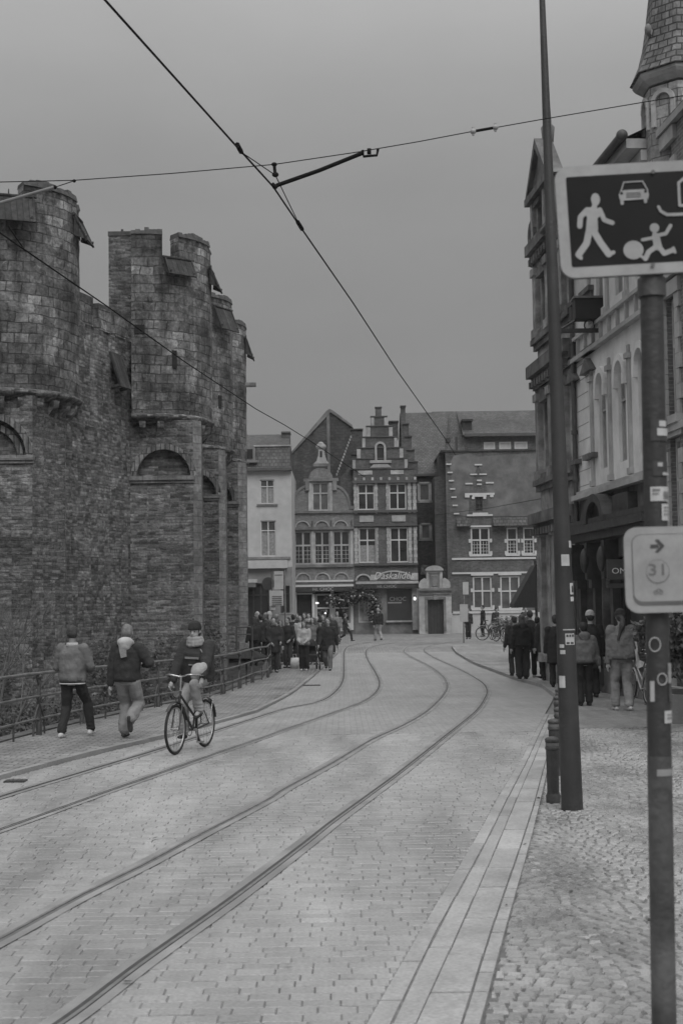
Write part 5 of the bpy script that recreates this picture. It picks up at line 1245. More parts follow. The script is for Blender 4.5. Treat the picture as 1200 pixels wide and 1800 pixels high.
person('person walking away in a dark bomber jacket with a pale hood and baggy light trousers', x, y, fy, 1.80, z, top=.028, leg=.24, shoe=.05, sk=.3, hair=.16, vox=.012,
       pelvis=(0, 0, .91), ank=[(-.10, .16, .09), (.11, -.16, .30)], toe=(0, -1.2), hnd=[(-.27, -.02, .76), (.20, .22, 1.12)], wide=1.18, build=1.05, legw=1.5, hood=.42, group='two people walking along the railing', head_pitch=.22, elb=[(-1, -1, 0), (1, -.8, -.4)])
W2o = [o for o in bpy.data.objects if o.name.startswith('person')][-1]
m = MB(); m.prism([V((-.07, -.165, 1.40)), V((.05, -.165, 1.40)), V((.06, -.18, 1.26)), (-.03, -.18, 1.24)], (0, -.012, 0)); c_ = m.build('back_print', cloth(.22), None, fix=True); c_.parent = W2o

# --- the crowd on the left pavement
GL = 'crowd standing and walking beside the railing'
def crowd(px, py, hd, yawdeg, label, dz=.05, **k):
    g = gp(px, py, dz); H = (py-hd)*g.y/F
    k.setdefault('vox', .024); k.setdefault('group', GL)
    return person(label, g.x, g.y, R(yawdeg), max(1.5, min(1.9, H)), zg(g.y)+dz, **k)
crowd(577, 1178, 1083, 175, 'person striding forward in dark coat and light trousers at the crowd front', dz=0, top=.022, leg=.14, shoe=.02, coat=.22, stride=.7, wide=1.25, hair=.05)
crowd(535, 1179, 1092, 170, 'person in a pale jumper and black trousers with both hands held together at the waist', top=.36, leg=.014, shoe=.4, hair=.07, hstyle='long', hnd=[(-.1, .28, .98), (.1, .28, .98)], wide=1.25, legw=1.3)
crowd(507, 1174, 1086, 150, 'person in a black jacket and jeans standing left of the pale jumper', top=.024, leg=.05, shoe=.03, hair=.02, hnd=[(-.2, .2, 1.0), (.22, .05, .82)])
crowd(481, 1182, 1086, 200, 'tall person in a dark hooded coat standing nearest the railing end', top=.022, leg=.03, shoe=.1, hair=.02, coat=.3, wide=1.3, hood=.03, hnd=[(-.18, .25, 1.02), (.15, .26, 1.0)])
crowd(494, 1168, 1090, 160, 'person in a long grey coat between two darkly dressed people', top=.11, leg=.05, shoe=.05, hair=.1, coat=.5, hstyle='long')
crowd(459, 1163, 1081, 20, 'person in a dark coat at the left end of the crowd beside the castle', top=.02, leg=.02, hair=.02, wide=1.2, coat=.2)
crowd(468, 1158, 1078, 100, 'fair haired person in a dark jacket at the left of the crowd', top=.04, leg=.03, hair=.3)
crowd(487, 1157, 1080, 90, 'bald person in a grey jacket in the middle of the crowd', top=.09, leg=.05, hstyle='none')
crowd(516, 1158, 1081, 30, 'person with black hair and a black coat standing in front of the shop doorway', top=.015, leg=.02, hair=.015, coat=.25)
crowd(528, 1160, 1083, 185, 'person in a white top half hidden behind the pale jumper', top=.4, leg=.05, hair=.05)
crowd(543, 1158, 1079, 180, 'person with a pale scarf and curly dark hair behind the crowd', top=.05, leg=.03, hair=.04, hstyle='long', scarf=.35)
crowd(557, 1163, 1084, 190, 'person in a dark puffy jacket and light trousers behind the man in the open coat', top=.02, leg=.3, shoe=.4, wide=1.3, hair=.2)
crowd(563, 1168, 1090, 175, 'person with a flat black cap and black coat beside the man in the open coat', top=.014, leg=.016, hat=.012, coat=.3)
extra = [(447, 1170, 1086, 30, 'person in a black anorak leaning by the last railing posts', .016, .02, .03), (453, 1152, 1076, 120, 'person with pale hair and charcoal jacket close to the castle corner', .045, .03, .35), (475, 1160, 1075, 60, 'person with white woollen hat behind the two dark coats', .06, .03, .3),
  (500, 1152, 1077, 200, 'person in a brownish grey coat right of the tram stop plates', .09, .03, .05), (523, 1150, 1079, 180, 'short dark figure in front of the shop doorway', .02, .02, .02), (536, 1154, 1078, 160, 'person with white face covering in a dark coat before the shop window', .03, .03, .04),
  (550, 1168, 1086, 170, 'person in a striped grey jumper beside the pushchair', .14, .04, .06), (568, 1158, 1082, 190, 'person in a black raincoat behind the striding person', .015, .02, .05), (583, 1150, 1080, 185, 'slim person in dark clothes at the right rear of the crowd', .03, .05, .12), (488, 1176, 1092, 140, 'person in dark jacket and mid grey trousers between coat and railing', .02, .07, .03)]
for (a_, b_, c_, d_, l_, t_, g_, h_) in extra: crowd(a_, b_, c_, d_, l_, top=t_, leg=g_, hair=h_, wide=random.uniform(1.15, 1.4), build=random.uniform(1.0, 1.3), coat=random.choice((0, .2, .35)), hat=(.45 if 'woollen' in l_ else None), hstyle=random.choice(('short', 'long')), vox=.028)
crowd(593, 1128+4, 1076, 185, 'small distant person in pale clothes just right of the crowd', dz=0, top=.2, leg=.1, hair=.2, vox=.03)
crowd(607, 1127, 1075, 260, 'distant person striding in a dark coat past the shop window', dz=0, top=.035, leg=.03, stride=.9, hair=.08, coat=.2, vox=.03, group='people crossing the square')
crowd(665, 1126, 1068, 20, 'distant person in a black jacket and light trousers walking away past the shop front', dz=0, top=.012, leg=.3, shoe=.05, hair=.25, stride=.5, wide=1.35, vox=.03, group='people crossing the square')
crowd(823, 1123, 1070, 160, 'distant person in dark clothes behind the tram stop board', dz=0, top=.03, leg=.02, hair=.1, vox=.03, group='people crossing the square')
crowd(849, 1119, 1064, 100, 'distant person in a long black coat left of the parked bicycles', dz=0, top=.014, leg=.014, hair=.012, coat=.5, vox=.03, group='people crossing the square')
crowd(869, 1120, 1068, 220, 'distant person in a dark jacket leaning over the parked bicycles', dz=.0, top=.03, leg=.03, hair=.02, lean=.25, wide=1.2, vox=.03, group='people crossing the square')
crowd(924, 1120, 1067, 180, 'distant person standing under the black awning by the bicycles', dz=.0, top=.05, leg=.04, hair=.05, wide=1.2, vox=.03, group='people crossing the square')

# --- group on the right pavement
GR = 'people walking away along the right pavement'
def rt(px, py, hd, yawdeg, label, **k):
    g = gp(px, py, .09); H = (py-hd)*g.y/F; k.setdefault('group', GR); k.setdefault('vox', .018)
    return person(label, g.x, g.y, R(yawdeg), max(1.45, min(1.92, H)), zg(g.y)+padR(g.y), **k)
rt(919, 1194, 1082, 8, 'long haired person in a black jacket leftmost of the group by the kerb', top=.014, leg=.022, shoe=.02, hair=.06, hstyle='long', wide=1.35, build=1.15, legw=1.5, hood=.03)
rt(946, 1191, 1084, 3, 'person wearing a dark backpack in the group left of the tall pole', top=.018, leg=.014, shoe=.3, hair=.015, wide=1.2, stride=.35, pack=(.024, 'dark backpack on the back of the person left of the tall pole'))
rt(933, 1180, 1072, 5, 'dark haired person whose head shows above the group left of the tall pole', top=.03, leg=.02, hair=.03)
rt(978, 1208, 1083, 350, 'person in a dark coat half hidden behind the left side of the tall pole', top=.02, leg=.02, shoe=.015, hair=.03, coat=.35, wide=1.2)
rt(1028, 1240, 1095, 4, 'person in a grey hooded padded jacket and dark trousers beside the tall pole', top=.13, leg=.02, shoe=.02, hair=.015, hood=.13, wide=1.3, build=1.35, legw=1.1, vox=.014)
rt(1040, 1226, 1076, 5, 'taller person in a dark coat and pale woolly hat behind the grey padded jacket', top=.016, leg=.02, hair=.02, hat=.4, coat=.35, wide=1.2, vox=.014)
g1_ = rt(905, 1188, 1084, 12, 'person in a pale sided dark anorak at the outer left edge of the kerb group', top=.03, leg=.03, hair=.03, wide=1.3, build=1.2)
rt(962, 1196, 1078, 2, 'person in a charcoal coat between the backpack wearer and the tall pole', top=.024, leg=.016, hair=.02, wide=1.3, build=1.15, coat=.3)
wm = rt(1094, 1246, 1068, 6, 'person in a grey jacket, dark beanie, long ponytail, light trousers and white shoes', top=.15, leg=.26, shoe=.55, hair=.03, hstyle='pony', hat=.018, wide=1.35, build=1.45, legw=1.15, vox=.012, stride=.25, hnd=[(-.27, .03, .83), (.32, .16, .98)])

# --- the cyclist
# ================================================================ bicycles
rubberM = mat('tyre_rubber', .018, .8, .3, 20); chrome = mat('chrome', .45, .25, .2, 10, metal=.9); rimM = mat('alloy_rim', .42, .35, .15, 10, metal=.6)
def bicycle(label, frame_m, group=None, detail=True, basket=False):
    """forward is +Y, wheels touch z=0, centred between the hubs"""
    b = thing('bicycle', label, 'bicycle', (0, 0, 0), 0, group); r = .345; F_ = V((0, .54, r)); Rr = V((0, -.52, r)); bb = V((0, -.07, .29))
    for c in (F_, Rr):
        w_ = MB(); n = 40 if detail else 24
        for rad, tube_r, mi in ((r-.018, .019, 0), (r-.048, .011, 1)):
            P = [c+V((0, rad*math.cos(2*PI*k/n), rad*math.sin(2*PI*k/n))) for k in range(n+1)]; w_.tube(P, tube_r, 7 if detail else 5, mi, caps=False)
        ty = MB(); ty.v, ty.f, ty.m, ty.s = w_.v, w_.f, w_.m, w_.s
        wh = ty.build('wheel', [rubberM, rimM], b)
        sp = MB(); sp.tube([c-V((.05, 0, 0)), c+V((.05, 0, 0))], .022, 8)
        for k in range(18 if detail else 10): a = 2*PI*k/(18 if detail else 10); sp.tube([c+V((.025*(-1)**k, .02*math.cos(a+.6), .02*math.sin(a+.6))), c+V((0, (r-.05)*math.cos(a), (r-.05)*math.sin(a)))], .0022, 4, caps=False)
        sp.build('spokes', chrome, wh)
    hd0, hd1 = V((0, .36, .86)), V((0, .40, .70)); st = V((0, -.24, .80)); sd_ = V((0, -.29, .96))
    f = MB(); f.tube([bb, hd1], .019, 8); f.tube([V((0, -.12, .48)), hd0-V((0, -.01, .05))], .017, 8); f.tube([bb, st], .016, 8); f.tube([hd0, hd1], .021, 8)
    for k in (-1, 1): f.tube([bb+V((k*.03, 0, 0)), Rr+V((k*.06, 0, 0))], .011, 6); f.tube([st, Rr+V((k*.06, 0, 0))], .009, 6); f.tube([hd1, hd1+V((k*.05, .01, -.02)), hd1+V((k*.055, .05, -.12)), F_+V((k*.055, 0, 0))], .012, 6)
    f.build('frame', frame_m, b)
    h = MB(); h.tube([hd0, hd0+V((0, -.03, .2))], .014, 8); c = hd0+V((0, -.03, .2))
    h.tube(smooth_line([c+V((-.27, -.2, -.0)), c+V((-.26, -.07, .02)), c+V((-.14, .05, .03)), c, c+V((.14, .05, .03)), c+V((.26, -.07, .02)), c+V((.27, -.2, 0))], 6), .012, 7)
    hb = h.build('handlebar', chrome, b)
    g_ = MB()
    for k in (-1, 1): g_.tube([c+V((k*.27, -.21, 0)), c+V((k*.262, -.09, .018))], .018, 8)
    g_.build('grip', rubberM, hb)
    s_ = MB(); s_.tube([st, sd_], .012, 8); s_.loft([(sd_+V((0, -.12, .02)), V((.09, 0, 0)), V((0, 0, .03))), (sd_+V((0, -.02, .03)), V((.085, 0, 0)), V((0, 0, .03))), (sd_+V((0, .1, .03)), V((.03, 0, 0)), V((0, 0, .022))), (sd_+V((0, .15, .02)), V((.015, 0, 0)), V((0, 0, .012)))], 12); s_.build('saddle', mat('saddle_leather', .02, .5, .3), b)
    m = MB()
    for c, a0, a1 in ((F_, .25*PI, .98*PI-.2), (Rr, .1*PI, .95*PI)):
        P = [c+V((0, (r+.03)*math.cos(a0+(a1-a0)*k/14), (r+.03)*math.sin(a0+(a1-a0)*k/14))) for k in range(15)]
        for k in range(14):
            for dx in (0,): m.quad(P[k]+V((-.026, 0, 0)), P[k]+V((.026, 0, 0)), P[k+1]+V((.026, 0, 0)), P[k+1]+V((-.026, 0, 0)))
            m.quad(P[k]+V((-.026, 0, .002)), P[k+1]+V((-.026, 0, .002)), P[k+1]+V((.026, 0, .002)), P[k]+V((.026, 0, .002)))
    build_split(m, 'mudguard', frame_m, b, False)
    k_ = MB(); k_.tube([bb-V((.06, 0, 0)), bb+V((.06, 0, 0))], .02, 8); n = 20; k_.tube([bb+V((.05, .09*math.cos(2*PI*i/n), .09*math.sin(2*PI*i/n))) for i in range(n+1)], .008, 5, caps=False)
    k_.tube([bb+V((.06, 0, 0)), bb+V((.07, -.02, .17))], .01, 6); k_.tube([bb-V((.06, 0, 0)), bb+V((-.07, .02, -.17))], .01, 6)
    for sx, dz, dy in ((.12, .17, -.02), (-.12, -.17, .02)): c = bb+V((sx, dy, dz)); k_.box(tuple(c-V((.05, .03, .01))), tuple(c+V((.05, .03, .01))))
    k_.build('crank', chrome, b)
    l_ = MB(); c = hd0+V((0, .09, -.03)); l_.lathe([(.01, 0), (.04, .02), (.045, .05)], (0, 0, 0), 10); l_.v = [tuple(c+V((p[0], p[2], p[1]))) for p in l_.v]; l_.build('lamp', chrome, b)
    q = MB(); q.tube([Rr+V((-.05, 0, .4)), V((-.05, -.2, .76))], .006, 5); q.tube([Rr+V((.05, 0, .4)), V((.05, -.2, .76))], .006, 5)
    for kx in (-.06, 0, .06): q.tube([V((kx, -.26, .74)), V((kx, -.78, .74))], .006, 5)
    for kk in (-1, 1): q.tube([V((kk*.06, -.7, .74)), Rr+V((kk*.06, -.02, 0))], .006, 5)
    q.build('luggage_rack', chrome, b)
    if basket:
        c = MB(); 
        for z_ in (.80, .87, .94, 1.0): c.tube([V((sx*.17, .56+sy*.13, z_)) for sx, sy in ((-1,-1),(1,-1),(1,1),(-1,1),(-1,-1))], .006, 5)
        for a in range(16): t = a/16*4; i = int(t); u = t-i; cs = ((-1,-1),(1,-1),(1,1),(-1,1),(-1,-1)); sx = cs[i][0]*(1-u)+cs[i+1][0]*u; sy = cs[i][1]*(1-u)+cs[i+1][1]*u; c.tube([V((sx*.17, .56+sy*.13, .8)), V((sx*.17, .56+sy*.13, 1.0))], .004, 4)
        c.build('basket', mat('wire_basket', .05, .5, .3), b)
    return b
fr_d = mat('dark_bike_paint', .03, .35, .3, 6); fr_l = mat('pale_bike_paint', .35, .35, .2, 6)
pf, pr = gp(313, 1326), gp(358, 1315); hdg = (pf-pr); hdg.z = 0; mid = (pf+pr)/2; yawb = math.atan2(-hdg.x, hdg.y)
yawb = math.pi-.30
bk = bicycle('dark city bicycle ridden towards the camera across the tram lane', fr_d)
place(bk, (mid.x, mid.y, zg(mid.y)+.006), yawb)
cy = person('person riding the bicycle in a dark hoodie, thick pale scarf, dark cap and light trousers', mid.x, mid.y, yawb, 1.74, zg(mid.y), top=.032, leg=.30, shoe=.02, sk=.33, hair=.03, hat=.025, vox=.011,
            pelvis=(0, -.27, 1.0), lean=.12, ank=[(-.12, -.02, .56), (.11, .0, .25)], hnd=[(-.24, .16, 1.0), (.27, .10, .92)], toe=(-.15, .1), seat=True, legw=.85, wide=1.5, build=1.25, scarf=.30, group=None, curl=1.5, head_pitch=.0, elb=[(-1, -.6, -.3), (1, -.5, -.6)])
cy2 = [o for o in bpy.data.objects if o.get('label', '').startswith('person riding')][0]
if 'group' in cy2: del cy2['group']
m = MB(); text_mb('HOODIE', .001, lambda a, b: V((a, b, 0)), m) if 0 else None
m = MB(); m.prism([V((-.11, -.06, 1.29)), V((.10, -.06, 1.30)), V((.10, -.06, 1.33)), V((-.11, -.06, 1.32))], (0, .012, 0)); m.prism([V((-.05, -.07, 1.20)), V((.05, -.07, 1.205)), V((.05, -.07, 1.225)), V((-.05, -.07, 1.22))], (0, .012, 0)); c_ = m.build('chest_print', cloth(.2), None, fix=True); c_.parent = cy2; c_.location = (0, .015, 0)
bg_ = thing('bag', 'small pale cloth bag held against the cyclist at the elbow', 'bag', (0, 0, 0)); m = MB(); m.ell((-.16, .09, 1.13), (.11, .09, .12)); m.ell((-.23, .07, 1.18), (.06, .06, .08)); m.ell((-.12, .1, 1.06), (.07, .06, .07)); ob = m.build('cloth', cloth(.36), bg_); soft(ob, .014, 3)
m = MB(); m.tube(smooth_line([V((-.17, .05, 1.2)), V((-.2, -.03, 1.33)), V((-.12, -.08, 1.43))], 5), .012, 6); m.build('strap', cloth(.2), bg_); place(bg_, (mid.x, mid.y, zg(mid.y)), yawb)

GB = 'bicycles parked in a row on the square'
b0 = bicycle('parked bicycle at the left end of the far row with a pale wheel rim', fr_d, GB, False, True)
spots = [(866, 1128, 250), (874, 1130, 205), (884, 1131, 215), (893, 1133, 200), (902, 1136, 190), (911, 1139, 200), (880, 1121, 230), (891, 1122, 240), (901, 1123, 225), (914, 1126, 235)]
LB = ['parked bicycle at the left end of the far row with a pale wheel rim', 'parked bicycle second from the left in the far row', 'parked bicycle third from the left in the front of the far row', 'parked bicycle fourth from the left in the front of the far row', 'parked bicycle fifth from the left in the far row', 'parked bicycle nearest the walking group in the far row', 'leftmost bicycle of the rear line of the far row', 'second bicycle of the rear line of the far row', 'third bicycle of the rear line of the far row', 'rightmost bicycle of the rear line of the far row']
for i, (a, b_, yw) in enumerate(spots):
    o = b0 if i == 0 else copy_tree(b0, LB[i]); g_ = gp(a, b_, .0); place(o, (g_.x, g_.y, zg(g_.y)+(.09 if a > 860 else 0)), R(yw)); o.rotation_euler.x = R(random.uniform(-4, 4)); o.rotation_euler.y = R(random.uniform(-9, 9))
n1 = bicycle('silver bicycle leaning near the plants, right of the person with the ponytail', fr_l, 'bicycles by the right wall', True, True)
g_ = gp(1128, 1238, .09); place(n1, (g_.x, g_.y+.3, zg(g_.y)+padR(g_.y)), R(8)); n1.rotation_euler.y = R(5)
n2 = copy_tree(n1, 'silver bicycle partly hidden behind the near sign post'); g_ = gp(1152, 1246, .09); place(n2, (g_.x, g_.y+.2, zg(g_.y)+padR(g_.y)), R(-6)); n2.rotation_euler.y = R(-4)
# suitcase and tote
def box_r(mb, a, b, e=.02): 
    mb.box(a, b)
sc_ = thing('suitcase', 'dark upright suitcase on wheels between the people right of the tall pole', 'suitcase'); m = MB(); m.loft([(V((0, 0, z_)), V((w_, 0, 0)), V((0, d_, 0))) for z_, w_, d_ in ((.05, .14, .09), (.09, .2, .13), (.5, .2, .13), (.56, .15, .09))], 16); soft(m.build('shell', cloth(.03), sc_), .02, 2)
m = MB()
for sx in (-.14, .14): m.tube([V((sx-.02, 0, .03)), V((sx+.02, 0, .03))], .03, 8)
m.build('wheels', rubberM, sc_); m = MB(); m.tube([V((-.09, 0, .55)), V((-.09, 0, .95)), V((.09, 0, .95)), V((.09, 0, .55))], .01, 6); m.build('handle', chrome, sc_); g_ = gp(1066, 1211, .09); place(sc_, (g_.x, g_.y, zg(g_.y)+padR(g_.y)), .2)
tb = thing('tote_bag', 'pale tote bag on the arm of the person with the ponytail', 'bag'); m = MB(); m.prism([V((.20, -.16, 1.36)), V((.24, -.16, 1.36)), V((.28, -.15, 1.12)), V((.25, -.16, 1.12))], (0, -.012, 0)); m.prism([V((.20, -.17, 1.16)), V((.24, -.17, 1.17)), V((.30, -.12, .96)), V((.40, -.10, .92)), V((.36, -.14, .84)), V((.24, -.17, .80))], (0, -.04, 0)); m.build('canvas', cloth(.5), tb, fix=True); place(tb, tuple(wm.location), wm.rotation_euler.z)
g_ = gp(577, 1178); ww_ = None
# pushchair in the crowd
pc = thing('pushchair', 'dark folding pushchair standing beside the pale jumper in the crowd', 'pushchair'); m = MB()
for sx in (-.22, .22): m.tube([V((sx, -.45, 1.0)), V((sx, -.1, .55)), V((sx, .35, .14))], .014, 6); m.tube([V((sx, .1, .6)), V((sx, -.3, .14))], .014, 6)
m.tube([V((-.22, -.45, 1.0)), V((.22, -.45, 1.0))], .018, 6); m.build('frame', chrome, pc)
m = MB(); m.prism([V((-.2, -.2, .4)), V((-.2, .2, .38)), V((-.2, .2, .5)), V((-.2, -.1, .55)), V((-.2, -.28, .95)), V((-.2, -.36, .92))], (.4, 0, 0)); m.lathe([(.26, 0), (.24, .1), (.15, .2), (.02, .25)], (0, -.18, .82), 14, 0, 0, PI); m.build('seat', cloth(.02), pc, fix=True)
for sx in (-.24, .24):
    for sy in (.36, -.3):
        m = MB(); n = 14; m.tube([V((sx, sy+.11*math.cos(2*PI*k/n), .12+.11*math.sin(2*PI*k/n))) for k in range(n+1)], .018, 6, caps=False); m.tube([V((sx-.02, sy, .12)), V((sx+.02, sy, .12))], .03, 8); m.build('wheel', rubberM, pc)
g_ = gp(547, 1177, .05); place(pc, (g_.x, g_.y, zg(g_.y)+.05), R(190))
bx_ = thing('carrier_bag', 'white carrier bag standing on the pavement left of the pale jumper', 'bag'); m = MB(); m.loft([(V((0, 0, 0)), V((.15, 0, 0)), V((0, .09, 0))), (V((0, 0, .2)), V((.16, 0, 0)), V((0, .1, 0))), (V((.01, 0, .38)), V((.14, 0, 0)), V((0, .04, 0)))], 12); m.build('bag', cloth(.5), bx_); m = MB(); m.tube([V((-.06, 0, .37)), V((-.05, 0, .5)), V((.05, 0, .5)), V((.06, 0, .37))], .008, 5); m.build('handle', cloth(.5), bx_); g_ = gp(518, 1175, .05); place(bx_, (g_.x, g_.y, zg(g_.y)+.05))

# ================================================================ tall pole, bollards, signs
poleM = mat('painted_steel_pole', .042, .55, .22, 3, .25, 40, dirt=.25, dscale=1.4)
stk = mat('sticker_paper', .45, .6, .15, 12); stkd = mat('sticker_print', .05, .6, .3, 25)
YP = 13.9; pb = gp(1005, 1424); pb.z = zg(pb.y)
ptop = at(950, -60, YP); tp = thing('tram_wire_pole', 'tall dark tapered steel pole leaning slightly left with torn stickers, standing behind the nearest bollard', 'pole', tuple(pb))
def pole_pt(z): t = (z-pb.z)/(ptop.z-pb.z); return pb.lerp(ptop, t)+V((0, 0, 0))
m = MB(); n = 16; top_z = 9.6
def prad(z): return .107-(.107-.034)*z/7.6
m.tube([pole_pt(pb.z-.05+z) for z in [i*(top_z+.05)/n for i in range(n+1)]], [max(.02, prad(i*top_z/n)) for i in range(n+1)], 24); m.build('shaft', poleM, tp)
m = MB(); m.tube([pole_pt(top_z), pole_pt(top_z+.06)], [.05, .02], 12); m.build('cap', poleM, tp)
def patch_on(parent, axis_pt, rad, z0, z1, a0, a1, m_, name='sticker', grow=.003):
    mb = MB(); k = 8
    for i in range(k):
        t0 = a0+(a1-a0)*i/k; t1 = a0+(a1-a0)*(i+1)/k; P = []
        for (z, t) in ((z0, t0), (z0, t1), (z1, t1), (z1, t0)): c = axis_pt(z); r_ = rad(z)+grow; P.append(V((c.x+r_*math.cos(t), c.y+r_*math.sin(t), z)))
        mb.quad(*P)
    return mb.build(name, m_, parent)
def pst(px0, px1, py0, py1, m_=stk, par=None, grow=.003, name='sticker'):
    z0, z1 = at(1000, py1, pb.y).z, at(1000, py0, pb.y).z; zc = (z0+z1)/2; c = pole_pt(zc); r_ = prad(zc)
    def ang(px): xx = at(px, (py0+py1)/2, pb.y).x-c.x; return -PI/2+math.asin(max(-.98, min(.98, xx/r_)))
    return patch_on(par or tp, pole_pt, prad, z0, z1, ang(px0), ang(px1), m_, name, grow)
for q in ((996, 1007, 951, 963), (983, 997, 975, 995), (999, 1012, 1049, 1057)): pst(*q)
s1 = pst(998, 1012, 1025, 1045); s2 = pst(990, 1006, 1113, 1133); s3 = pst(981, 990, 1187, 1208); pst(981, 988, 1132, 1138); pst(982, 990, 1142, 1149)
pst(986, 1008, 1105.5, 1107.5)
for (a, b_, c, d) in ((1001, 1004, 1030, 1041), (1005, 1009, 1032, 1034), (1005, 1010, 1037, 1040)): pst(a, b_, c, d, stkd, s1, .005, 'print')
for (a, b_, c, d) in ((991.5, 995, 1115, 1119), (996.5, 999.5, 1115, 1119), (1001, 1004.5, 1115, 1119), (992, 997, 1128, 1131.5), (999, 1004, 1128, 1131.5)): pst(a, b_, c, d, stkd, s2, .005, 'print')

bolM = mat('cast_iron_bollard', .06, .5, .25, 9, .3, 60, dirt=.3, dscale=3)
def bollard(label):
    r_ = thing('bollard', label, 'bollard', (0, 0, 0), 0, 'fluted iron bollards along the kerb'); m = MB()
    m.lathe([(.072, 0), (.074, .07), (.064, .085), (.064, .10)], (0, 0, 0), 28)
    seg = 48; prof = []
    for z_ in (.10, .52):
        prof.append([V(((.060 if z_ < .3 else .064)*(1-.045*(k % 2))*math.cos(2*PI*k/seg), (.060 if z_ < .3 else .064)*(1-.045*(k % 2))*math.sin(2*PI*k/seg), z_)) for k in range(seg)])
    m.add(prof[0]+prof[1], [(k, (k+1) % seg, seg+(k+1) % seg, seg+k) for k in range(seg)])
    m.lathe([(.062, .52), (.072, .53), (.072, .55), (.066, .56), (.066, .60), (.072, .605), (.072, .63), (.06, .645), (.03, .655), (.001, .658)], (0, 0, 0), 28); m.build('post', bolM, r_)
    m = MB(); m.lathe([(.0675, .565), (.0675, .595)], (0, 0, 0), 28, caps=False); m.build('reflective_band', mat('band', .12, .4, .2), r_); return r_
bo = bollard('fluted iron bollard directly left of the tall pole, nearest the camera')
BL = [(972, 1412, None), (975, 1365, 'second fluted bollard, its top showing above the nearest one'), (984, 1334, 'third bollard, mostly hidden behind the tall pole'), (982, 1303, 'small fourth bollard beyond the tall pole near the kerb bend'), (984, 1282, 'farthest pale topped bollard at the kerb bend')]
for px, py, lab in BL:
    o = bo if lab is None else copy_tree(bo, lab); g_ = gp(px, py); place(o, (g_.x, g_.y, zg(g_.y)+.01), 0)

# sign post in front
ys_ = 4.55; sg = thing('traffic_sign', 'large dark pictogram sign and small route 31 sign on one scratched post', 'traffic sign', (at(1166, 1800, ys_).x, ys_, 0))
bot, topp = at(1167, 1850, ys_), at(1144, 480, ys_)
def sp_pt(z): t = (z-bot.z)/(topp.z-bot.z); return bot.lerp(topp, t)
sr = .0375; spM = mat('scuffed_steel', .10, .5, .25, 4, .3, 30, dirt=.4, dscale=4)
m = MB(); p0 = sp_pt(0); m.tube([sp_pt(0), sp_pt(1.72), sp_pt(3.45)], sr, 28, 0); m.build('post', poleM, sg)
m = MB(); m.tube([sp_pt(0.0), sp_pt(1.55)], sr+.0012, 28, 0, caps=False); m.build('lower_sleeve', spM, sg)
def spst(px0, px1, py0, py1, m_=stk, par=None, grow=.003, name='sticker'):
    z0, z1 = at(1160, py1, ys_).z, at(1160, py0, ys_).z; c = sp_pt((z0+z1)/2)
    def ang(px): xx = at(px, (py0+py1)/2, ys_).x-c.x; return -PI/2+math.asin(max(-.99, min(.99, xx/sr)))
    return patch_on(par or sg, sp_pt, lambda z: sr, z0, z1, ang(px0), ang(px1), m_, name, grow)
a_ = spst(1139, 1169, 738, 777, stkd); spst(1152, 1164, 742, 752, stk, a_, .005, 'print'); spst(1149, 1167, 755, 768, stk, a_, .005, 'print')
a_ = spst(1143, 1168, 812, 838, stkd); spst(1150, 1158, 815, 822, stk, a_, .005, 'print'); spst(1158, 1171, 832, 837, stk, a_, .005, 'print')
spst(1139, 1172, 857, 882); spst(1157, 1173, 887, 916); spst(1162, 1180, 1248, 1270); spst(1140, 1146, 1196, 1232); spst(1150, 1178, 1350, 1362, mat('tape', .3, .6, .2, 9)); spst(1168, 1180, 1165, 1200, mat('torn_paper', .34, .7, .4, 30))
spst(1170, 1180, 1200, 1232, spM)
def ringp(px, py, r_px, par):
    c = at(px, py, ys_-sr-.006); m = MB(); rr = r_px*ys_/F; n = 18; m.tube([c+V((rr*math.cos(2*PI*k/n)*.8, 0, rr*math.sin(2*PI*k/n))) for k in range(n+1)], .002, 4, caps=False); return m.build('sticker', stk, par)
for (x0, x1, y0, y1) in ((1142, 1154, 861, 864), (1142, 1152, 868, 870), (1160, 1169, 865, 878), (1160, 1170, 892, 894), (1160, 1170, 898, 900), (1160, 1170, 904, 906), (1166, 1177, 1254, 1256), (1166, 1177, 1260, 1262)): spst(x0, x1, y0, y1, mat('sticker_faded', .22, .6, .4, 40), sg, .0055, 'print')
ringp(1150, 1133, 12, sg); ringp(1163, 1194, 10, sg)
# panels are tilted slightly with the post
def panel_frame(px, py, Y, tilt=0.0, yaw=0.0):
    c = at(px, py, Y); ux = V((math.cos(yaw)*math.cos(tilt), math.sin(yaw), math.sin(tilt))).normalized(); n_ = V((math.sin(yaw), -math.cos(yaw), 0)).normalized(); vz = n_.cross(ux); vz = vz if vz.z > 0 else -vz
    class P_: pass
    f = P_(); f.c = c; f.u = ux; f.n = n_; f.v = vz; f.p = lambda a, b, w=0: c+ux*a+vz*b+n_*w; return f
def rrect(w_, h_, r_, seg=6):
    pts = []
    for cx, cy_, a0 in ((w_/2-r_, h_/2-r_, 0), (-w_/2+r_, h_/2-r_, PI/2), (-w_/2+r_, -h_/2+r_, PI), (w_/2-r_, -h_/2+r_, 1.5*PI)):
        for k in range(seg+1): t = a0+PI/2*k/seg; pts.append((cx+r_*math.cos(t), cy_+r_*math.sin(t)))
    return pts
signW = mat('sign_white', .37, .45, .08, 2, .05, 60, dirt=.22, dscale=5); signB = mat('sign_blue', .014, .6, .25, 3, spec=.2, dirt=.2, dscale=4); signBack = mat('sign_back', .12, .5, .2, 4)
Ysg = ys_-.06; K = Ysg/F
pw, ph = .60, 202*K
pf_ = panel_frame(977+pw/K/2, 386-12*.3, Ysg, .043, 0.0); 
SX = lambda px, py: ((at(px, py, Ysg)-pf_.c).dot(pf_.u), (at(px, py, Ysg)-pf_.c).dot(pf_.v))
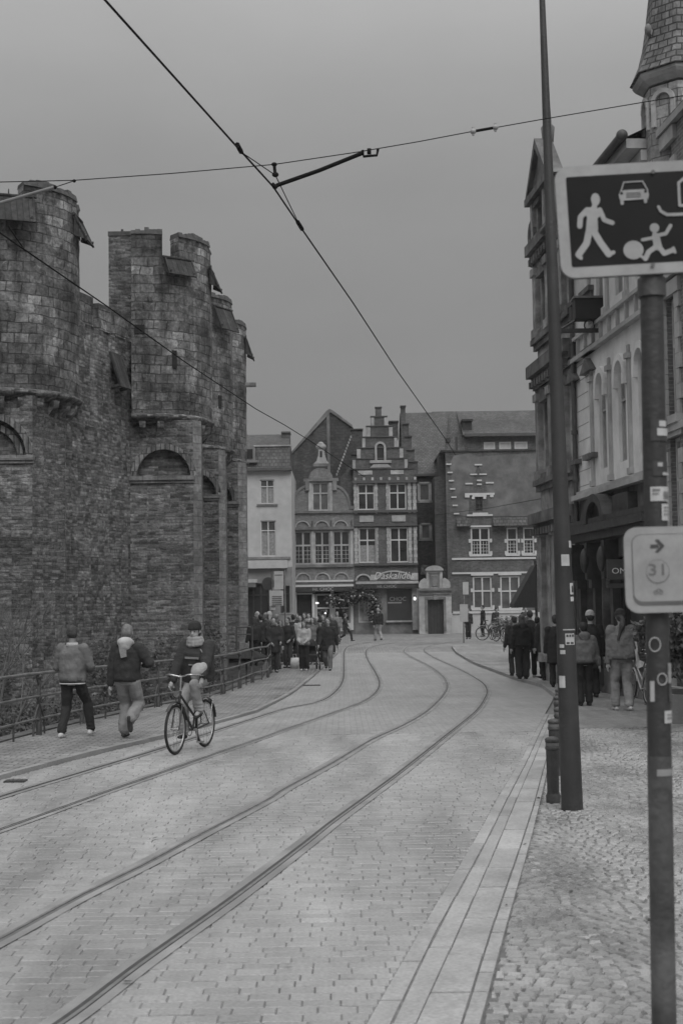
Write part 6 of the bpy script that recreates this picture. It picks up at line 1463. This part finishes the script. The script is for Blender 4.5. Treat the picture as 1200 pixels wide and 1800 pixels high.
m = MB(); m.prism([pf_.p(a, b, -.012) for a, b in rrect(pw, ph, .045)], pf_.n*.012); pn = m.build('sign_panel', [signW], sg, fix=True)
m = MB(); m.prism([pf_.p(a, b, .0) for a, b in rrect(pw-.07, ph-.07, .006, 2)], pf_.n*.0015); fld = m.build('sign_field', signB, pn, fix=True)
m = MB(); m.prism([pf_.p(a, b, -.013) for a, b in rrect(pw+.004, ph+.004, .047)], pf_.n*-.004); m.box(tuple(sp_pt(3.2)+V((-.05, -.05, -.02))), tuple(sp_pt(3.2)+V((.05, .045, .02)))); m.build('sign_back', signBack, pn, fix=True)
sym = MB(); LV = [0]
def lv(): LV[0] += 1; return pf_.n*(.0008+LV[0]*.00003)
def sline(pts, w_px, cap=True):   # a painted stroke as a flat ribbon with round ends
    q = [SX(*p) for p in pts]; r_ = w_px*K/2
    for (x0, y0), (x1, y1) in zip(q, q[1:]):
        d = math.hypot(x1-x0, y1-y0) or 1e-6; nx, ny = -(y1-y0)/d*r_, (x1-x0)/d*r_
        sym.prism([pf_.p(x0+nx, y0+ny, .002), pf_.p(x1+nx, y1+ny, .002), pf_.p(x1-nx, y1-ny, .002), pf_.p(x0-nx, y0-ny, .002)], lv())
    for (x0, y0) in q: sym.prism([pf_.p(x0+r_*math.cos(t*PI/5), y0+r_*math.sin(t*PI/5), .002) for t in range(10)], lv())
def sdisc(px, py, rx, ry=None):
    c = SX(px, py); ry = ry or rx; sym.prism([pf_.p(c[0]+rx*K*math.cos(t*PI/10), c[1]+ry*K*math.sin(t*PI/10), .002) for t in range(20)], lv())
def spoly(pts): sym.prism([pf_.p(*SX(*p), .002) for p in pts], lv())
# walking adult
sdisc(1045.5, 351, 8, 11.5); spoly([(1040, 358), (1049, 358), (1048, 366), (1054, 368), (1057, 378), (1049, 384), (1050, 402), (1048, 412), (1028, 412), (1030, 390), (1031, 382), (1026, 377), (1030, 366), (1039, 364)])
sline([(1031, 369), (1019, 382), (1018, 398)], 9.5); sline([(1053, 369), (1061, 387), (1075, 392)], 8.5)
sline([(1034, 408), (1030, 428), (1016, 448)], 12); sline([(1014, 449), (1020, 454)], 7); sline([(1043, 408), (1055, 428), (1069, 447)], 12); sline([(1069, 448), (1077, 444)], 7)
# child and ball
sdisc(1149, 401, 8.5); spoly([(1146, 409), (1152, 409), (1158, 414), (1160, 424), (1163, 436), (1156, 441), (1148, 438), (1146, 424), (1144, 418)])
sline([(1150, 418), (1138, 420), (1128, 422)], 6); sline([(1155, 414), (1169, 411), (1177, 397)], 6.5); sline([(1152, 434), (1139, 443), (1133, 455)], 9); sline([(1132, 455), (1127, 452)], 5); sline([(1157, 434), (1166, 446), (1181, 440)], 9); sline([(1182, 436), (1185, 444)], 5)
sdisc(1112, 440, 18, 17)
# car
sline([(1090, 337), (1095, 321), (1128, 319), (1137, 335)], 2.2); spoly([(1089, 337), (1096, 335), (1130, 333), (1137, 336), (1139, 342), (1138, 350), (1128, 351), (1096, 353), (1088, 352), (1086, 343)]); sline([(1092, 351), (1092, 358)], 6); sline([(1133, 348), (1133, 355)], 6)
# house and kerb line
sline([(1156, 364), (1160, 372), (1171, 378), (1200, 377), (1240, 375)], 5.5); sline([(1193, 362), (1191, 322), (1204, 311), (1216, 320), (1217, 361), (1193, 362)], 5)
sym.build('symbols', signW, fld, fix=True)
dm = MB()
def ddisc(px, py, r_): c = SX(px, py); dm.prism([pf_.p(c[0]+r_*K*math.cos(t*PI/8), c[1]+r_*K*math.sin(t*PI/8), .0048) for t in range(16)], pf_.n*.001)
ddisc(1091, 340.5, 2.6); ddisc(1133, 337, 2.6)
for y_0 in (341, 344.5, 348): 
    c0, c1 = SX(1099, y_0), SX(1125, y_0-1); dm.prism([pf_.p(c0[0], c0[1], .0048), pf_.p(c1[0], c1[1], .0048), pf_.p(c1[0], c1[1]+.0018, .0048), pf_.p(c0[0], c0[1]+.0018, .0048)], pf_.n*.001)
dm.build('symbol_details', signB, fld, fix=True)
# panel fixings
m = MB()
for (a, b) in ((1146, 303), (1146, 466)):
    c = SX(a, b); m.prism([pf_.p(c[0]+.007*math.cos(t*PI/3), c[1]+.007*math.sin(t*PI/3), .0052) for t in range(6)], pf_.n*.003)
build_split(m, 'bolt', signBack, pn)
m = MB(); q = sp_pt(3.05); m.lathe([(sr+.008, -.03), (sr+.008, .03)], tuple(q), 24); m.build('clamp_band', spM, sg)
# route panel
rw, rh = 134*K, 151*K; rf_ = panel_frame(1164.5, 1001, Ysg, .01, 0)
m = MB(); m.prism([rf_.p(a, b, -.012) for a, b in rrect(rw, rh, .042, 8)], rf_.n*.012); rp = m.build('route_panel', signW, sg, fix=True)
m = MB(); o_ = rrect(rw-.046, rh-.046, .03, 8); i_ = rrect(rw-.052, rh-.060, .028, 8); n = len(o_)
for k in range(n): m.quad(rf_.p(*o_[k], .0012), rf_.p(*o_[(k+1) % n], .0012), rf_.p(i_[(k+1) % n][0], i_[(k+1) % n][1]+.006, .0012), rf_.p(i_[k][0], i_[k][1]+.006, .0012))
m.build('panel_border', mat('border_grey', .12, .5, .2), rp)
L2 = lambda px, py: ((at(px, py, Ysg)-rf_.c).dot(rf_.u), (at(px, py, Ysg)-rf_.c).dot(rf_.v))
prn = mat('faded_print', .06, .5, .3, 20); m = MB()
for poly in ([(1142, 957.5), (1156, 957), (1156, 963), (1142, 963.5)], [(1150, 949), (1156, 948), (1167, 959.5), (1156, 971), (1150, 970.5), (1159, 960)]): m.prism([rf_.p(*L2(*p), .001) for p in poly], rf_.n*.001)
m.build('arrow', prn, rp, fix=True)
m = MB(); cc = L2(1155, 1002); text_mb('31', .052, lambda a, b: rf_.p(cc[0]+a, cc[1]+b, .002), m, sx=1.25); m.build('lettering', mat('grey_print', .16, .5, .2), rp)
m = MB(); cc = L2(1155, 1004); n = 24; a0 = PI*1.08; a1 = PI*1.92; rr = 20*K
for k in range(n): t0, t1 = a0+(a1-a0)*k/n, a0+(a1-a0)*(k+1)/n; m.quad(*[rf_.p(cc[0]+q*math.cos(t), cc[1]+q*math.sin(t), .0015) for q, t in ((rr, t0), (rr+.0022, t0), (rr+.0022, t1), (rr, t1))])
for k in range(30): t0, t1 = 2*PI*k/30, 2*PI*(k+1)/30; m.quad(*[rf_.p(cc[0]+q*math.cos(t), cc[1]+q*math.sin(t), .0012) for q, t in ((rr, t0), (rr+.0009, t0), (rr+.0009, t1), (rr, t1))])
m.build('ring', mat('grey_print', .16, .5, .2), rp)
m = MB(); cc = L2(1156, 1041)
for sx in (-1, 1): c = rf_.p(cc[0]+sx*.008, cc[1], .0015); n = 12; m.tube([c+rf_.u*.006*math.cos(2*PI*k/n)+rf_.v*.006*math.sin(2*PI*k/n) for k in range(n+1)], .0007, 4)
m.tube([rf_.p(cc[0]-.008, cc[1], .0015), rf_.p(cc[0]-.002, cc[1]+.010, .0015), rf_.p(cc[0]+.006, cc[1]+.010, .0015), rf_.p(cc[0]+.008, cc[1], .0015)], .0007, 4); m.build('bicycle_symbol', mat('grey_print', .16, .5, .2), rp)

# --- railing along the moat
railM = mat('railing_iron', .075, .5, .25, 5, .3, 40, dirt=.3, dscale=2); railP = mat('railing_worn', .15, .45, .25, 4, .2, 40, dirt=.3, dscale=2)
fn = thing('railing', 'weathered iron railing with three rails and curved braces along the castle moat', 'railing', (fenceL(20), 20, 0))
py_ = []; y = 14.9
while y < 58: py_.append(y); y += 2.72
def fz(y): return zg(y)+.05
for y in py_:
    c = V((fenceL(y), y, fz(y))); d = V((fenceL(y+.1)-fenceL(y), .1, 0)).normalized(); m = MB()
    m.tube([c, c+V((0,0,.2)), c+V((0,0,.22)), c+V((0,0,.55)), c+V((0,0,.58)), c+V((0,0,.62)), c+V((0,0,.98))], [.05, .045, .032, .03, .05, .03, .026], 8)
    m.ell(c+V((0,0,.93)), (.055, .055, .045))
    for k in (-1, 1):
        m.tube(smooth_line([c+V((0,0,.5)), c+d*k*.13+V((0,0,.40)), c+d*k*.26+V((0,0,.22)), c+d*k*.30+V((0,0,.0))], 5), .017, 6); m.tube(smooth_line([c+V((0,0,.78)), c+d*k*.07+V((0,0,.86)), c+d*k*.14+V((0,0,.95))], 5), .014, 6)
        m.tube(smooth_line([c+d*k*.03+V((0,0,.3)), c+d*k*.12+V((0,0,.2)), c+d*k*.10+V((0,0,.08))], 4), .011, 5)
    m.build('post', railM, fn)
    c2 = V((fenceL(y+1.36), y+1.36, fz(y+1.36))); m = MB(); m.tube([c2, c2+V((0,0,.40))], .018, 6); m.build('picket', railM, fn)
for z_, r_ in ((.985, .027), (.62, .021), (.26, .021)):
    m = MB(); m.tube([V((fenceL(12+.8*k), 12+.8*k, fz(12+.8*k)+z_)) for k in range(58)], r_, 8); m.build('rail', railP, fn)
m = MB()
for k in range(46): a, b_ = 12+1.0*k, 13+1.0*k-.015; m.prism([V((fenceL(a)-.16, a, zg(a)-.5)), V((fenceL(a)-.42, a, zg(a)-.5)), V((fenceL(a)-.42, a, zg(a)+.075)), V((fenceL(a)-.16, a, zg(a)+.075))], (fenceL(b_)-fenceL(a), b_-a, zg(b_)-zg(a)))
pl_ = m.build('stone_plinth', mat('plinth_stone', .11, .85, .35, 3, .6, 20, dirt=.4), None, fix=True); tag(pl_, 'low dark stone edging under the railing along the moat', 'edging')
hr = thing('handrail', 'small curved tubular handrail beyond the railing against the last castle tower', 'handrail', (at(425, 1130, 52).x, 52, 0)); m = MB()
P = [at(416, 1103, 52), at(436, 1102, 52), at(442, 1107, 52), at(443, 1140, 52)]; m.tube(smooth_line(P, 5), .03, 6); m.tube([at(417, 1115, 52), at(441, 1115, 52)], .022, 6); m.tube([at(443, 1100, 52), at(444, 1150, 52)], .035, 6); m.tube([at(416, 1100, 52), at(416, 1150, 52)], .03, 6); m.build('bars', railM, hr)
um = thing('parasol', 'small black peaked parasol behind the railing at the foot of the last tower', 'parasol', (at(432, 1150, 46).x, 46, -.4)); c = at(433, 1141, 46); m = MB(); m.lathe([(.75, -.28), (.73, -.25), (.4, -.1), (.02, .04)], tuple(c), 8, smooth=False); m.build('canopy', cloth(.014), um); m = MB(); m.tube([V((c.x, c.y, -1.2)), c], .03, 6); m.build('pole', railM, um)

# --- signs beside the crowd
YT = 57.0
ts = thing('tram_stop_sign', 'tram stop post with pale plates and a timetable case above the crowd on the left', 'stop sign', (at(500, 1100, YT).x, YT, zg(YT)))
c = at(500, 1000, YT); m = MB(); m.tube([V((c.x+.02, YT, zg(YT))), V((c.x, YT, at(500, 1002, YT).z))], .035, 8); m.tube([V((at(478, 1000, YT).x, YT+.05, zg(YT))), V((at(478, 1000, YT).x, YT+.05, at(478, 1004, YT).z))], .03, 8); m.build('post', chrome, ts)
def plate(x0, x1, y0, y1, Y, m_, name, par, t=.04):
    a, b_ = at(x0, y1, Y), at(x1, y0, Y); m = MB(); m.box((a.x, Y-t, a.z), (b_.x, Y, b_.z)); return m.build(name, m_, par, fix=True)
pA = plate(482, 498, 1004, 1036, YT, mat('plate_pale', .40, .5, .1, 5), 'plate', ts); plate(483, 496, 1010, 1011.4, YT-.045, darkp, 'stripe', pA, .006)
pB = plate(474, 498, 1038, 1065, YT-.08, mat('plate_pale', .40, .5, .1, 5), 'timetable', ts)
for k in range(5): plate(478, 495.5, 1047.5+k*3.6, 1049.8+k*3.6, YT-.125, midp, 'printed_line', pB, .004)
pD = plate(476, 484, 1065, 1072, YT-.02, mat('plate_pale', .40, .5, .1, 5), 'plate', ts)
rs = thing('round_sign', 'round dark back of a traffic sign beside the tram stop plates, left of the crowd', 'traffic sign', (at(471, 1100, YT+.6).x, YT+.6, zg(YT))); c = at(471.5, 1026, YT+.5); m = MB(); rr = 11.5*YT/F; m.prism([c+V((rr*math.cos(2*PI*k/28), 0, rr*math.sin(2*PI*k/28))) for k in range(28)], (0, .03, 0)); m.build('disc', mat('sign_back_dark', .05, .6, .2), rs, fix=True)
m = MB(); m.tube([V((c.x, c.y+.05, zg(YT))), V((c.x, c.y+.05, c.z+rr))], .035, 8); m.build('post', railM, rs)
pb2 = thing('litter_box', 'pale square box on a post behind the crowd below the timetable', 'box', (at(503, 1100, 58).x, 58, zg(58))); a, b_ = at(494, 1102, 58), at(513, 1079, 58); m = MB(); m.box((a.x, 57.8, a.z), (b_.x, 58.3, b_.z)); m.box((a.x-.03, 57.77, b_.z), (b_.x+.03, 58.33, b_.z+.04)); m.build('case', mat('pale_enamel', .36, .5, .1, 4), pb2, fix=True); m = MB(); m.tube([V(((a.x+b_.x)/2, 58, zg(58))), V(((a.x+b_.x)/2, 58, a.z))], .05, 8); m.build('post', railM, pb2)
YS = 70
fs_ = thing('tram_stop_sign', 'distant pale tram stop plates on a thin post in front of the brick house', 'stop sign', (at(815, 1115, YS).x, YS, zg(YS))); c = at(814.5, 1120, YS); m = MB(); m.tube([V((c.x, YS, zg(YS))), V((at(814.5, 1024, YS).x, YS, at(814, 1024, YS).z))], .04, 8); m.build('post', chrome, fs_)
plate(813, 822.5, 1023, 1045, YS-.05, mat('plate_pale', .40, .5, .1, 5), 'plate', fs_); plate(808, 821.5, 1062, 1093, YS-.1, mat('plate_pale2', .34, .5, .15, 2), 'timetable', fs_)

# --- overhead wires
wireM = mat('copper_wire', .012, .8, .2, spec=.1)
def wire(label, pts, r_, name='tram_wire', sag=0.0):
    m = MB(); P = []
    for a, b_ in zip(pts, pts[1:]):
        for k in range(12): t = k/12; P.append(a.lerp(b_, t)-V((0, 0, sag*4*t*(1-t))))
    P.append(pts[-1]); m.tube(P, r_, 6); o = m.build(name, wireM); return tag(o, label, 'wire')
def wpt(px, py, z=5.95):      # photo point on a wire of known height
    d = ray(px, py); return CAM+d*((z-CAMH)/d.z)
wa = [wpt(120, -75), wpt(185, 0), wpt(420, 262), wpt(480, 328), wpt(528, 399), wpt(620, 532), wpt(700, 655), wpt(782, 771), wpt(800, 800)]
wire('thick dark tram contact wire crossing the sky from the upper left to the far houses', wa, .0085)
YW = wpt(480, 328).y
wb = [wpt(-40, 376), wpt(0, 409), wpt(191, 540), wpt(325, 636), wpt(450, 719), wpt(500, 747), wpt(545, 775), wpt(590, 805), wpt(640, 838)]
wire('tram contact wire passing in front of the castle towers down to the far houses', wb, .009)
sp_ = [at(-60, 323, YW), at(0, 320, YW), at(130, 317, YW), at(300, 305, YW), at(482, 289, YW), at(630, 267, YW), at(735, 249, YW), at(830, 231, YW), at(872, 224, YW), at(945, 211, YW), at(1128, 180, YW), at(1260, 158, YW)]
wire('thin span wire running across the whole photo from left to right under the sky', sp_, .0045, 'span_wire')
rg = thing('registration_arm', 'slanted steel steady arm holding the contact wire in the middle of the sky', 'wire fitting', tuple(wpt(480, 328)))
m = MB(); m.tube([at(486, 326, YW), at(560, 300, YW), at(637, 269, YW)], .020, 8); m.build('arm', wireM, rg)
m = MB(); m.tube([at(637, 264, YW), at(639, 275, YW), at(662, 273, YW), at(664, 262, YW)], .014, 6); m.tube([at(645, 266, YW), at(652, 266, YW)], .03, 8); m.build('hook', wireM, rg)
m = MB(); m.tube([at(482, 289, YW), at(483, 300, YW), at(484, 308, YW)], .016, 6); m.ell(at(482, 289, YW), (.028, .02, .02)); m.ell(at(484, 307, YW), (.032, .02, .025)); m.ell(at(483, 328, YW), (.025, .025, .025)); m.tube([at(478, 323, YW), at(486, 331, YW)], .02, 6); m.build('clamp', wireM, rg)
m = MB(); q0, q1 = wpt(420, 260), wpt(527, 397); m.tube([q0, at(425, 268, (q0.y+YW)/2), at(484, 308, YW), q1], .005, 5); m.ell(q0, (.018, .03, .03)); m.tube([wpt(417, 254), wpt(424, 267)], .022, 6); m.ell(q1, (.016, .03, .025)); m.tube([wpt(523, 390), wpt(531, 403)], .022, 6); m.build('bridle', wireM, rg)
ins = thing('insulator', 'pair of pale insulators joined by a rod on the span wire', 'wire fitting', tuple(at(850, 228, YW))); m = MB(); m.tube([at(834, 230.5, YW), at(868, 224.5, YW)], .014, 8); m.build('rod', wireM, ins)
for a in ((831, 231), (870, 224)):
    m = MB(); c = at(*a, YW); m.ell(c, (.028, .03, .028)); m.tube([c+V((0,0,-.04)), c+V((0,0,.04))], .012, 6); m.build('bead', signW, ins)
ra = thing('registration_arm', 'pale steady arm reaching in from the left edge in front of the nearest tower', 'wire fitting', tuple(at(0, 355, 15))); m = MB(); m.tube([at(-80, 388, 15), at(0, 357, 15), at(97, 329, 15)], .020, 8); m.build('arm', mat('galvanised', .16, .5, .2), ra); m = MB(); m.tube([at(97, 329, 15), at(130, 318, YW)], .005, 5); m.tube([at(15, 398, 15.2), at(45, 441, 15.8)], .008, 5); m.ell(at(97, 329, 15), (.022,)*3); m.ell(at(131, 318, YW), (.016,)*3); m.build('bridle', wireM, ra)
wire('faint thin wire stretched across the patched brick wall', [at(765, 905, 85), at(860, 893, 80), at(1030, 862, 38)], .012, 'cable')
# --- greenery
leafD = mat('ivy_leaf', .06, .75, .35, 2.5, .3, 30); leafM = mat('shrub_leaf', .09, .7, .3, 2.2, .3, 30); twig = mat('bare_twig', .10, .9, .3, 5)
def leaves(m, c, rad, n, s0, s1, hz=1.0):
    for _ in range(n):
        q = V([random.gauss(0, 1) for _ in range(3)]); q.normalize(); q *= random.random()**.4
        p = V(c)+V((q.x*rad[0], q.y*rad[1], q.z*rad[2])); s_ = random.uniform(s0, s1); a = V([random.uniform(-1, 1) for _ in range(3)]).normalized()*s_; b_ = a.orthogonal().normalized(); b_ = (Matrix.Rotation(random.uniform(0, 6.28), 3, a.normalized()) @ b_)*s_*.55
        m.quad(p-a, p+b_, p+a, p-b_)
m = MB()
for _ in range(520):
    y = random.uniform(17, 46); xf = fenceL(y); t = random.random(); x_ = xf-.5-t*(xf+.5-(-8.4 if y < 44 else -7.2)) if y > 30 else xf-.5-t*(3.5+2*(y-17)*.2)
    zb = zg(y)-.45-.5*min(1, (xf-x_)/3); leaves(m, (x_, y, zb+random.uniform(0, .35)), (random.uniform(.25, .6), random.uniform(.25, .6), random.uniform(.12, .45)), 60, .025, .065)
o = m.build('ground_cover', leafD); tag(o, 'dense ivy and ground cover on the moat bank behind the railing', 'ground cover', kind='stuff')
# ivy on the castle foot
m = MB()
def ivy(A, B, ztop, n):
    A = V((*A, 0)); B = V((*B, 0)); d = B-A; nr = V((d.y, -d.x, 0)).normalized()
    for _ in range(n):
        t = random.random(); z_ = -1.6+(ztop+1.6)*random.random()**1.9; p = A+d*t+nr*random.uniform(.0, .22); leaves(m, (p.x, p.y, z_), (.28, .28, .3), 16, .03, .07)
ivy((-8.6, 44.0), (-7.2, 48.5), .9, 90); ivy((-7.4, 48.4), (-4.9, 48.4), 1.0, 110); ivy((-12, 42.1), (-9.2, 42.2), 1.0, 70); ivy((-7, 57.9), (-4.8, 57.9), 1.2, 60); ivy((-4.75, 48.8), (-4.75, 52), 1.0, 60)
o = m.build('ivy', leafM); tag(o, 'ivy creeping up the foot of the castle walls', 'ivy', kind='stuff')
def shrub(label, base, H, seed, spread, twm, lm=None, nl=0, name='bare_shrub', lean_=(0, 0)):
    random.seed(seed); r_ = thing(name, label, 'shrub', tuple(base)); m = MB(); tips = []
    def br(p, d, L_, rad, dep):
        q = p+d*L_; mid_ = p.lerp(q, .5)+V([random.uniform(-.05, .05)*L_ for _ in range(3)]); m.tube([p, mid_, q], [rad, rad*.8, rad*.55], 5); tips.append(q)
        if dep == 0: return
        for _ in range(random.choice((2, 3, 3))):
            nd = (d+V((random.uniform(-1, 1)*spread, random.uniform(-1, 1)*spread, random.uniform(-.2, .5)))).normalized(); br(p.lerp(q, random.uniform(.45, 1)), nd, L_*random.uniform(.55, .8), rad*.55, dep-1)
    for k in range(4): br(V(base), V((random.uniform(-.5, .5)+lean_[0], random.uniform(-.4, .4)+lean_[1], 1)).normalized(), H*.4, .03, 4)
    m.build('branches', twm, r_)
    if lm:
        l_ = MB()
        for t in tips:
            if random.random() < .8: leaves(l_, t, (.12, .12, .12), nl, .03, .06)
        l_.build('foliage', lm, r_)
    return r_
shrub('bare branched shrub at the left edge in front of the nearest castle tower', (-6.3, 26, -.9), 4.2, 3, .55, twig, lean_=(.1, 0))
shrub('thin bare shrub farther left behind the railing', (-7.4, 28, -.9), 3.8, 9, .6, twig)
for i, (px, Y, lab, H) in enumerate(((1222, 22.0, 'leafy dark shrub behind the sign post at the right edge', 1.7), (1226, 24.5, 'dark climbing shrub against the right wall beside the silver bicycles', 1.7), (1240, 19.5, 'leafy shrub cut by the right edge above the pale planter', 1.5))):
    x_ = at(px, 1100, Y).x; shrub(lab, (x_, Y, zg(Y)+.35), H, 20+i, .32, twig, leafD, 16, 'leafy_shrub')
plt_ = thing('planter', 'pale concrete planter box at the right edge behind the near sign post', 'planter', (5.0, 19.3, 0)); m = MB(); g_ = gp(1183, 1274, .0)
x0 = g_.x; y0_ = g_.y; m.box((x0, y0_, zg(y0_)), (x0+1.3, y0_+.05, zg(y0_)+.5)); m.box((x0, y0_+.05, zg(y0_)), (x0+.05, y0_+1.6, zg(y0_)+.5)); m.box((x0+1.25, y0_+.05, zg(y0_)), (x0+1.3, y0_+1.6, zg(y0_)+.5)); m.box((x0+.05, y0_+1.55, zg(y0_)), (x0+1.25, y0_+1.6, zg(y0_)+.5)); m.build('box', mat('concrete', .26, .8, .15, 3, .4, 30, dirt=.3), plt_, fix=True); m = MB(); m.box((x0+.05, y0_+.05, zg(y0_)), (x0+1.25, y0_+1.55, zg(y0_)+.42)); m.build('soil', earth, plt_, fix=True)
plt_.location = (0, 0, 0)
for ch in [o for o in bpy.data.objects if o.parent == plt_]: ch.matrix_parent_inverse = Matrix.Identity(4)
m = MB()
for _ in range(70):
    y_ = random.uniform(6.5, 20); x_ = random.uniform(lnE(y_), min(facX(y_), .3*y_+.6)) if random.random() < .6 else random.uniform(kerbL(y_), lnA(y_)); a = random.uniform(0, 6.28); s_ = random.uniform(.012, .035); c = V((x_, y_, zg(y_)+.02)); e1 = V((math.cos(a), math.sin(a), random.uniform(-.1, .3)))*s_; e2 = V((-math.sin(a), math.cos(a), random.uniform(-.1, .2)))*s_*.5
    m.add([c-e1, c-e1*.3+e2, c+e1*.4+e2*.8, c+e1, c+e1*.4-e2*.8, c-e1*.3-e2], [(0, 1, 2, 3, 4, 5)])
o = m.build('fallen_leaves', mat('wet_leaf', .05, .5, .4, 9)); tag(o, 'scattered dark wet leaves and litter on the paving', 'leaves', kind='stuff')
flush()
# ================================================================ thin haze volume added to lift the dark tones
hz = MB(); hz.box((-60, -12, -4), (60, 125, 24)); ho = hz.build('haze', [], None, fix=True); ho['kind'] = 'stuff'; ho['label'] = 'thin haze added over the street to lift its dark tones'
hm_ = bpy.data.materials.new('haze'); hm_.use_nodes = True; t_ = hm_.node_tree; t_.nodes.clear(); o_ = t_.nodes.new('ShaderNodeOutputMaterial'); v_ = t_.nodes.new('ShaderNodeVolumePrincipled'); v_.inputs['Density'].default_value = .0004; v_.inputs['Color'].default_value = (.9, .9, .9, 1); v_.inputs['Anisotropy'].default_value = .2
t_.links.new(v_.outputs[0], o_.inputs['Volume']); ho.data.materials.append(hm_)
for o in list(bpy.data.objects):
    if o.type == 'MESH' and o.parent is None and 'kind' not in o and 'label' not in o: print('UNTAGGED', o.name)
for o in bpy.data.objects:
    if o.get('label') and len(o['label'].split()) > 16: print('LONG', len(o['label'].split()), o.name, '|', o['label'])
